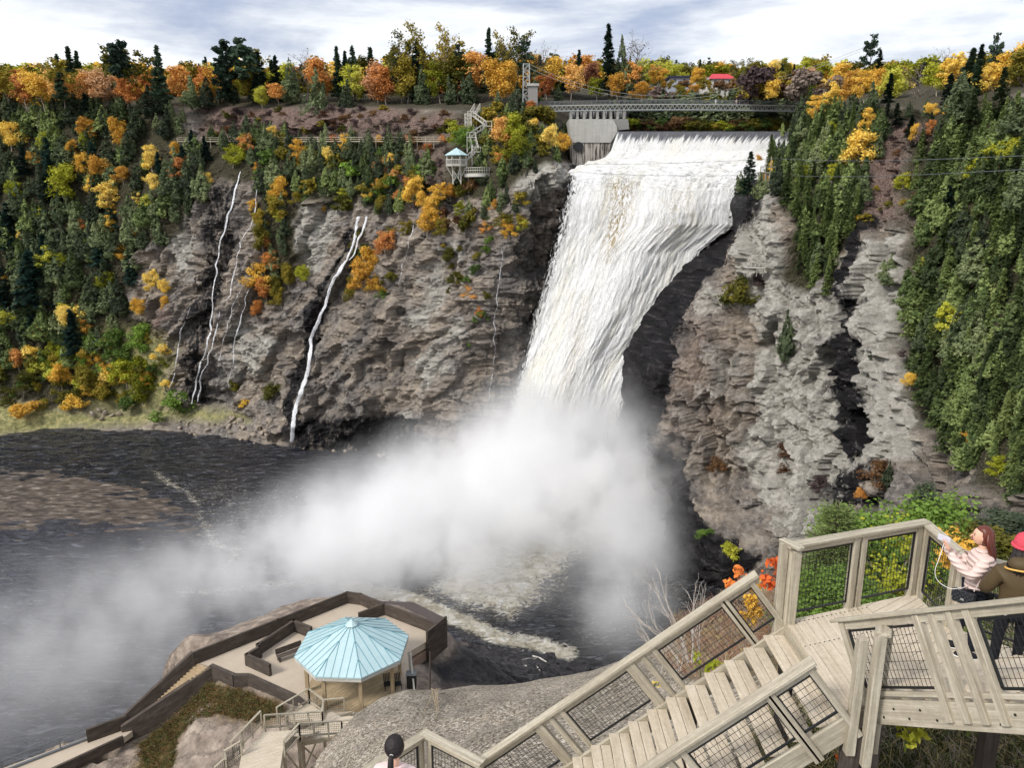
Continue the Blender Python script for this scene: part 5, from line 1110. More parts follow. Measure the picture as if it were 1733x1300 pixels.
# ------------------------------------------------------------------ footbridge
def bridge():
    Y = 236.; xl, xr = P(908, 178, Y).x, P(1376, 178, Y).x; z0 = P(1120, 178.5, Y).z
    r = empty('footbridge', ((xl+xr)/2, Y, z0), 'long pale footbridge with latticed side girders spanning the gorge above the dam', 'footbridge')
    def zc(x): u = (x-(xl+xr)/2)/((xr-xl)/2); return z0+.5*(1-u*u)-.25
    n = 60; xs = [xl+(xr-xl)*i/n for i in range(n+1)]; inv = (-r.location.x, -r.location.y, -r.location.z)
    O = r.location
    q = MB()
    for a, b in zip(xs[:-1], xs[1:]): q.beam((a, Y+1.1, zc(a)), (b, Y+1.1, zc(b)), 2.1, .16)
    q.build('deck', SOFTW, r, origin=O)
    for side, yy in (('near', Y), ('far', Y+2.2)):
        q = MB()
        for a, b in zip(xs[:-1], xs[1:]):
            q.beam((a, yy, zc(a)+.12), (b, yy, zc(b)+.12), .16, .24); q.beam((a, yy, zc(a)-1.35), (b, yy, zc(b)-1.35), .16, .22)
            m_ = (a+b)/2; q.beam((a, yy, zc(a)-1.3), (m_, yy, zc(m_)+.05), .12, .13); q.beam((m_, yy, zc(m_)+.05), (b, yy, zc(b)-1.3), .12, .13)
        q.build('girder', STEEL, r, origin=O)
        q = MB()
        for i, (a, b) in enumerate(zip(xs[:-1], xs[1:])):
            for h in (1.35, .9, .5): q.beam((a, yy, zc(a)+h), (b, yy, zc(b)+h), .05, .12 if h > 1.3 else .05)
            q.beam((a, yy, zc(a)), (a, yy, zc(a)+1.35), .12 if i % 4 == 0 else .07, .12)
        q.build('railing', DSTEEL, r, origin=O)
    cab = [(895.5, 108), (930, 124), (975, 140), (1020, 152), (1070, 160), (1120, 163), (1180, 160), (1240, 150), (1290, 139), (1340, 125), (1400, 104), (1462, 80)]
    xs2 = np.linspace(895.5, 1462, 40); ys2 = np.interp(xs2, [c[0] for c in cab], [c[1] for c in cab])
    for _ in range(3): ys2[1:-1] = (ys2[:-2]+2*ys2[1:-1]+ys2[2:])/4
    for dz, yy in ((0, Y), (-.7, Y+2.2)):
        q = MB(); q.tube([P(a, b, Y)+Vector((0, yy-Y, dz)) for a, b in zip(xs2, ys2)], .045, 5); q.build('main_cable', STEEL, r, origin=O)
bridge()
def lattice():
    Y = 236.; a, b = P(885, 172, Y), P(896.5, 107, Y); w = b.x-a.x; z0, z1 = a.z, b.z
    r = empty('lattice_tower', (a.x+w/2, Y+.6, z0), 'slim steel lattice tower carrying the footbridge cables', 'tower'); O = r.location
    for sx in (0, 1):
        for sy in (0, 1):
            q = MB(); x = a.x+w*sx*(1 if True else 1); q.beam((x, Y+sy*2.0, z0), (x+(-.12 if sx else .12), Y+sy*2., z1), .26, .26); q.build('leg', STEEL, r, origin=O)
    q = MB(); n = 6
    for i in range(n):
        u0, u1 = z0+(z1-z0)*i/n, z0+(z1-z0)*(i+1)/n
        for yy in (Y, Y+2.):
            q.beam((a.x, yy, u0), (b.x, yy, u1), .12, .12) if i % 2 else q.beam((b.x, yy, u0), (a.x, yy, u1), .12, .12); q.beam((a.x, yy, u1), (b.x, yy, u1), .12, .12)
        for xx in (a.x, b.x): q.beam((xx, Y, u0), (xx, Y+2, u1), .12, .12)
    q.build('bracing', STEEL, r, origin=O)
    a, b = P(894, 178, 234.), P(910, 142, 234.)
    r = empty('stone_pier', ((a.x+b.x)/2, 235, a.z), 'square grey stone pier at the left end of the footbridge', 'pier'); O = r.location
    q = MB(); q.box(a.x, b.x, 234, 238, a.z-2, b.z-.5); q.build('shaft', STONE, r, origin=O)
    q = MB(); q.box(a.x-.4, b.x+.4, 233.6, 238.4, b.z-.5, b.z+.2); q.build('cap', CONC, r, origin=O)
lattice()
# ------------------------------------------------------------------ dam abutment
def abutment():
    Y = 227.; c = P(1000, 275, Y)
    r = empty('dam_abutment', c, 'pale concrete abutment with dark opening at the left end of the dam', 'abutment'); O = r.location
    def ext(name, pts, Yf, Yb, mat):
        o = px_extrude(name, pts, Yf, Yb, mat, r); o.data.transform(Matrix.Translation(-O)); return o
    ext('upper_wall', [(963, 201), (1037, 201), (1044, 214), (1045, 223), (1034, 241), (966, 241)], Y, 239, CONC)
    ext('lower_wall', [(967, 241.2), (1034, 241.2), (1028, 272), (969, 282)], Y+.3, 238, STAINC)
    q = MB(); p = P(979, 248, Y+.15); q.tube([p, p+Vector((0, -.35, 0))], 1.35, 16); q.build('outlet', BLACK, r, origin=O)
    ext('wing_wall', [(1037.3, 201), (1063, 201), (1065, 218), (1046, 220), (1044.3, 214)], 231, 242, STONE)
    ext('channel_wall', [(1034.6, 242), (1045.4, 224), (1049, 224), (1040, 244), (1033, 272), (1028.4, 272)], Y+1, 239, CONC)
    for i in range(9):     # old piers above
        x0 = 964+i*11.3; ext('pillar', [(x0, 186), (x0+4.2, 186), (x0+4.2, 200.6), (x0, 200.6)], 237, 240, CONC)
    ext('back_wall', [(963, 185), (1064, 185), (1064, 200.8), (963, 200.8)], 240.2, 241.5, simple('dark_concrete', srgb(56, 54, 56), .9, .4, 1.))  # dark-coloured wall filling the gaps behind the pillars
    q = MB(); rg = random.Random(3)
    for i in range(13):    # painted strokes of graffiti between the pillars
        x = 969+i*7.2; w = rg.uniform(2, 4); t = rg.choice('OIHCU')
        def stroke(a, b, c, d): p0, p1 = P(a, b, 240.1), P(c, d, 240.1); q.beam(p0, p1, .1, .32, (0, 0, 1) if abs(p0.z-p1.z) < abs(p0.x-p1.x) else (1, 0, 0))
        stroke(x, 188, x, 198)
        if t in 'OHU': stroke(x+w, 188, x+w, 198)
        if t in 'OC': stroke(x, 188, x+w, 188)
        if t in 'OCU': stroke(x, 198, x+w, 198)
        if t == 'H': stroke(x, 193, x+w, 193)
    q.build('graffiti', simple('white_paint', srgb(206, 208, 212), .7), r, origin=O)
    # the dam under the sheet of water
    a, b = P(1036, 224, 229.5), P(1356, 224, 229.5)
    q = MB(); q.box(a.x, b.x, 229.6, 234, a.z-9, a.z-.35)
    tag(q.build('dam', CONC), 'long low concrete dam with the river pouring over its crest', 'dam')
abutment()
# ------------------------------------------------------------------ small lookout
def octa(c, r, z, rot=0, n=8): return [(c[0]+r*math.cos(rot+i*2*math.pi/n), c[1]+r*math.sin(rot+i*2*math.pi/n), z) for i in range(n)]
def roof_octa(parent, O, c, r, ze, za, rot, seam=.0, sub=4, cap=.5, matr=None, n=8):
    E = octa(c, r, ze, rot, n); A = (c[0], c[1], za); q = MB()
    for i in range(n):
        q.face([E[i], E[(i+1) % n], A])
    q.face([(e[0], e[1], e[2]-.12) for e in E][::-1])
    for i in range(n):
        j = (i+1) % n; q.face([(E[i][0], E[i][1], ze-.12), (E[j][0], E[j][1], ze-.12), E[j], E[i]])
    ro = q.build('roof', matr or ROOFB, parent, origin=O)
    if seam:
        q = MB(); up = Vector((0, 0, seam*.5))
        for i in range(n):
            e0, e1, a = Vector(E[i]), Vector(E[(i+1) % n]), Vector(A); q.beam(e0+up, a+up, seam, seam)
            nrm = (e1-e0).cross(a-e0).normalized()*seam*.4
            L = (e1-e0).length; w_ = (e1-e0)/L; slope = a-(e0+e1)/2
            k = int(L/.52)
            for s in range(1, k):
                o_ = (s/k-.5)*L; f = 1-abs(o_)/(L/2)          # parallel standing seams meeting the hips
                st = (e0+e1)/2+w_*o_; q.beam(st+nrm, st+slope*f*.96+nrm, seam*.7, seam*.8, nrm)
        q.build('seams', ROOFB2, ro, origin=None).data.transform(Matrix.Translation(-Vector(O)))
        q = MB(); F_ = octa(c, cap, za-.12, rot, n); T_ = (c[0], c[1], za+.32)
        for i in range(n): q.face([F_[i], F_[(i+1) % n], T_])
        q.build('roof_cap', ROOFB, ro).data.transform(Matrix.Translation(-Vector(O)))
    return ro
def lookout():
    Y = 212.; c = P(773, 279, Y); z = c.z; R_ = 3.2
    r = empty('lookout_pavilion', c, 'small white octagonal lookout with pale blue roof clinging to the cliff top', 'lookout'); O = r.location; cc = (c.x, c.y)
    ze = P(773, 262.5, Y).z; za = P(773, 249.5, Y).z
    roof_octa(r, O, cc, 3.35, ze, za, R(22.5))
    q = MB(); e = octa(cc, 3., z, R(22.5)); q.prism([(p[0], p[1]) for p in e], z-.35, z); q.build('deck', FARW, r, origin=O)
    for p in e: 
        q = MB(); q.beam((p[0]*.0+c.x+(p[0]-c.x)*.93, c.y+(p[1]-c.y)*.93, z), (c.x+(p[0]-c.x)*.93, c.y+(p[1]-c.y)*.93, ze-.1), .24, .24); q.build('post', FARW, r, origin=O)
    q = MB()
    for i in range(8):
        a, b = Vector(e[i]), Vector(e[(i+1) % 8])
        for h in (1.35, .1): q.beam(a+Vector((0, 0, h)), b+Vector((0, 0, h)), .14, .18)
        for k in range(5): s = a.lerp(b, k/5); q.beam(s, s+Vector((0, 0, 1.35)), .12, .12)
    q.build('railing', FARW, r, origin=O)
    q = MB(); 
    for i in range(8):
        a = Vector(e[i]); q.beam(a-Vector((0, 0, .3)), Vector((c.x+(a.x-c.x)*.35, c.y+(a.y-c.y)*.35, z-3.4)), .2, .2)
    for sx in (-1, 1):
        for sy in (-1, 1): q.beam((c.x+sx*1.1, c.y+sy*1.1, z-.3), (c.x+sx*1.1, c.y+sy*1.1, z-5), .22, .22)
    q.beam((c.x-1.1, c.y-1.1, z-4.6), (c.x+1.1, c.y-1.1, z-1.), .14, .14); q.beam((c.x+1.1, c.y-1.1, z-4.6), (c.x-1.1, c.y-1.1, z-1.), .14, .14)
    q.build('bracing', FARW, r, origin=O)
    # curved lower balcony
    b0 = P(786, 290, 212.); b1 = P(832, 292, 211.); zb = P(810, 293.5, 211).z
    r2 = empty('curved_balcony', ((b0.x+b1.x)/2, 211.5, zb), 'white curved balcony beside and just below the small blue-roofed lookout', 'balcony'); O2 = r2.location
    pts = []
    for k in range(13): u = k/12; pts.append((b0.x+(b1.x-b0.x)*u, 212-3.0*math.sin(u*math.pi*.9)-.6))
    q = MB(); q.prism(pts+[(b1.x, 215), (b0.x, 215)], zb-.9, zb); q.build('deck', FARW, r2, origin=O2)
    q = MB()
    for k in range(12):
        a, b = Vector((*pts[k], zb)), Vector((*pts[k+1], zb))
        for h in (1.5, .8): q.beam(a+Vector((0, 0, h)), b+Vector((0, 0, h)), .12, .14)
        q.beam(a, a+Vector((0, 0, 1.5)), .12, .12)
    q.beam((*pts[12], zb), (*pts[12], zb+1.5), .12, .12); q.build('railing', FARW, r2, origin=O2)
    q = MB()
    for x in (b0.x+1, (b0.x+b1.x)/2, b1.x-1): q.beam((x, 212, zb-.5), (x, 213, zb-5), .25, .25)
    q.build('support', FARW, r2, origin=O2)
    # zigzag stairs up to the rim
    S = [((790, 271, 213), (806, 257, 215)), ((805, 256, 215.5), (799, 233, 219)), ((797, 231, 219.5), (824, 214, 223)), ((823, 213, 223.5), (801, 197, 228)), ((800, 196, 228.5), (808, 182, 233))]
    p0 = P(*S[0][0]); r3 = empty('zigzag_stairs', p0, 'bleached wooden stairs zigzagging from the lookout up to the rim', 'stairs'); O3 = r3.location
    for a, b in S:
        A, B = P(*a), P(*b); q = MB(); d = B-A; sd = Vector((0, 1, 0)) if abs(d.x) > 1.4 else Vector((1, 0, 0)); n = max(6, int(abs(d.z)/.3))
        for s in (-.8, .8):
            q.beam(A+sd*s, B+sd*s, .12, .35)
            q.beam(A+sd*s+Vector((0, 0, 1.2)), B+sd*s+Vector((0, 0, 1.2)), .12, .14)
            for k in range(6): m_ = A.lerp(B, k/5)+sd*s; q.beam(m_, m_+Vector((0, 0, 1.2)), .1, .1)
        for k in range(n): m_ = A.lerp(B, (k+.5)/n); q.beam(m_-sd*.8, m_+sd*.8, .3, .05)
        q.build('flight', FARW, r3, origin=O3)
    for a in ((806, 256.5, 215.3), (798, 232, 219.3), (825, 213, 223.3), (799, 196, 228.3)):
        A = P(*a); q = MB(); q.box(A.x-1.3, A.x+1.3, A.y-1.1, A.y+1.1, A.z-.2, A.z)
        for sx in (-1.2, 1.2):
            for sy in (-1, 1): q.beam((A.x+sx, A.y+sy, A.z-4), (A.x+sx, A.y+sy, A.z+1.2), .18, .18)
            q.beam((A.x+sx, A.y-1, A.z-3.6), (A.x-sx, A.y-1, A.z-.3), .12, .12); q.beam((A.x+sx, A.y-1, A.z+1.2), (A.x+sx, A.y+1, A.z+1.2), .1, .14)
        q.beam((A.x-1.2, A.y-1, A.z+1.2), (A.x+1.2, A.y-1, A.z+1.2), .1, .14)
        q.build('landing', FARW, r3, origin=O3)
    A = P(792, 192, 226); B = P(792, 214, 226); q = MB()
    for sx in (-.9, .9):
        for sy in (0, 1.8): q.beam((A.x+sx, A.y+sy, B.z), (A.x+sx, A.y+sy, A.z), .22, .22)
    for k in range(3):
        z0 = B.z+(A.z-B.z)*k/3; z1 = B.z+(A.z-B.z)*(k+1)/3; q.beam((A.x-.9, A.y, z0), (A.x+.9, A.y, z1), .14, .14); q.beam((A.x+.9, A.y, z0), (A.x-.9, A.y, z1), .14, .14); q.beam((A.x-.9, A.y, z1), (A.x+.9, A.y, z1), .16, .16)
    q.build('trestle', FARW, r3, origin=O3)
lookout()
def boardwalk():
    pts = []
    for px in range(300, 762, 14):
        w = min((wall_at(px+dx, 238).y for dx in (-8, 0, 8)))-3.0; pts.append(P(px, 239, w))
    z = sum(p.z for p in pts)/len(pts)
    ys = [p.y for p in pts]
    for _ in range(3): ys = [ys[0]]+[(a+2*b+c)/4 for a, b, c in zip(ys[:-2], ys[1:-1], ys[2:])]+[ys[-1]]
    pts = [P(300+14*i, 239-.004*i, y) for i, y in enumerate(ys)]
    r = empty('cliff_boardwalk', pts[0], 'long level boardwalk with post railing along the cliff below the rim', 'boardwalk'); O = r.location
    q = MB(); q2 = MB()
    for a, b in zip(pts[:-1], pts[1:]):
        q.beam(a+Vector((0, .8, 0)), b+Vector((0, .8, 0)), 1.7, .25)
        for h in (.65, 1.25): q2.beam(a+Vector((0, 0, h)), b+Vector((0, 0, h)), .12, .13)
        q2.beam(a-Vector((0, 0, 2.2)), a+Vector((0, 0, 1.25)), .16, .16)
    q.build('deck', WOOD, r, origin=O); q2.build('railing', WOOD, r, origin=O)
boardwalk()
def small_decks():
    c = wall_at(1297, 320); Y = min(wall_at(1297+d, 312).y for d in (-14, 0, 14))-1.5; z = P(1297, 291, Y).z; zb = P(1297, 316, Y).z; x = P(1297, 291, Y).x
    r = empty('post_platform', (x, Y, zb), 'small wooden platform standing on tall posts right of the great fall', 'platform'); O = r.location
    q = MB(); q.box(x-2, x+2, Y-1.2, Y+1.2, z-.25, z); q.build('deck', WOOD, r, origin=O)
    for sx in (-1.5, -.5, .5, 1.5): 
        q = MB(); q.beam((x+sx, Y-1, zb-.8), (x+sx, Y-1, z-.25), .22, .22); q.beam((x+sx, Y+1, zb-.8), (x+sx, Y+1, z-.25), .22, .22); q.build('leg', FARW, r, origin=O)
    q = MB()
    for sx in (-1.8, -.6, .6, 1.8): q.beam((x+sx, Y-1.1, z), (x+sx, Y-1.1, z+(3.6 if abs(sx) < 1 else 1.3)), .14, .14)
    q.beam((x-1.9, Y-1.1, z+1.2), (x+1.9, Y-1.1, z+1.2), .12, .14); q.build('railing', WOOD, r, origin=O)
    c = wall_at(1279, 456); Y = min(wall_at(1279+d, 452+e).y for d in (-18, -9, 0, 9, 18) for e in (-10, 0, 10))-2.5; c = P(1279, 452, Y)
    r = empty('broken_deck', c, 'little broken grey deck with crossed rails left on the pale cliff', 'deck'); O = r.location
    q = MB(); q.hexa([(c.x-2.3, Y-1, c.z-.1), (c.x-2.3, Y+1.5, c.z-.1), (c.x-2.3, Y+1.5, c.z+.12), (c.x-2.3, Y-1, c.z+.12), (c.x+2.2, Y-1, c.z-.35), (c.x+2.2, Y+1.5, c.z-.35), (c.x+2.2, Y+1.5, c.z-.12), (c.x+2.2, Y-1, c.z-.12)]); q.build('deck', FARW, r, origin=O)
    q = MB()
    for k in range(6): xx = c.x-2.2+k*.86; q.beam((xx, Y-.9, c.z-.1), (xx+.1, Y-.9, c.z+1.25-.05*k), .12, .12)
    q.beam((c.x-2.3, Y-.9, c.z+1.2), (c.x+2.3, Y-.9, c.z+.9), .12, .14); q.beam((c.x-2.2, Y-.9, c.z+.5), (c.x+2.2, Y-.9, c.z+.5), .1, .12); q.beam((c.x-.3, Y-.95, c.z+1.8), (c.x+1.9, Y-.95, c.z+.3), .12, .12); q.beam((c.x-1.2, Y-.95, c.z+1.4), (c.x+1.2, Y-.4, c.z+1.6), .12, .12)
    q.build('railing', FARW, r, origin=O)
    q = MB()
    for sx in (-1.8, .2, 1.6): q.beam((c.x+sx, Y-.6, c.z-.2), (c.x+sx, Y-.2, c.z-2.), .12, .12)
    q.build('support', FARW, r, origin=O)
    for (a, b, c_, lab) in (((828, 273, 211), (1312, 268, 186), (1760, 262, 90), 'upper of two thin cables crossing the gorge in front of the fall'), ((852, 282, 208), (1312, 296, 184), (1760, 285, 88), 'lower of two thin cables crossing the gorge in front of the fall')):
        A, B, C = P(*a), P(*b), P(*c_); q = MB(); q.tube([A.lerp(B, t/12)-Vector((0, 0, 1.0*math.sin(t/12*math.pi))) for t in range(13)]+[B.lerp(C, t/12)-Vector((0, 0, .6*math.sin(t/12*math.pi))) for t in range(1, 13)], .035, 4)
        tag(q.build('cable', DSTEEL), lab, 'cable', 'cables across the gorge')
    for (px, py, l, a, Lb) in ((1333, 522, 3.4, .35, 'short pale log stuck on the right cliff above the lone hanging cedar'), (1483, 726, 2.6, .6, 'short pale log stuck on the right cliff near its foot')):
        p = P(px, py, wall_at(px, py).y-.7); q = MB(); q.tube([p+Vector((-l/2, 0, l*a/2)), p+Vector((l/2, .2, -l*a/2))], .2, 6); tag(q.build('log', FARW), Lb, 'log')
small_decks()
def house(name, x0, x1, yr, yw, yb, Y, roofm, wallm, label, flat=False):
    a, b = P(x0, yb, Y), P(x1, yb, Y); zw = P(x0, yw, Y).z; zr = P(x0, yr, Y).z
    r = empty(name, ((a.x+b.x)/2, Y+4, a.z), label, 'house'); O = r.location
    q = MB(); q.box(a.x, b.x, Y, Y+8, a.z-4, zw); q.build('wall', wallm, r, origin=O)
    q = MB()
    if flat: q.box(a.x-.6, b.x+.6, Y-.6, Y+8.6, zw, zr)
    else:
        e = .7; q.face([(a.x-e, Y-e, zw-.1), (b.x+e, Y-e, zw-.1), (b.x-1, Y+4, zr), (a.x+1, Y+4, zr)]); q.face([(b.x+e, Y+8+e, zw-.1), (a.x-e, Y+8+e, zw-.1), (a.x+1, Y+4, zr), (b.x-1, Y+4, zr)])
        q.face([(a.x-e, Y+8+e, zw-.1), (a.x-e, Y-e, zw-.1), (a.x+1, Y+4, zr)]); q.face([(b.x+e, Y-e, zw-.1), (b.x+e, Y+8+e, zw-.1), (b.x-1, Y+4, zr)]); q.face([(a.x-e, Y-e, zw-.1), (a.x-e, Y+8+e, zw-.1), (b.x+e, Y+8+e, zw-.1), (b.x+e, Y-e, zw-.1)])
    q.build('roof', roofm, r, origin=O)
    n = max(2, int((b.x-a.x)/2.6)); gl = simple('window_glass', srgb(60, 66, 76), .2, .1, 2, 0, .6)
    for i in range(n):
        x = a.x+(b.x-a.x)*(i+.5)/n; h = zw-a.z; q = MB(); q.box(x-.45, x+.45, Y-.06, Y+.05, a.z+h*.25, a.z+h*.8); q.build('window', gl, r, origin=O)
house('red_roofed_house', 1204, 1241, 121.5, 132.5, 144, 288., simple('red_roof', srgb(196, 62, 72), .6, .1, 1), simple('white_wall', srgb(196, 192, 186), .8, .05, 1), 'white house with a bright red roof among the far trees')
house('flat_roofed_house', 1134, 1166, 128, 131, 141, 286., simple('dark_fascia', srgb(52, 54, 74), .6, .1, 1), simple('pale_wall', srgb(170, 176, 186), .8, .08, 1), 'low pale house with a dark flat roof among the far trees', True)
house('low_white_building', 1178, 1202, 131, 134.5, 142, 290., simple('grey_roof', srgb(176, 176, 176), .6, .1, 1), simple('white_render', srgb(216, 214, 210), .8, .08, 1), 'low white building joined left of the red-roofed house', True)
# ------------------------------------------------------------------ lower terrace by the pool
V3 = lambda p: Vector(p)
def wall_path(q, tops, z, h, th=.18, side=1):
    """a wall whose top edge passes through these picture points"""
    pts = [PZ(a, b, z+h) for a, b in tops]
    for a, b in zip(pts[:-1], pts[1:]):
        d = (b-a).normalized(); e = d*th*.5
        q.beam(a-e+Vector((0, 0, -h/2)), b+e+Vector((0, 0, -h/2)), th, h)
    return pts
def terrace():
    c = PZ(560, 1090, TZ)
    r = empty('viewing_terrace', c, 'sandy concrete viewing terrace with dark walls around the pale blue roof', 'terrace'); O = r.location
    H = 1.15
    fl = [PZ(a, b, TZ) for a, b in ((330, 1121), (472, 1066), (590, 1021), (612, 1022), (648, 1040), (735, 1074), (728, 1083), (689, 1106), (694, 1125), (690, 1165), (640, 1215), (520, 1205), (497, 1182), (421, 1145), (396, 1145), (357, 1128), (340, 1124))]
    q = MB(); q.prism([(p.x, p.y) for p in fl], TZ-.6, TZ); q.build('floor', FLOORC, r, origin=O)
    q = MB(); wall_path(q, [(327, 1104), (470, 1048), (587, 1002), (610, 1005), (648, 1022)], TZ, H); q.build('outer_wall', DARKW, r, origin=O)
    q = MB(); wall_path(q, [(608, 1037), (650, 1021.5), (737, 1054.5)], TZ, H*.98); wall_path(q, [(723, 1069), (754, 1044)], TZ, H*1.02)
    p = [PZ(a, b, TZ+H) for a, b in ((723, 1069), (754, 1044))]; q.beam(p[0]-Vector((0, 0, H+.9)), p[1]-Vector((0, 0, H+.9)), .3, 1.8); q.build('corner_wall', DARKW, r, origin=O)
    q = MB(); wall_path(q, [(525, 1061), (497, 1050), (436, 1090), (439, 1094), (417, 1107), (455, 1124)], TZ, 1.05, .24); q.build('inner_wall', DARKW, r, origin=O)
    q = MB(); tp = [PZ(a, b, TZ+.1) for a, b in ((357, 1126), (396, 1143), (421, 1143), (498, 1178), (520, 1195))]
    for a, b in zip(tp[:-1], tp[1:]): q.beam(a-Vector((0, 0, 1.6)), b-Vector((0, 0, 1.6)), .35, 3.3)
    q.build('retaining_wall', DARKW, r, origin=O)
    sl = [PZ(a, b, TZ-.7) for a, b in ((690, 1109), (742, 1088), (722, 1100), (693, 1124))]; q = MB(); q.prism([(p.x, p.y) for p in sl], TZ-1.6, TZ-.8); q.build('lower_slab', simple('reddish_slab', srgb(138, 116, 102), .9, .2, 1.5), r, origin=O)
    sl = [PZ(a, b, TZ-.3) for a, b in ((640, 1016), (700, 1018), (752, 1044), (738, 1056), (652, 1024))]; q = MB(); q.prism([(p.x, p.y) for p in sl], TZ-3, TZ-.4); q.build('outer_slab', simple('dark_slab', srgb(84, 76, 74), .85, .2, 1.), r, origin=O)
    # flight of steps down to the walkway
    A0, A1 = PZ(331, 1120, TZ), PZ(352, 1131, TZ); B0, B1 = PZ(213, 1229, LZ), PZ(223, 1236, LZ); n = 22
    s = empty('terrace_steps', B0, 'long narrow flight of wooden steps between dark walls leading down from the terrace', 'steps'); SO = s.location
    for k in range(n):
        a, b = B0.lerp(A0, (k+.5)/n), B1.lerp(A1, (k+.5)/n); z = LZ+(TZ-LZ)*(k+1)/n; dd = (A0-B0)/n; dd.z = 0
        q = MB(); q.hexa([(a.x-dd.x/2, a.y-dd.y/2, z-.25), (b.x-dd.x/2, b.y-dd.y/2, z-.25), (b.x-dd.x/2, b.y-dd.y/2, z), (a.x-dd.x/2, a.y-dd.y/2, z), (a.x+dd.x*.42, a.y+dd.y*.42, z-.25), (b.x+dd.x*.42, b.y+dd.y*.42, z-.25), (b.x+dd.x*.42, b.y+dd.y*.42, z), (a.x+dd.x*.42, a.y+dd.y*.42, z)])
        q.build('step', SOFTW, s, origin=SO)
    q = MB(); a, b = PZ(211, 1212, LZ+H), PZ(327, 1104, TZ+H)
    q.hexa([a+Vector((0, 0, -H)), a+Vector((-.2, .2, -H)), a+Vector((-.2, .2, 0)), a, b+Vector((0, 0, -H)), b+Vector((-.2, .2, -H)), b+Vector((-.2, .2, 0)), b]); q.build('outer_wall', DARKW, s, origin=SO)
    q = MB(); a, b = PZ(203, 1228, LZ+.5), PZ(357, 1126, TZ+.1)
    q.hexa([a+Vector((.25, -.25, -1.6)), a+Vector((0, 0, -1.6)), a, a+Vector((.25, -.25, 0)), b+Vector((.25, -.25, -3.3)), b+Vector((0, 0, -3.3)), b, b+Vector((.25, -.25, 0))]); q.build('inner_wall', DARKW, s, origin=SO)
    # walkway
    w = empty('river_walkway', PZ(100, 1270, LZ), 'pale walkway running left from the terrace steps above the river', 'walkway'); WO = w.location
    fp = [PZ(a, b, LZ) for a, b in ((150, 1247), (213, 1228), (224, 1238), (208, 1250), (97, 1301), (-80, 1384), (-130, 1360), (0, 1303))]
    q = MB(); q.prism([(p.x, p.y) for p in fp], LZ-.5, LZ); q.build('floor', FLOORC, w, origin=WO)
    q = MB(); wall_path(q, [(148, 1234), (211, 1212)], LZ, H, .25); q.build('parapet', DARKW, w, origin=WO)
    q = MB(); tp = [PZ(a, b, LZ+.12) for a, b in ((208, 1247), (97, 1298), (-80, 1381))]
    for a, b in zip(tp[:-1], tp[1:]): q.beam(a-Vector((0, 0, .35)), b-Vector((0, 0, .35)), .2, .8)
    q.build('edge_beam', DARKW, w, origin=WO)
    q = MB(); tp = [PZ(a, b, LZ+1.) for a, b in ((148, 1233), (100, 1251), (0, 1289), (-130, 1338))]
    for a, b in zip(tp[:-1], tp[1:]):
        q.beam(a, b, .06, .06); q.beam(a-Vector((0, 0, .45)), b-Vector((0, 0, .45)), .05, .05); q.beam(a-Vector((0, 0, .95)), b-Vector((0, 0, .95)), .2, .25); n = max(1, int((b-a).length/1.9))
        for k in range(n): m_ = a.lerp(b, k/n); q.beam(m_-Vector((0, 0, 1.)), m_, .07, .07)
    q.build('railing', DSTEEL, w, origin=WO)
    # bench
    p = PZ(492, 1113, TZ); b = empty('bench', p, 'dark wooden bench on the sandy terrace floor left of the gazebo', 'bench', rz=R(38)); 
    q = MB(); q.box(-1.1, 1.1, -.22, .26, .42, .48); q.build('seat', DARKW, b)
    q = MB(); q.hexa([(-1.1, .28, .5), (-1.1, .33, .5), (-1.1, .43, .95), (-1.1, .38, .95), (1.1, .28, .5), (1.1, .33, .5), (1.1, .43, .95), (1.1, .38, .95)]); q.build('backrest', DARKW, b)
    for sx in (-.95, .95): q = MB(); q.box(sx-.05, sx+.05, -.2, .35, 0, .42); q.build('leg', DARKW, b)
terrace()
def clip(poly, n, d):
    """keep the part of a convex polygon with dot(p,n)<=d"""
    out = []
    for i in range(len(poly)):
        a, b = poly[i], poly[(i+1) % len(poly)]; da, db = a[0]*n[0]+a[1]*n[1]-d, b[0]*n[0]+b[1]*n[1]-d
        if da <= 0: out.append(a)
        if da*db < 0: t = da/(da-db); out.append((a[0]+(b[0]-a[0])*t, a[1]+(b[1]-a[1])*t))
    return out
def boards(q, poly, z0, z1, ang, w, gap=.008):
    n = (-math.sin(ang), math.cos(ang)); ds = [p[0]*n[0]+p[1]*n[1] for p in poly]; d = min(ds)
    while d < max(ds):
        s = clip(clip(poly, n, d+w-gap), (-n[0], -n[1]), -d)
        if len(s) > 2:
            b0 = len(q.uv); q.prism(s, z0, z1); off = random.random()*30; 
            for i in range(b0, len(q.uv)):
                v = q.v[i]; q.uv[i] = (v[0]*math.cos(ang)+v[1]*math.sin(ang)+off, -v[0]*math.sin(ang)+v[1]*math.cos(ang)+off*1.7)
        d += w
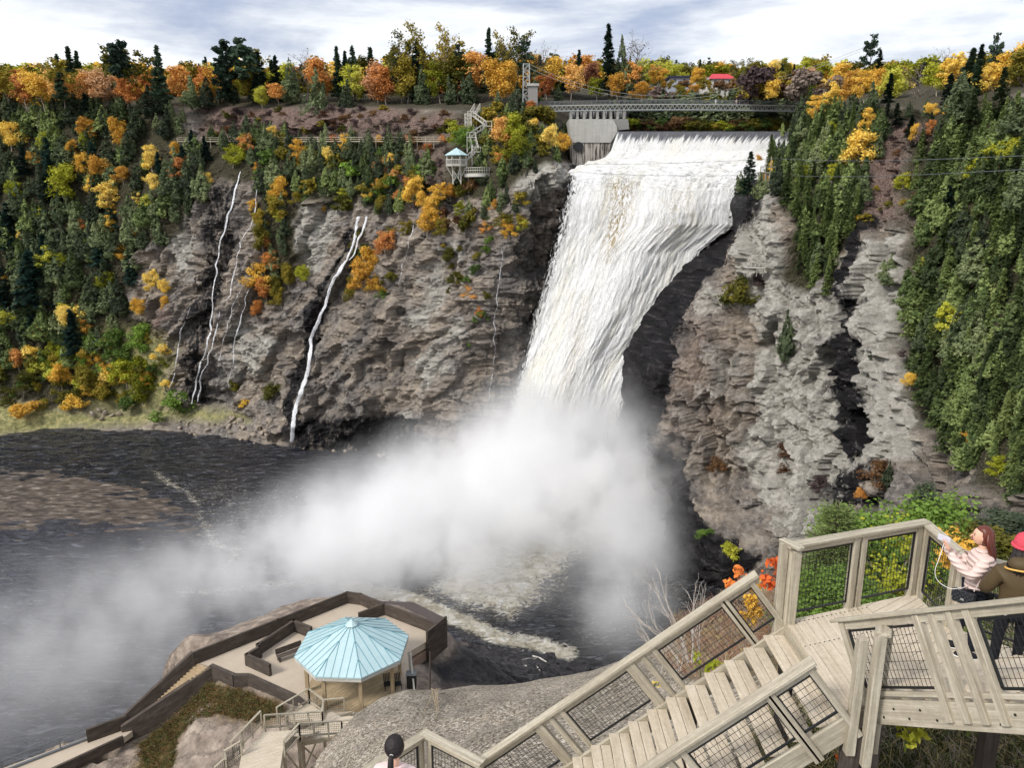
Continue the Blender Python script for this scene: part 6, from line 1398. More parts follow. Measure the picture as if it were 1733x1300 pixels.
def gazebo():
    z = TZ+.02; cx, cy = PZ(597, 1093, TZ+3.25).xy
    r = empty('gazebo', (cx, cy, z), 'octagonal open gazebo with a seamed pale blue metal roof on the terrace', 'gazebo'); O = r.location; rot = R(22.5-3)
    roof_octa(r, O, (cx, cy), 4.35, TZ+3.25, TZ+3.25+1.95, rot, .04, 5, .5)
    q = MB(); E = octa((cx, cy), 4.28, TZ+3.0, rot)
    for i in range(8): q.beam(E[i], E[(i+1) % 8], .1, .24)
    for e in octa((cx, cy), 3.6, TZ+2.95, rot): q.beam(e, (cx, cy, TZ+4.2), .1, .15)
    q.build('eaves_beam', FARW, r, origin=O)
    e = octa((cx, cy), 3.75, z, rot); q = MB(); boards(q, [(p[0], p[1]) for p in e], z-.25, z+.05, R(48), .16, .015); q.build('deck', SOFTW, r, origin=O)
    for p in octa((cx, cy), 3.55, z, rot):
        q = MB(); q.beam(p, (p[0], p[1], TZ+3.0), .26, .26); q.build('post', SOFTW, r, origin=O)
    # railings near the gazebo
    p0, p1 = PZ(692, 1150, TZ+.1), PZ(690, 1172, TZ+.1); q = MB(); q.beam(p0+Vector((.1, 0, 0)), p0+Vector((.1, 0, 2.2)), .14, .14); q.beam(p1+Vector((.5, 0, 0)), p0+Vector((.2, 0, 2.4)), .12, .12); q.build('brace', FARW, r, origin=O)
    # dark cabinet, viewers and post
    c = PZ(697, 1163, TZ+.0); t = empty('dark_cabinet', c, 'dark box standing by the right-hand post of the gazebo', 'cabinet'); q = MB(); q.box(-.35, .35, -.3, .3, 0, 1.15); q.build('body', BLACK, t, bevel=.03); q = MB(); q.box(-.4, .4, -.35, .35, 1.15, 1.22); q.build('lid', DSTEEL, t, bevel=.02)
    for dx, lab in ((0, 'left of two dark slatted chairs under the gazebo roof'), (.75, 'right of two dark slatted chairs under the gazebo roof')):
        c = PZ(657, 1166, TZ+.07)+Vector((dx, 0, 0)); t = empty('slatted_chair', c, lab, 'chair', 'dark chairs under the gazebo', R(20))
        q = MB(); q.box(-.28, .28, -.25, .3, .38, .43); q.build('seat', BLACK, t)
        q = MB(); [q.hexa([(-.28+k*.12, .28, .43), (-.28+k*.12, .31, .43), (-.28+k*.12, .47, 1.05), (-.28+k*.12, .44, 1.05), (-.2+k*.12, .28, .43), (-.2+k*.12, .31, .43), (-.2+k*.12, .47, 1.05), (-.2+k*.12, .44, 1.05)]) for k in range(5)]; q.build('backrest', BLACK, t)
        for sx in (-.25, .25):
            for sy in (-.22, .26): q = MB(); q.box(sx-.025, sx+.025, sy-.025, sy+.025, 0, .38); q.build('leg', BLACK, t)
    c = P(727, 1166, 50.); q = MB(); q.tube([c-Vector((0, 0, .5)), P(728, 1104, 50.)], [.07, .06], 8); o = q.build('iron_post', DARKW); tag(o, 'thin dark iron post on the rocks right of the gazebo', 'post')
gazebo()
def simple_rail(q, tops, z, H=1.05, posts=1.1, wood=.09, low=.5):
    pts = [PZ(a, b, zz+H) for (a, b), zz in zip(tops, z)]
    for a, b in zip(pts[:-1], pts[1:]):
        q.beam(a, b, wood*1.5, wood*.6); q.beam(a-Vector((0, 0, H-.12)), b-Vector((0, 0, H-.12)), wood, wood*.8)
        n = max(1, round((b-a).length/posts))
        for k in range(n+1): m_ = a.lerp(b, k/n); q.beam(m_-Vector((0, 0, H+.25)), m_-Vector((0, 0, .03)), wood, wood)
        nn = int((b-a).length/.12)
    return pts
def lower_stairs():
    z1, z2, z3 = -33.2, -34.4, -35.7
    r = empty('lower_stairs', PZ(450, 1270, z1), 'weathered wooden stairs and landings descending to the gazebo', 'stairs'); O = r.location
    wiremat = simple('fine_mesh', srgb(70, 70, 68), .6, .1)
    def deck(pts, z, ang):
        p = [PZ(a, b, z) for a, b in pts]; q = MB(); boards(q, [(v.x, v.y) for v in p], z-.1, z, ang, .15, .012)
        q.build('landing', DECKW, r, origin=O); q = MB()
        for a, b in zip(p, p[1:]+p[:1]): q.beam(a-Vector((0, 0, .22)), b-Vector((0, 0, .22)), .08, .24)
        for a in p: q.beam(a-Vector((0, 0, 3.5)), a-Vector((0, 0, .1)), .16, .16)
        cs = sum(p, Vector())/len(p)
        for a, b in zip(p, p[1:]+p[:1]): q.beam(a-Vector((0, 0, 3.2)), b-Vector((0, 0, .4)), .09, .09)
        q.build('frame', WOOD, r, origin=O); return p
    deck([(400, 1330), (409, 1278), (446, 1240), (504, 1236), (480, 1262), (470, 1330)], z1, R(25))
    deck([(508, 1238), (547, 1219), (592, 1212), (612, 1216), (566, 1246), (512, 1255)], z2, R(80))
    deck([(484, 1210), (521, 1191), (552, 1208), (598, 1204), (560, 1217), (500, 1220)], z3, R(30))
    def flight(a, b, za, zb, w):
        A, B = PZ(*a, za), PZ(*b, zb); d = B-A; sd = Vector((-d.y, d.x, 0)).normalized()*w/2; n = max(3, int(abs(d.z)/.18))
        for k in range(n):
            m_ = A.lerp(B, (k+.5)/n); q = MB(); q.beam(m_-sd, m_+sd, .3, .05); q.build('tread', DECKW, r, origin=O)
    flight((500, 1245), (520, 1238), z1, z2, 1.5); flight((560, 1222), (545, 1212), z2, z3, 1.5)
    rails = [([(392, 1255), (441, 1204)], [z1, z1]), ([(447, 1211), (545, 1205)], [z1, z2]), ([(480, 1254), (506, 1225), (578, 1221), (604, 1217)], [z1, z1, z2, z2]), ([(468, 1198), (522, 1166), (547, 1185), (582, 1182)], [z3, z3, z3, z3]), ([(545, 1205), (547, 1186)], [z2, z3]),
             ([(382, 1287), (379, 1272), (407, 1255)], [z1-.9, z1-.5, z1]), ([(363, 1300), (405, 1262)], [z1-1.1, z1-.6]), ([(470, 1300), (473, 1262)], [z1, z1]), ([(448, 1290), (452, 1250)], [z1, z1])]
    for t, z in rails[:7]:
        q = MB(); pts = simple_rail(q, t, z); o = q.build('railing', WOOD, r, origin=O)
        q = MB()
        for a, b in zip(pts[:-1], pts[1:]):
            n = int((b-a).length/.13)
            for k in range(1, n): m_ = a.lerp(b, k/n); q.beam(m_-Vector((0, 0, .95)), m_-Vector((0, 0, .04)), .012, .012)
            for h in (.25, .4, .55, .7, .85): q.beam(a-Vector((0, 0, h)), b-Vector((0, 0, h)), .012, .012)
        q.build('wire_mesh', wiremat, o).data.transform(Matrix.Translation(-O))
lower_stairs()
# ------------------------------------------------------------------ the near wooden platform and stairs
DZ = -5.5
def panel(root, a0, a1, up, h0, h1, wire=(.055, .085), O=None):
    """black framed wire panel between two points of a base line; up = unit vector of the posts"""
    a0, a1 = V3(a0), V3(a1); d = (a1-a0); L = d.length; d /= L; q = MB(); f = .027
    lo0, lo1, hi0, hi1 = a0+up*h0, a1+up*h0, a0+up*h1, a1+up*h1; nrm = d.cross(up)
    for a, b in ((lo0, lo1), (hi0, hi1)): q.beam(a, b, f*.7, f, up)
    for a, b in ((lo0, hi0), (lo1, hi1)): q.beam(a, b, f*.7, f, d)
    fr = q.build('panel_frame', BLACK, root, origin=O)
    q = MB(); n = int(L/wire[0]); m = int((h1-h0)/wire[1])
    for k in range(1, n): p = lo0+d*L*k/n; q.beam(p, p+up*(h1-h0), .0042, .0042, d)
    for k in range(1, m): p = lo0+up*(h1-h0)*k/m; q.beam(p, p+d*L, .0042, .0042, up)
    w = q.build('wire_mesh', BLACK, fr); w.data.transform(Matrix.Translation(-O)) if O is not None else None
def rail_run(root, p0, p1, H, up, panels, posts, O, drop=.28, cap=.15, pw=.045, pd=.10, ext=(0, 0), hm=None):
    """cap rail on flat boards; posts are boards seen edge on, panels hang between them"""
    p0, p1 = V3(p0), V3(p1); L = (p1-p0).length; d = (p1-p0)/L
    sd = d.cross(up).normalized()
    q = MB(); q.beam(p0+up*H-d*ext[0], p1+up*H+d*ext[1], cap, .042, up); q.build('cap_rail', WOOD, root, bevel=.005, origin=O)
    q = MB(); q.beam(p0+up*(H-.066), p1+up*(H-.066), .045, .088, up); q.build('under_rail', WOOD, root, bevel=.004, origin=O)
    for s in posts:
        b = p0+d*s; q = MB(); q.beam(b-up*drop, b+up*(H-.023), pd, pw*2, d if False else sd.cross(up)); q.build('post', WOOD, root, bevel=.006, origin=O)
    for s0, s1 in panels:
        panel(root, p0+d*s0, p0+d*s1, up, .10, H-.13, O=O)
def platform():
    r = empty('viewing_platform', (4.7, 8.4, DZ), 'weathered wooden viewing platform with wire mesh railings where the two people stand', 'platform'); O = r.location
    A, C, D, E2, F2, G2, B = (3.69, 9.16), (5.80, 9.88), (5.80, 9.02), (6.5, 8.35), (5.86, 8.02), (3.98, 7.42), (3.69, 7.30)
    q = MB(); left = [A, (4.95, A[1]+(4.95-A[0])*.341), (4.95, 7.73), G2, B]; boards(q, left, DZ-.04, DZ, R(90), .142, .007)
    right = [(4.955, A[1]+(4.955-A[0])*.341), C, D, E2, F2, (4.955, 7.735)]; boards(q, right, DZ-.04, DZ, R(34), .142, .007)
    q.build('decking', DECKW, r, origin=O)
    q = MB()
    for i in range(9):
        for dx in (.035, .105):
            x = 3.69+.142*i+dx; y = A[1]+(x-A[0])*.341
            for yy in (y-.09, y-.62): q.tube([(x, yy, DZ-.004), (x, yy, DZ+.0025)], .011, 7)
    q.build('screws', BLACK, r, origin=O)
    q = MB()
    for a, b in ((A, C), (C, D), (D, E2), (A, B), (B, G2), (G2, F2)): q.beam((*a, DZ-.16), (*b, DZ-.16), .05, .235)
    for x in np.arange(4.0, 5.8, .45): q.beam((x, 7.9, DZ-.16), (x, A[1]+(x-A[0])*.34-.1, DZ-.16), .045, .23)
    q.build('joists', WOOD, r, origin=O)
    for p in (A, (4.9, 9.5), C, (4.05, 7.5), (3.75, 7.35), (5.8, 8.05)):
        q = MB(); q.beam((p[0]+.05, p[1]-.05, DZ-3.2), (p[0]+.05, p[1]-.05, DZ-.28), .16, .16); q.build('support_post', DARKW, r, origin=O)
    up = Vector((0, 0, 1)); n1 = Vector((0, 0, 1))
    rail_run(r, (3.66, 9.16, DZ), (5.82, 9.90, DZ), 1.10, up, [(.10, 1.03), (1.25, 2.12)], [.05, 1.075, 1.205, 2.18], O, ext=(.06, .06))
    rail_run(r, (5.84, 9.90, DZ), (5.80, 9.02, DZ), 1.08, up, [(.14, .80)], [.06, .86], O, ext=(.0, .0))
    rail_run(r, (5.80, 9.0, DZ), (6.52, 8.33, DZ), 1.08, up, [(.12, .86)], [.05, .93], O)
    # two posts at the head of the left flight
    for x, y, h in ((3.60, 9.22, 1.12), (3.73, 9.10, 1.05)): q = MB(); q.beam((x, y, DZ-.3), (x, y, DZ+h), .1, .1); q.build('post', WOOD, r, bevel=.006, origin=O)
    q = MB(); q.beam((3.58, 9.28, DZ+1.13), (3.74, 8.98, DZ+1.13), .11, .04); q.build('cap_rail', WOOD, r, bevel=.004, origin=O)
    # cluster of posts at the near corner
    for x, y, h, d in ((3.76, 7.24, .95, .5), (3.93, 7.20, 1.02, .62), (4.06, 7.33, 1.0, .55)): q = MB(); q.beam((x, y, DZ-d), (x, y, DZ+h), .10, .11); q.build('post', WOOD, r, bevel=.007, origin=O)
    q = MB(); q.beam((3.92, 7.14, DZ+1.04), (4.07, 7.42, DZ+1.04), .16, .04); q.build('cap_rail', WOOD, r, bevel=.005, origin=O)
platform()
def left_flight():
    run, rise, n = .254, .192, 16; r = empty('stair_flight', (1.6, 8.2, -7), 'broad wooden stair flight descending left from the viewing platform', 'stairs'); O = r.location
    y0, y1 = 7.32, 9.12
    for k in range(n):
        x1 = 3.67-run*k; x0 = x1-run-.03; z = DZ-rise*(k+1); q = MB(); w = (x1-x0)/2
        for j in range(2): q.beam((x0+w*(j+.5), y0, z-.02), (x0+w*(j+.5), y1, z-.02), w-.008, .04)
        q.build('tread', DECKW, r, bevel=.004, origin=O)
    k_ = rise/run; top = (3.70, DZ-.02); bx = 3.70-run*n; bz = DZ-.02-rise*n
    for y in (y0-.03, y1+.03):
        q = MB(); d = Vector((-1, 0, -k_)).normalized(); nn = Vector((-k_, 0, 1)).normalized(); a, b = Vector((3.72, y, DZ-.05)), Vector((bx, y, bz-.05))
        q.beam(a-nn*.13, b-nn*.13, .05, .27, nn); q.build('stringer', WOOD, r, bevel=.004, origin=O)
        q = MB()
        for t in (.3, .75): m_ = a.lerp(b, t); q.beam(m_-Vector((0, 0, 2.0)), m_-Vector((0, 0, .2)), .14, .14)
        q.build('support_post', DARKW, r, origin=O)
    up = Vector((-k_, 0, 1)).normalized(); H = .74
    for y, first in ((y1+.08, .04), (y0-.08, .0)):
        a, b = Vector((3.72, y, DZ+.02)), Vector((bx+.15, y, bz+.02)); L = (b-a).length
        a = a-up*.0
        if y > 8: pans = [(.52, .95 if False else .50)]; pans = []; s = .58; posts = [.10, .53]; pans.append((.14, .49))
        else: s = .62; posts = [.06, .57]; pans = [(.10, .53)]
        while s < L-.3:
            e = min(s+1.12, L); pans.append((s+.03, e-.03)); posts += [s-.01, e+.01, e+.2, e+.38] if e < L-.2 else [s-.01]; s = e+.46
        posts = [p for p in posts if p < L]
        rail_run(r, a, b, .80, up, pans, posts, O, drop=.30, cap=.15, pw=.038, pd=.09, ext=(.03, .0))
left_flight()
def front_flight():
    g = Vector((.313, -.95, 0)).normalized(); sd = Vector((.95, .313, 0)).normalized(); run, rise, n = .275, .183, 9
    B0 = Vector((4.02, 7.50, DZ)); r = empty('stair_flight', B0, 'stair flight rising towards the viewer from the right side of the platform', 'stairs'); O = r.location; W = 1.9
    for k in range(n):
        a = B0+g*(run*k)+Vector((0, 0, rise*(k+1))); q = MB(); w = (run+.03)/2
        for j in range(2): q.beam(a+g*w*(j+.5)+Vector((0, 0, -.02)), a+g*w*(j+.5)+sd*W+Vector((0, 0, -.02)), w-.008, .04)
        q.build('tread', DECKW, r, bevel=.004, origin=O)
    k_ = rise/run; d = (g+Vector((0, 0, k_))).normalized(); up = Vector((-g.x*k_, -g.y*k_, 1)).normalized(); L = n*math.hypot(run, rise)
    for s in (-.03, W+.03):
        a = B0+sd*s+Vector((0, 0, -.02)); q = MB(); q.beam(a-d*.05-up*.10, a+d*L-up*.10, .05, .26, up); q.build('stringer', WOOD, r, bevel=.004, origin=O)
        q = MB(); rg = random.Random(4)
        for t in range(int(L/.19)):
            c = a+d*(.1+t*.19)-up*(.06+.09*(t % 2)); q.tube([c-sd*.03, c-sd*.038], .012, 8)
        q.build('bolts', BLACK, r, origin=O)
        q = MB(); q.beam(a+up*.09, a+d*L+up*.09, .045, .05, up); q.build('bottom_rail', WOOD, r, bevel=.003, origin=O)
    a = B0-sd*.05+Vector((0, 0, .05))
    rail_run(r, a, a+d*L, .84, up, [(.10, 1.13), (1.92, 2.6)], [.04, 1.19, 1.40, 1.62, 1.84, 2.66], O, drop=.22, pw=.042, pd=.09, ext=(.1, 0))
front_flight()
def lower_landing():
    z = DZ-.192*16-.0; r = empty('stair_landing', (-1.2, 8.4, z), 'small wooden landing with mesh railing at the foot of the stair flight', 'landing'); O = r.location
    poly = [(-.36, 7.2), (-.36, 9.2), (-1.2, 9.55), (-2.6, 8.9), (-2.9, 7.4), (-2.0, 7.0)]
    q = MB(); boards(q, poly, z-.04, z, R(20), .142, .007); q.build('decking', DECKW, r, origin=O)
    q = MB()
    for a, b in zip(poly, poly[1:]+poly[:1]): q.beam((*a, z-.16), (*b, z-.16), .05, .23)
    q.build('joists', WOOD, r, origin=O)
    z2 = -7.12; poly = [(-.5, 6.2), (-.5, 7.35), (-1.7, 7.35), (-1.9, 6.2)]; q = MB(); boards(q, poly, z2-.04, z2, R(20), .142, .007); q.build('upper_decking', DECKW, r, origin=O)
    up = Vector((0, 0, 1))
    rail_run(r, (-.40, 8.86, z), (-1.26, 9.46, z), 1.06, up, [(.10, .92)], [.05, .97], O, ext=(0, .05), pd=.05)
    rail_run(r, (-1.27, 9.46, z-.002), (-2.15, 8.55, z-.002), 1.06, up, [(.14, 1.15)], [.07, 1.2], O, ext=(.09, 0), pd=.05)
lower_landing()
# ------------------------------------------------------------------ people
def cloth(name, c, puff=False, rough=.75):
    m = NT(name); v = m.coord('Object'); n = m.noise(v, 9, 4, .6)
    col = m.hsv(c, .5, 1., m.math('ADD', .85, m.math('MULTIPLY', n, .3))); b = m.bump(m.noise(v, 30, 3, .6), .25, .01)
    return m.fin(col, rough, b, spec=.25)
SKIN = simple('skin', srgb(226, 178, 152), .55, .04, 4, 0, .3)
HAIRD = simple('dark_hair', srgb(34, 27, 26), .55, .35, 9, 0, .4, .6, 40); HAIRR = simple('auburn_hair', srgb(98, 44, 30), .42, .25, 18, 0, .5)
def curve(pts, n=5):
    pts = [Vector(p) for p in pts]; out = []
    for i in range(len(pts)-1):
        p0, p1, p2, p3 = pts[max(i-1, 0)], pts[i], pts[i+1], pts[min(i+2, len(pts)-1)]
        for k in range(n):
            t = k/n; out.append(.5*((2*p1)+(p2-p0)*t+(2*p0-5*p1+4*p2-p3)*t*t+(3*p1-p0-3*p2+p3)*t**3))
    return out+[pts[-1]]
def skinmesh(name, chains, mat, parent, sub=2, loc=(0, 0, 0)):
    """one continuous skinned surface from connected chains [(points, radii)]; later chains start on an existing point"""
    vs = []; es = []; rs = []; key = {}
    def vid(p, r):
        k = tuple(round(c, 4) for c in p)
        if k not in key: key[k] = len(vs); vs.append(Vector(p)); rs.append(r)
        return key[k]
    for pts, rr in chains:
        ids = [vid(p, r) for p, r in zip(pts, rr)]
        for a, b in zip(ids[:-1], ids[1:]): es.append((a, b))
    me = bpy.data.meshes.new(name); me.from_pydata(vs, es, []); me.materials.append(mat)
    o = bpy.data.objects.new(name, me); COL.objects.link(o); o.parent = parent; o.location = loc
    m = o.modifiers.new('skin', 'SKIN'); m.use_smooth_shade = True
    for i, r in enumerate(rs): 
        rr = r if isinstance(r, tuple) else (r, r); me.skin_vertices[0].data[i].radius = rr
    me.skin_vertices[0].data[0].use_root = True
    s = o.modifiers.new('sub', 'SUBSURF'); s.levels = sub; s.render_levels = sub
    return o
def ball(name, c, rad, mat, parent, fn=None, n=24, rot=None):
    q = MB(); vs = []
    for i in range(n//2+1):
        th = math.pi*i/(n//2)
        for k in range(n):
            a = 2*math.pi*k/n; p = Vector((math.sin(th)*math.cos(a), math.sin(th)*math.sin(a), math.cos(th)))
            s = fn(p) if fn else 1; p = Vector((p.x*rad[0]*s, p.y*rad[1]*s, p.z*rad[2]*s))
            if rot: p = rot@p
            vs.append(p+Vector(c))
    Fs = [(i*n+k, (i+1)*n+k, (i+1)*n+(k+1) % n, i*n+(k+1) % n) for i in range(n//2) for k in range(n)]
    o = npmesh(name, [tuple(v) for v in vs], Fs, mat, parent, smooth=True); return o
def hand_chains(w, d, up, side, s=1., curl=.6):
    """palm and five separate bent fingers from the wrist w, pointing along d; up = back of the hand, side = towards the thumb"""
    w, d, up, side = Vector(w), Vector(d).normalized(), Vector(up).normalized(), Vector(side).normalized()
    ch = [([w, w+d*.045*s, w+d*.085*s], [.022*s, (.034*s, .016*s), (.034*s, .014*s)])]
    palm = w+d*.085*s
    for i, l in enumerate((.070, .080, .074, .058)):
        o = side*(.027-.018*i)*s; a = palm+o; dd = d; pts = [w+d*.045*s, a]
        p = a
        for k in range(3): dd = (dd-up*curl*(.35+.2*k)).normalized(); p = p+dd*l*s*(.42, .33, .25)[k]; pts.append(p)
        ch.append((pts, [(.034*s, .016*s), .0095*s, .0088*s, .008*s, .0066*s]))
    a = w+d*.025*s; t1 = a+side*.034*s+d*.018*s; t2 = t1+(side*.5+d-up*.3).normalized()*.034*s; t3 = t2+(d-up*.5).normalized()*.026*s
    ch.append(([w+d*.045*s, t1, t2, t3], [(.034*s, .016*s), .012*s, .0105*s, .0085*s])); return ch
def face_fn(sgn=1):
    def f(p):      # egg-shaped skull with chin; face looks along local -y
        s = 1.
        if p.z < 0: s -= .16*(-p.z)*(1 if p.y > -.2 else .55)
        if p.y < -.75 and abs(p.z) < .5: s -= .03
        return s
    return f
def head(parent, c, yaw, tilt=0, name='head', R_=.105):
    """head with nose, lips, eyes and ears looking along yaw"""
    M_ = Matrix.Rotation(yaw, 4, 'Z')@Matrix.Rotation(tilt, 4, 'X'); c = Vector(c)
    h = ball(name, c, (R_*.76, R_*.95, R_*1.16), SKIN, parent, face_fn(), 32, M_.to_3x3())
    T = lambda x, y, z: c+M_.to_3x3()@Vector((x, y, z))
    q = MB(); q.tube([T(0, -.088, .018), T(0, -.104, -.004), T(0, -.113, -.020), T(0, -.098, -.03)], [.006, .0095, .0125, .006], 8); q.build('nose', SKIN, h, smooth=True)
    ball('lips', T(0, -.094, -.052), (.022, .009, .007), simple('lips', srgb(190, 96, 92), .5, .02), h, n=14, rot=M_.to_3x3())
    for sx in (-1, 1):
        ball('eye', T(sx*.031, -.084, .012), (.013, .008, .007), simple('eye_dark', srgb(40, 30, 28), .3, .02), h, n=12, rot=M_.to_3x3())
        q = MB(); q.tube([T(sx*.018, -.093, .032), T(sx*.034, -.090, .036), T(sx*.048, -.078, .03)], .0035, 5); q.build('eyebrow', HAIRR, h)
        ball('ear', T(sx*.080, .005, -.002), (.012, .02, .032), SKIN, h, n=12, rot=M_.to_3x3())
    return h, T
def woman_phone():
    base = PZ(1637, 1108, DZ); r = empty('person', base, 'woman in a pale pink puffer jacket with long auburn hair raising a phone', 'person', rz=0)
    # she faces screen left and a little away: local frame  f = facing, s = her left side
    f = Vector((-.93, .36, 0)).normalized(); s = Vector((-f.y, f.x, 0)); u = Vector((0, 0, 1)); L = lambda a, b, c: tuple(f*a+s*b+u*c)
    JK = NT('pink_puffer'); v = JK.coord('Object'); w = JK.n('ShaderNodeTexWave', wave_type='BANDS', bands_direction='Z'); JK.l(v, w.inputs[0]); w.inputs['Scale'].default_value = 5.2; w.inputs['Distortion'].default_value = .8; w.inputs['Detail'].default_value = 1
    JK = JK.fin(JK.mix(JK.ramp(w.outputs[1], [(0, .5), (.12, 0.)]), srgb(226, 203, 194), srgb(204, 176, 166)), .55, JK.bump(w.outputs[1], .55, .03), spec=.3)
    PT = cloth('navy_leggings', srgb(26, 30, 40)); SH = simple('black_canvas', srgb(30, 30, 34), .6, .1)
    hip = L(0, 0, .92); 
    legs = skinmesh('trousers', [([hip, L(0, .09, .86), L(.03, .10, .48), L(-.02, .11, .10)], [(.15, .12), .085, .056, .042]), ([hip, L(0, -.09, .86), L(.10, -.08, .47), L(.13, -.09, .10)], [(.15, .12), .085, .056, .042])], PT, r)
    jk = skinmesh('jacket', [([L(.0, 0, .84), L(0, 0, .98), L(0, 0, 1.14), L(.01, 0, 1.30), L(.01, 0, 1.40), L(.015, 0, 1.45)], [(.175, .15), (.165, .14), (.17, .145), (.165, .12), (.10, .085), (.075, .075)]),
        ([L(.01, 0, 1.30), L(.0, .17, 1.31), L(.13, .21, 1.13), L(.30, .14, 1.27), L(.37, .09, 1.36)], [(.165, .12), .088, .075, .062, .045]),
        ([L(.01, 0, 1.30), L(.0, -.17, 1.31), L(.17, -.19, 1.14), L(.33, -.10, 1.28), L(.385, -.05, 1.37)], [(.165, .12), .088, .075, .062, .045])], JK, r)
    bd = skinmesh('body', [([L(.01, 0, 1.36), L(.012, 0, 1.44), L(.025, 0, 1.50)], [.06, .052, .05])], SKIN, r)
    for wst, sd_ in ((L(.375, .085, 1.375), -1), (L(.39, -.045, 1.385), 1)):
        wst = Vector(wst); skinmesh('hand', hand_chains(wst, u*.9+f*.35, (s*(-sd_)*.2-f*.9), s*sd_*.9+f*.2, 1., .5), SKIN, bd)
    yaw = math.atan2(f.y, f.x)+R(90)
    h, T = head(bd, L(.045, 0, 1.585), yaw, R(-4))
    # long hair down the back
    hc = L(.02, 0, 1.60)
    def hf(p): return 1.0 if p.y > -.25 or p.z > .55 else .80
    ball('hair', hc, (.098, .108, .128), HAIRR, r, hf, 28, Matrix.Rotation(yaw, 3, 'Z'))
    q = MB(); rg = random.Random(2)
    for i in range(64):
        a = rg.uniform(-1.35, 1.35); rx = -math.cos(a)*.088; ry = math.sin(a)*.092; p0 = L(.02+rx, ry, 1.60+rg.uniform(-.02, .06)); l = rg.uniform(.36, .46)
        pts = [p0, L(.005+rx*1.1, ry*1.05, 1.50), L(-.035+rx*.95, ry*.95, 1.40), L(-.06+rx*.8, ry*.9, 1.62-l+.02), L(-.06+rx*.7, ry*.8, 1.60-l-.05)]
        q.tube(pts, [.016, .019, .018, .014, .004], 6)
    q.build('long_hair', HAIRR, r, smooth=True)
    for (x, y), (dx) in ((( -.02, .11), 0), ((.13, -.09), 0)):
        c = Vector(L(x+.06, y, .05)); sh = ball('shoe', c, (.048, .135, .05), SH, r, lambda p: 1 if p.z > -.6 else .9, 20, Matrix.Rotation(yaw, 3, 'Z'))
        ball('sole', c-Vector((0, 0, .03)), (.05, .14, .02), simple('white_rubber', srgb(226, 224, 220), .6, .03), sh, None, 20, Matrix.Rotation(yaw, 3, 'Z'))
    # her phone and bag are things of their own
    pc = base+Vector(L(.435, .02, 1.50)); ph = empty('phone', pc, 'pale phone held up in front of the woman in pink', 'phone', rz=yaw+R(52))
    q = MB(); q.box(-.078, .078, -.005, .005, -.038, .038); q.build('case', simple('pale_case', srgb(206, 204, 214), .35, .05), ph, bevel=.004)
    q = MB(); q.box(-.072, .072, .0051, .0065, -.034, .034); q.build('screen', simple('dark_glass', srgb(30, 32, 38), .1, .05, 2, 0, .6), ph)
    bc = base+Vector(L(.17, .19, .86)); bg_ = empty('shoulder_bag', bc, 'quilted black shoulder bag with silver clasp at the hip of the woman in pink', 'bag', rz=yaw+R(58))
    QL = NT('quilted_black'); ck = QL.n('ShaderNodeTexVoronoi'); QL.l(QL.coord('Object', (1, 1, 1), (0, R(45), 0)), ck.inputs['Vector']); ck.inputs['Scale'].default_value = 26; ck.inputs['Randomness'].default_value = 0; QL = QL.fin(srgb(28, 32, 40), .45, QL.bump(ck.outputs[0], .9, .02), spec=.5)
    q = MB(); q.box(-.125, .125, -.04, .04, -.09, .075); q.build('body', QL, bg_, bevel=.015); q = MB(); q.box(-.128, .128, -.047, -.039, -.03, .08); q.build('flap', QL, bg_, bevel=.006)
    q = MB(); q.box(-.02, .02, -.055, -.047, -.035, -.01); q.build('clasp', simple('silver', srgb(200, 200, 200), .25, .03, 2, .8), bg_, bevel=.003)
    q = MB(); B_ = Vector(bc); g0 = Vector(L(.17, .19, .86)); 
    q.tube([Vector(L(.08, .20, .95)), Vector(L(.02, .19, 1.15)), Vector(L(-.03, .02, 1.44)), Vector(L(-.10, -.12, 1.25)), Vector(L(-.05, -.05, 1.0)), Vector(L(.24, .19, .94))], .006, 5)
    st = q.build('strap', simple('pale_strap', srgb(214, 200, 196), .6, .03), bg_); st.data.transform(Matrix.Rotation(-(yaw+R(58)), 4, 'Z')@Matrix.Translation(-g0))
    c = empty('charging_cable', pc, 'white charging cable looping down from the raised phone', 'cable')
    q = MB(); q.tube(curve([base+Vector(L(.43, .03, 1.45))-pc, base+Vector(L(.47, .10, 1.28))-pc, base+Vector(L(.50, .12, 1.10))-pc, base+Vector(L(.45, .14, .98))-pc, base+Vector(L(.32, .20, .94))-pc, base+Vector(L(.22, .22, .99))-pc]), .0042, 6); q.build('wire', simple('white_plastic', srgb(232, 230, 226), .5, .02), c, smooth=True)
woman_phone()
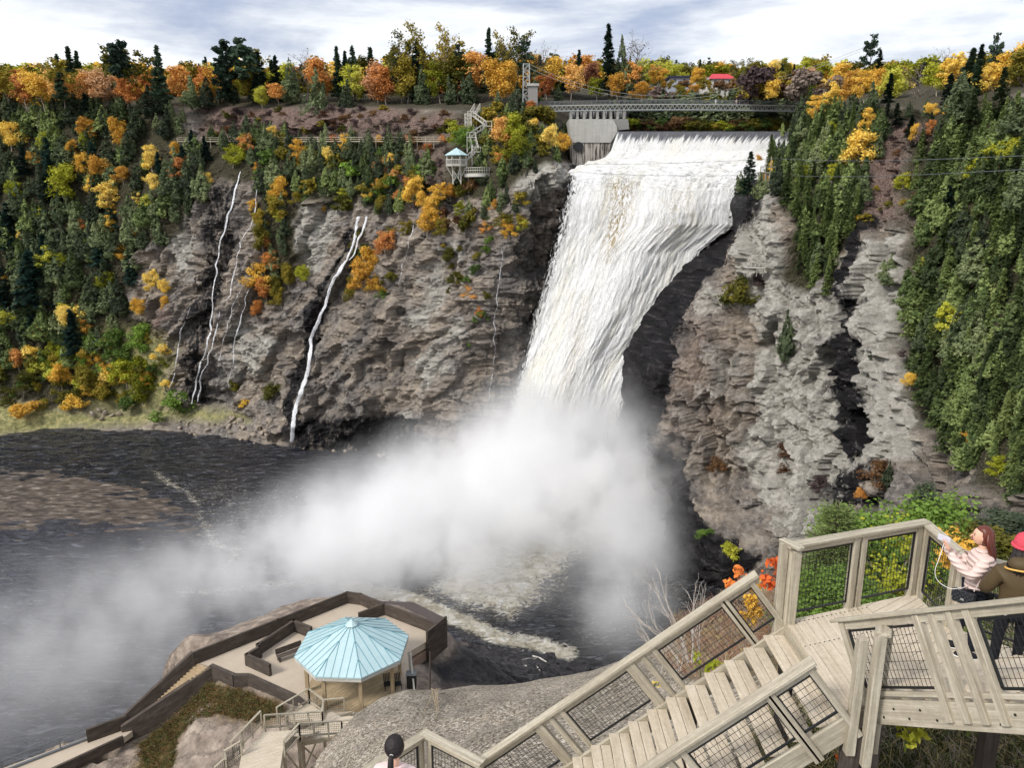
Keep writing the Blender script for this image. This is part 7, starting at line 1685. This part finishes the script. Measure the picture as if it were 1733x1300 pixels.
def person_beanie():
    base = Vector((5.78, 7.84, DZ+.16)); r = empty('person', base, 'person seen from behind in an olive brown jacket and pink beanie', 'person')
    f = Vector((.25, .97, 0)).normalized(); s = Vector((-f.y, f.x, 0)); u = Vector((0, 0, 1)); L = lambda a, b, c: tuple(f*a+s*b+u*c)
    JK = cloth('olive_jacket', srgb(84, 70, 48), rough=.6); PT = cloth('black_trousers', srgb(24, 25, 32)); YL = simple('mustard_trim', srgb(222, 176, 92), .6, .05)
    skinmesh('trousers', [([L(0, 0, .84), L(0, .10, .78), L(.02, .12, .44), L(0, .13, .08)], [(.16, .13), .095, .065, .05]), ([L(0, 0, .84), L(0, -.10, .78), L(.02, -.11, .44), L(.05, -.12, .08)], [(.16, .13), .095, .065, .05])], PT, r)
    skinmesh('jacket', [([L(0, 0, .74), L(0, 0, .88), L(-.01, 0, 1.06), L(-.01, 0, 1.22), L(0, 0, 1.33)], [(.19, .15), (.205, .165), (.215, .17), (.20, .14), (.10, .09)]),
        ([L(-.01, 0, 1.22), L(0, .21, 1.22), L(.06, .30, 1.0), L(.24, .26, .88)], [(.20, .14), .10, .082, .062]), ([L(-.01, 0, 1.22), L(0, -.21, 1.22), L(.04, -.30, 1.0), L(.20, -.27, .86)], [(.20, .14), .10, .082, .062])], JK, r)
    q = MB(); q.tube([L(-.02+.13*math.cos(a)-.05, .19*math.sin(a), 1.31-.03*math.cos(a)) for a in np.linspace(R(60), R(300), 16)], .011, 6); q.build('trim', YL, r, smooth=True)
    ball('hood', L(-.07, 0, 1.37), (.17, .12, .10), JK, r, None, 24, Matrix.Rotation(math.atan2(f.y, f.x)+R(90), 3, 'Z'))
    skinmesh('shirt_hem', [([L(0, 0, .70), L(0, 0, .76)], [(.185, .145), (.19, .15)])], cloth('white_shirt', srgb(220, 214, 204)), r)
    bd = skinmesh('body', [([L(.02, 0, 1.28), L(.03, 0, 1.40), L(.05, 0, 1.46)], [.06, .05, .05])], SKIN, r)
    for w, d_, sd_ in ((L(.25, .255, .875), f+u*.1, -1), (L(.21, -.265, .855), f+u*.1, 1)): skinmesh('hand', hand_chains(w, d_, u, s*sd_, 1., .6), SKIN, bd)
    yaw = math.atan2(f.y, f.x)+R(90); h, T = head(bd, L(.05, 0, 1.53), yaw)
    HT = NT('pink_knit'); w = HT.n('ShaderNodeTexWave', wave_type='BANDS', bands_direction='X'); HT.l(HT.coord('Object'), w.inputs[0]); w.inputs['Scale'].default_value = 30; HT = HT.fin(srgb(214, 84, 98), .9, HT.bump(w.outputs[1], .5, .01), spec=.1)
    ball('beanie', L(.04, 0, 1.585), (.104, .118, .125), HT, r, lambda p: 1 if p.z > -.25 else .86, 28, Matrix.Rotation(yaw, 3, 'Z'))
    q = MB(); q.tube([L(.04+.118*math.cos(a), .108*math.sin(a), 1.55) for a in np.linspace(0, 6.28, 25)], .02, 8); q.build('beanie_brim', HT, r, smooth=True)
    q = MB(); rg = random.Random(5)
    for i in range(46):
        a = rg.uniform(-1.5, 1.5); rx = -math.cos(a)*.09; ry = math.sin(a)*.09; l = rg.uniform(.16, .25)
        q.tube([L(.04+rx, ry, 1.54), L(.02+rx*1.15, ry*1.2, 1.46), L(.0+rx*1.4, ry*1.7, 1.52-l), L(-.01+rx*1.5, ry*1.9, 1.49-l)], [.016, .018, .014, .004], 5)
    q.build('hair', HAIRD, r, smooth=True)
    for y in (.13, -.12): ball('shoe', L(.05, y, .045), (.05, .14, .05), simple('black_shoe', srgb(24, 24, 28), .5, .1), r, None, 18, Matrix.Rotation(yaw, 3, 'Z'))
person_beanie()
def person_ponytail():
    z = -7.12; hp = PZ(667, 1267, z+1.56)
    base = Vector((hp.x, hp.y, z)); r = empty('person', base, 'person with a black ponytail and pale pink top on the landing below', 'person')
    f = Vector((.12, .99, 0)).normalized(); s = Vector((-f.y, f.x, 0)); u = Vector((0, 0, 1)); L = lambda a, b, c: tuple(f*a+s*b+u*c)
    JK = cloth('pale_pink_top', srgb(222, 200, 196)); PT = cloth('dark_jeans', srgb(38, 44, 60))
    skinmesh('trousers', [([L(0, 0, .86), L(0, .09, .8), L(.02, .10, .45), L(0, .10, .06)], [(.15, .12), .085, .058, .045]), ([L(0, 0, .86), L(0, -.09, .8), L(.02, -.10, .45), L(.03, -.10, .06)], [(.15, .12), .085, .058, .045])], PT, r)
    skinmesh('top', [([L(0, 0, .84), L(0, 0, 1.0), L(0, 0, 1.16), L(-.01, 0, 1.28), L(.0, 0, 1.36)], [(.15, .12), (.145, .12), (.165, .125), (.155, .11), (.075, .07)]),
        ([L(-.01, 0, 1.28), L(0, .18, 1.27), L(.05, .24, 1.04), L(.22, .20, .96)], [(.155, .11), .075, .058, .042]), ([L(-.01, 0, 1.28), L(0, -.18, 1.27), L(.05, -.24, 1.04), L(.22, -.2, .96)], [(.155, .11), .075, .058, .042])], JK, r)
    bd = skinmesh('body', [([L(.0, 0, 1.32), L(.01, 0, 1.42), L(.03, 0, 1.48)], [.055, .048, .05])], SKIN, r)
    for w, sd_ in ((L(.23, .195, .955), -1), (L(.23, -.195, .955), 1)): skinmesh('hand', hand_chains(w, f+u*.1, u, s*sd_, .95, .6), SKIN, bd)
    yaw = math.atan2(f.y, f.x)+R(90); head(bd, L(.03, 0, 1.55), yaw)
    ball('hair', L(.012, 0, 1.575), (.104, .116, .124), HAIRD, r, lambda p: 1.0 if p.y > -.4 or p.z > .6 else .82, 28, Matrix.Rotation(yaw, 3, 'Z'))
    q = MB(); q.tube([L(-.09, 0, 1.55), L(-.13, .0, 1.53), L(-.15, 0, 1.44), L(-.13, .01, 1.33), L(-.12, .01, 1.26)], [.024, .03, .034, .026, .008], 10); q.build('ponytail', HAIRD, r, smooth=True)
    q = MB(); q.tube([L(-.106, .018*math.cos(a), 1.55+.018*math.sin(a)) for a in np.linspace(0, 6.28, 12)], .005, 6); q.build('hair_tie', simple('pale_tie', srgb(200, 196, 190), .5), r, smooth=True)
    for y in (.10, -.10): ball('shoe', L(.05, y, .045), (.045, .13, .045), simple('grey_shoe', srgb(90, 90, 94), .5, .1), r, None, 18, Matrix.Rotation(yaw, 3, 'Z'))
person_ponytail()
def tiny(px, py, Y, c, lab):      # visitors on the footbridge
    p = P(px, py, Y); r = empty('person', p, lab, 'person'); L = lambda a, b, c_: (a, b, c_)
    skinmesh('body', [([(0, 0, .9), (0, 0, 1.15), (0, 0, 1.4), (0, 0, 1.5), (0, 0, 1.62), (0, 0, 1.74)], [.15, .16, .15, .06, .10, .07]), ([(0, 0, .9), (.09, 0, .8), (.1, .03, .45), (.1, 0, .05)], [.15, .09, .065, .05]), ([(0, 0, .9), (-.09, 0, .8), (-.1, -.03, .45), (-.1, 0, .05)], [.15, .09, .065, .05]), ([(0, 0, 1.4), (.2, 0, 1.38), (.26, -.06, 1.1), (.2, -.2, 1.0)], [.15, .07, .055, .045]), ([(0, 0, 1.4), (-.2, 0, 1.38), (-.26, -.06, 1.1), (-.2, -.2, 1.0)], [.15, .07, .055, .045])], cloth('coat', c), r, 1)
    ball('head', (0, 0, 1.66), (.09, .1, .12), SKIN, r, n=12); ball('hair', (0, .02, 1.69), (.095, .1, .11), HAIRD, r, n=12)
tiny(1211, 177.5, 237, srgb(220, 220, 224), 'white-clad visitor leaning on the middle of the footbridge'); tiny(1349, 178.5, 237, srgb(160, 160, 166), 'grey-clad visitor near the right end of the footbridge'); tiny(1246, 178, 237, srgb(190, 180, 170), 'pale-clad visitor on the footbridge just right of its middle'); tiny(924, 179.5, 237.2, srgb(60, 62, 80), 'dark-clad visitor at the left end of the footbridge')
# ------------------------------------------------------------------ near plants
def place(o, p, h, label, cat, name=None, group=None):
    o.location = p; o.scale = (h,)*3; tag(o, label, cat, group); return o
def near_spruce(px, yb, yt, Y, label, mat='young', n=26000, wid=.34, seed=7):
    p = P(px, yb, Y); h = hpx(px, yb, yt, Y); r = empty('spruce_tree', p, label, 'tree'); r.scale = (h,)*3
    rg = np.random.default_rng(seed); C = []; D = []; segs = [([(0, 0, -.02), (0, 0, .5), (0, 0, 1.)], [.014, .009, .002])]
    W = 26
    for i in range(W):
        t = .03+.95*i/W; Lb = wid*(1-t)**.8*.95+.015; nb = 9
        for b in range(nb):
            a = b*6.283/nb+i*.7+rg.normal()*.12; l = Lb*(.8+.35*rg.random()); da = np.array([math.cos(a), math.sin(a)])
            segs.append(([(0, 0, t), (da[0]*l*.5, da[1]*l*.5, t-.02*l), (da[0]*l, da[1]*l, t+.10*l)], [.004, .0025, .001]))
            K = int(5+9*l/wid)
            for k in range(K):      # side sprays
                s = (k+1)/K; base = np.array([da[0]*l*s, da[1]*l*s, t+.10*l*s*s-.03*l*s*(1-s)]); sg = 1 if k % 2 else -1; ln = l*.38*(1.1-s)+.02
                dv = np.array([da[0]*.75-sg*da[1]*.66, da[1]*.75+sg*da[0]*.66, .04])
                m = max(4, int(n/(W*nb*9)*(ln/.08))); u = rg.random(m)
                C.append(base+dv*(u*ln)[:, None]+rg.normal(size=(m, 3))*.006); D.append(np.tile(dv, (m, 1)))
    C = np.concatenate(C); D = np.concatenate(D)+rg.normal(size=(len(C), 3))*.45; D[:, 2] += .25; D /= np.linalg.norm(D, axis=1, keepdims=True)
    ln = .022*(.6+.8*rg.random(len(C)))[:, None]; sd = np.cross(D, rg.normal(size=D.shape)); sd /= np.linalg.norm(sd, axis=1, keepdims=True)
    V = np.stack([C-sd*.0032, C+sd*.0032, C+D*ln+sd*.0015, C+D*ln-sd*.0015], 1).reshape(-1, 3)
    npmesh('crown', V, np.arange(len(V)).reshape(-1, 4), LM[mat], r); q = MB()
    for pts, rs in segs: q.tube(pts, rs, 4, caps=False)
    q.build('trunk', BARK['dark'], r)
near_spruce(1386, 1160, 845, 21., 'bright young spruce behind the left panels of the platform railing', n=30000)
def near_leafy(px, yb, yt, Y, mat, label, n=14000, leaf=.016, seed=3, kw=None, cl=.09, name='leafy_tree', cat='tree', bark='grey', sx=1., keep=1.):
    p = P(px, yb, Y); h = hpx(px, yb, yt, Y); r = empty(name, p, label, cat); r.scale = (h*sx, h*sx, h)
    segs, V, Fq = leafy(seed, n, leaf, cl, keep, .9, kw or dict(h0=.05, spread=.42, n1=14, levels=3, top=1., lean=.06, r0=.012))
    top = V[:, 2].max(); V = V/np.array([1, 1, top]); npmesh('crown', V, Fq, LM[mat], r); q = MB()
    for pts, rs in segs: q.tube([(a[0], a[1], a[2]/top) for a in pts], rs, 5, caps=False)
    q.build('trunk', BARK[bark], r)
near_leafy(1492, 1160, 822, 23., 'green', 'bushy yellow-green tree behind the right panels of the platform railing', n=26000, seed=5)
near_leafy(1478, 1190, 880, 19.5, 'lime', 'sparse lime-leaved tree in front of the bushy green one behind the railing', n=2600, seed=12, leaf=.02, keep=.6)
near_leafy(1575, 1150, 905, 20., 'green', 'dark leafy bush behind the far corner of the platform railing', n=15000, seed=9, sx=1.1)
near_leafy(1440, 1180, 960, 17.5, 'green', 'low green bush pressing against the middle of the platform railing', n=15000, seed=21, sx=1.3)
near_leafy(1560, 920, 812, 45., 'cedar', 'dark evergreen bush on the ledge behind the leafy trees', n=6000, seed=4, leaf=.03, sx=1.0)
near_leafy(1690, 930, 862, 38., 'cedar', 'dark rounded bush behind the two people', n=9000, seed=14, leaf=.03, sx=2.6)
near_leafy(1655, 975, 890, 30., 'olive', 'olive bush on the slope behind the woman in pink', n=5000, seed=15, leaf=.03, sx=2.)
near_leafy(1618, 1020, 893, 13.0, 'gold', 'golden-leaved sapling beside the raised phone', n=420, leaf=.045, seed=8, cl=.10, kw=dict(h0=.35, spread=.26, n1=7, levels=2, top=1., lean=.05, r0=.008), name='sapling', cat='sapling')
near_leafy(1236, 1075, 962, 12.5, 'red', 'scarlet-leaved sapling left of the stair handrail', n=150, leaf=.05, seed=18, cl=.07, kw=dict(h0=.55, spread=.22, n1=5, levels=1, top=1., lean=.06, r0=.007), name='sapling', cat='sapling', keep=.7)
near_leafy(1260, 1100, 975, 12.4, 'gold', 'golden-leaved sapling just above the stair handrail', n=300, leaf=.05, seed=19, cl=.08, kw=dict(h0=.3, spread=.2, n1=6, levels=1, top=1., lean=.05, r0=.007), name='sapling', cat='sapling')
near_leafy(1303, 1075, 935, 12.0, 'red', 'orange-red leaved sapling at the corner post of the platform', n=110, leaf=.05, seed=22, cl=.07, kw=dict(h0=.4, spread=.2, n1=6, levels=1, top=1., lean=.08, r0=.006), name='sapling', cat='sapling', keep=.6)
for i, (px, yb, yt, Y) in enumerate(((1160, 1115, 992, 15.0), (1130, 1130, 1040, 15.5))):
    p = P(px, yb, Y); h = hpx(px, yb, yt, Y); r = empty('bare_shrub', p, ('tall bleached bare shrub standing against the dark pool', 'smaller bleached bare shrub left of the tall one against the dark pool')[i], 'shrub', 'bleached bare shrubs above the pool'); q = MB(); rg = random.Random(20+i)
    def grow(a, d, L, rad, lv):
        b = a+d*L; m_ = a.lerp(b, .5)+Vector((rg.gauss(0, .04)*L, rg.gauss(0, .04)*L, 0)); q.tube([a, m_, b], [rad, rad*.8, rad*.55], 5)
        if lv:
            for k in range(rg.choice((2, 3))): dd = (d+Vector((rg.gauss(-.12, .3), rg.gauss(0, .3), rg.gauss(.15, .2)))).normalized(); grow(b if k else m_, dd, L*rg.uniform(.5, .75), rad*.6, lv-1)
    for k in range(7): d = Vector((rg.uniform(-1.0, .1), rg.uniform(-.3, .3), 1)).normalized(); grow(Vector((rg.uniform(-.2, .3), 0, -.1)), d, h*rg.uniform(.42, .6), .016, 3)
    q.build('stems', simple('bleached_twig', srgb(196, 188, 178), .8, .1), r)
# grass, brush and weeds: nobody could count them
def tufts(name, region, n, hr, mats, label, seed, curve=.5, w=.006, at=None):
    rg = np.random.default_rng(seed); xs = [p[0] for p in region]; ys = [p[1] for p in region]; V = []; M_ = []; cnt = 0
    while cnt < n:
        px, py = rg.uniform(min(xs), max(xs)), rg.uniform(min(ys), max(ys))
        if not in_poly(px, py, region): continue
        c = (at or near_at)(px, py); k = rg.integers(5, 11); mi = rg.integers(0, len(mats)); cnt += 1
        for _ in range(k):
            b = np.array(c)+np.array([rg.normal()*.08, rg.normal()*.08, -.06]); d = np.array([rg.normal()*curve, rg.normal()*curve, 1.]); d /= np.linalg.norm(d); h = rg.uniform(*hr); s = np.cross(d, rg.normal(size=3)); s = s/np.linalg.norm(s)*w*rg.uniform(.6, 1.4)
            t1 = b+d*h*.55; t2 = t1+(d+np.array([d[0], d[1], -.35])*.9)*h*.45
            V += [b-s, b+s, t1+s*.8, t1-s*.8, t1-s*.8, t1+s*.8, t2+s*.2, t2-s*.2]; M_ += [mi, mi]
    V = np.array(V); o = npmesh(name, V, np.arange(len(V)).reshape(-1, 4), None)
    for m in mats: o.data.materials.append(m)
    o.data.polygons.foreach_set('material_index', np.array(M_, np.int32)); tag(o, label, 'grass', kind='stuff')
STRAW = simple('straw', srgb(176, 158, 112), .8, .2, 3); PINKT = simple('reddish_twigs', srgb(150, 112, 92), .8, .25, 3); GRN = simple('grass_green', srgb(96, 108, 44), .8, .25, 3); DGRN = simple('dark_grass', srgb(52, 60, 28), .8, .25, 3); TWG = simple('grey_twigs', srgb(150, 138, 124), .8, .2, 3)
tufts('brush', [(1140, 1040), (1230, 1000), (1320, 985), (1330, 1050), (1280, 1100), (1180, 1150), (1120, 1120)], 1300, (.15, .45), [PINKT, PINKT, STRAW, TWG], 'dry reddish brush tangled under the stair handrail', 1, .9)
tufts('grass', [(1250, 1330), (1300, 1200), (1420, 1185), (1800, 1180), (1900, 1400), (1200, 1500)], 3600, (.12, .40), [GRN, DGRN, STRAW, DGRN, TWG], 'tangled green and straw-coloured weeds beneath the platform', 2, .6)
tufts('undergrowth', [(1330, 1010), (1500, 985), (1900, 960), (1900, 1150), (1500, 1120), (1340, 1090)], 2600, (.3, .8), [GRN, DGRN, GRN, TWG], 'green undergrowth on the slope behind the platform railing', 3, .7, .012)
def mid_at(px, py):
    Y = 30.
    for st in (4., 1., .25, .05):
        while Y < 90:
            p = P(px, py, Y)
            if midZ(np.array([p.x]), np.array([p.y]))[0] > p.z: break
            Y += st
        Y -= st
    return P(px, py, Y+.1)
BRN = simple('brown_grass', srgb(112, 88, 54), .85, .3, 1.5); OLG = simple('olive_grass', srgb(88, 90, 50), .85, .3, 1.5)
tufts('dry_grass', [(352, 1158), (400, 1166), (480, 1198), (476, 1212), (430, 1222), (370, 1208), (330, 1218), (300, 1250), (290, 1315), (208, 1318), (238, 1285), (236, 1262), (292, 1218)], 2600, (.12, .42), [BRN, OLG, BRN, OLG], 'brown and olive grass growing on the slope below the terrace wall', 5, .8, .022, mid_at)
def leafplant(px, py, Y, mat, n, size, h, label, seed):
    p = P(px, py, Y); rg = np.random.default_rng(seed); r = empty('weed_plant', p, label, 'plant'); q = MB(); C = []; N = []
    for k in range(7):
        a = rg.random()*6.28; t = Vector((math.cos(a)*h*.45, math.sin(a)*h*.45, h*rg.uniform(.6, 1))); q.tube([(0, 0, -.1), (t.x*.4, t.y*.4, t.z*.6), t], [.006, .005, .003], 5)
        for j in range(n//7): u = rg.uniform(.4, 1); C.append([t.x*u+rg.normal()*.05, t.y*u+rg.normal()*.05, t.z*u+rg.normal()*.03]); N.append([rg.normal()*.4, rg.normal()*.4-.3, 1])
    q.build('stems', GRN, r); V, Fq = quads_at(np.array(C), np.array(N), size, rg, 1.5, .2); npmesh('leaves', V, Fq, LM[mat], r)
leafplant(1640, 1235, 7.4, 'lime', 60, .09, .35, 'broad-leaved yellow-green weed under the platform edge', 1)
leafplant(1533, 1262, 7.6, 'lime', 50, .06, .35, 'small bright green weed beneath the platform beam', 2)
leafplant(1433, 1292, 7.9, 'red', 18, .05, .15, 'little orange-red leaves on the ground below the post cluster', 3)
leafplant(1188, 1150, 12.6, 'lime', 60, .07, .5, 'yellow-green plant among the gravel behind the stair railing', 4)
leafplant(1105, 1168, 13.2, 'gold', 24, .05, .3, 'few golden leaves lying on the gravel behind the stair railing', 5)
def stones():
    rg = random.Random(9); protos = []
    for k in range(3):
        o = ball('boulder', (0, 0, 0), (1, .8, .6), None, None, None, 18); me = o.data; co = np.empty(len(me.vertices)*3); me.vertices.foreach_get('co', co); co = co.reshape(-1, 3)
        nn = fbm(co[:, 0]*1.3+k*7, co[:, 1]*1.3, co[:, 2]*1.3, o=3, s=k); co *= (1+.45*nn)[:, None]; me.vertices.foreach_set('co', co.ravel()); me.materials.append(STONEB); me.polygons.foreach_set('use_smooth', np.zeros(len(me.polygons), bool)); protos.append(me); bpy.data.objects.remove(o)
    def put(c, s, lab, grp):
        o = bpy.data.objects.new('boulder', rg.choice(protos)); COL.objects.link(o); o.location = c; o.scale = (s*rg.uniform(.8, 1.3), s*rg.uniform(.8, 1.2), s*rg.uniform(.6, 1)); o.rotation_euler = (rg.random(), rg.random(), rg.random()*6); tag(o, lab, 'boulder', grp)
    for i in range(60):
        px, py = rg.uniform(300, 470), rg.uniform(706, 757)
        if py < 712-(px-300)*.05: continue
        w = wall_at(px, py); put(w+Vector((0, -.4, .1)), rg.uniform(.35, 1.1), 'pale broken boulder on the stony shore below the thin streams', 'boulders on the stony shore')
    for px, py in ((163, 703), (172, 697), (182, 702), (192, 706), (176, 710), (204, 704)): put(wall_at(px, py)+Vector((0, -.5, .4)), rg.uniform(.9, 1.8), 'grey boulder in the heap at the end of the grassy beach', 'boulder heap on the beach')
    for i in range(9):
        px = rg.uniform(480, 700); py = interp(px, [(480, 760), (620, 768), (700, 789)])-rg.uniform(0, 5); put(wall_at(px, py)+Vector((0, -.8, .1)), rg.uniform(.4, 1.0), 'dark boulder at the foot of the left cliff by the water', 'boulders at the cliff foot')
STONEB = simple('boulder_stone', srgb(156, 144, 130), .9, .3, 1.5, 0, .2, .6, 3)
stones()
def driftwood():
    rg = random.Random(4)
    for i, (a, b) in enumerate((((890, 1095), (905, 1108)), ((902, 1112), (925, 1122)), ((880, 1120), (910, 1117)), ((906, 1130), (914, 1138)), ((893, 1133), (886, 1128)), ((868, 1092), (864, 1099)))):
        pa = P(*a, 96-i*1.2); z = midZ(np.array([pa.x]), np.array([pa.y]))[0]
        def on(px, py):
            for Y in np.arange(38, 125, .5):
                p = P(px, py, Y)
                if midZ(np.array([p.x]), np.array([p.y]))[0]+.3 > p.z: return p
            return P(px, py, 80)
        A, B = on(*a), on(*b); q = MB(); q.tube([A+Vector((0, 0, .1)), A.lerp(B, .5)+Vector((0, 0, .3)), B+Vector((0, 0, .1))], [.16, .14, .1], 6)
        tag(q.build('drift_log', FARW), 'bleached drift log scattered on the dark rock beside the pool', 'log', 'drift logs on the dark rock')
    q = MB(); rg = random.Random(6)
    base = near_at(742, 1168)
    for k in range(6):
        p = near_at(735+rg.uniform(-12, 14), 1167); pts = [p+Vector((0, -.1, .1))]; x_ = 735+rg.uniform(-8, 8); sl = rg.uniform(-3, 1.5); st = rg.uniform(5, 9)
        for j in range(1, 7): x_ += sl+rg.uniform(-1.5, 1.5); w = near_at(x_, 1168+j*st); pts.append(w+Vector((0, 0, .12)))
        q.tube(pts, [.022, .02, .018, .016, .014, .01, .006], 5)
    tag(q.build('exposed_roots', SOFTW), 'pale exposed roots trailing down the gravel ridge', 'roots')
driftwood()
# ------------------------------------------------------------------ sky, sun, camera
SUN_EL, SUN_AZ = R(42), R(-128)       # azimuth measured from +Y towards +X : behind the camera, to the left
w = bpy.data.worlds.new('World'); sc.world = w; w.use_nodes = True; t = w.node_tree; t.nodes.clear()
def wn(ty, **k):
    x = t.nodes.new(ty)
    for a, b in k.items(): setattr(x, a, b)
    return x
wo = wn('ShaderNodeOutputWorld'); bg = wn('ShaderNodeBackground'); t.links.new(bg.outputs[0], wo.inputs[0])
sky = wn('ShaderNodeTexSky', sky_type='NISHITA'); sky.sun_disc = False; sky.sun_elevation = SUN_EL; sky.sun_rotation = SUN_AZ; sky.altitude = 100; sky.air_density = 1.2; sky.dust_density = 2
tc = wn('ShaderNodeTexCoord'); sp = wn('ShaderNodeSeparateXYZ'); t.links.new(tc.outputs['Generated'], sp.inputs[0])
def wm(op, a, b=None, clamp=False):
    x = wn('ShaderNodeMath', operation=op); x.use_clamp = clamp
    for i, q in enumerate((a, b)):
        if q is None: continue
        if isinstance(q, (int, float)): x.inputs[i].default_value = q
        else: t.links.new(q, x.inputs[i])
    return x.outputs[0]
def wnoise(vec, scale, sc_, loc, detail=6, rough=.55, dist=.4):
    mp = wn('ShaderNodeMapping'); mp.inputs['Scale'].default_value = sc_; mp.inputs['Location'].default_value = loc; t.links.new(vec, mp.inputs[0])
    x = wn('ShaderNodeTexNoise'); t.links.new(mp.outputs[0], x.inputs['Vector']); x.inputs['Scale'].default_value = scale; x.inputs['Detail'].default_value = detail; x.inputs['Roughness'].default_value = rough; x.inputs['Distortion'].default_value = dist
    return x.outputs[0]
def wramp(f, stops):
    x = wn('ShaderNodeValToRGB'); t.links.new(f, x.inputs[0]); e = x.color_ramp.elements
    while len(e) < len(stops): e.new(.5)
    for q, (p, c) in zip(e, stops): q.position = p; q.color = (*c, 1) if isinstance(c, tuple) else (c, c, c, 1)
    return x.outputs[0]
n1 = wnoise(tc.outputs['Generated'], 2.1, (1, 1, 4.6), (3.1, .4, 1.25), 7, .55, .5)
n2 = wnoise(tc.outputs['Generated'], 5.5, (1, 1, 6.0), (1.7, 2.0, .3), 6, .6, .3)
nm = wm('ADD', wm('MULTIPLY', n1, .7), wm('MULTIPLY', n2, .3))
cloud = wramp(nm, [(.34, srgb(142, 152, 180)), (.42, srgb(166, 175, 196)), (.475, srgb(196, 201, 212)), (.53, srgb(226, 228, 232)), (.6, srgb(246, 246, 246))])
zf = wm('MULTIPLY', wm('SUBTRACT', sp.outputs[2], .2), 1.2, clamp=True)
sc1 = wn('ShaderNodeMix', data_type='RGBA'); sc1.inputs['Factor'].default_value = .86
skm = wn('ShaderNodeVectorMath', operation='SCALE'); t.links.new(sky.outputs[0], skm.inputs[0]); skm.inputs['Scale'].default_value = .10
clm = wn('ShaderNodeVectorMath', operation='SCALE'); t.links.new(cloud, clm.inputs[0]); clm.inputs['Scale'].default_value = .92
t.links.new(skm.outputs[0], sc1.inputs[6]); t.links.new(clm.outputs[0], sc1.inputs[7])
t.links.new(sc1.outputs[2], bg.inputs[0]); bg.inputs[1].default_value = 1.0
ld = bpy.data.lights.new('sun', 'SUN'); ld.energy = 2.0; ld.angle = R(14); ld.color = (1, .955, .89)
lo = bpy.data.objects.new('sun', ld); COL.objects.link(lo)
sd = Vector((math.sin(SUN_AZ)*math.cos(SUN_EL), math.cos(SUN_AZ)*math.cos(SUN_EL), math.sin(SUN_EL)))
lo.rotation_euler = sd.to_track_quat('Z', 'Y').to_euler()
cd = bpy.data.cameras.new('camera'); cam = bpy.data.objects.new('camera', cd); COL.objects.link(cam); sc.camera = cam
cd.sensor_width = 36; cd.lens = 36*F/1733; cd.clip_end = 5000; cd.clip_start = .05; cam.rotation_euler = (R(90)-PITCH, 0, 0)
sc.view_settings.view_transform = 'Standard'; sc.view_settings.look = 'None'; sc.view_settings.exposure = .58; sc.view_settings.gamma = 1
cy = sc.cycles; cy.use_denoising = True
try: cy.denoiser = 'OPENIMAGEDENOISE'; cy.denoising_prefilter = 'FAST'
except Exception: pass
cy.max_bounces = 24; cy.diffuse_bounces = 3; cy.glossy_bounces = 2; cy.transparent_max_bounces = 12; cy.volume_bounces = 24; cy.transmission_bounces = 2
cy.volume_step_rate = 1.5; cy.volume_max_steps = 128; cy.use_adaptive_sampling = True; cy.adaptive_threshold = .02
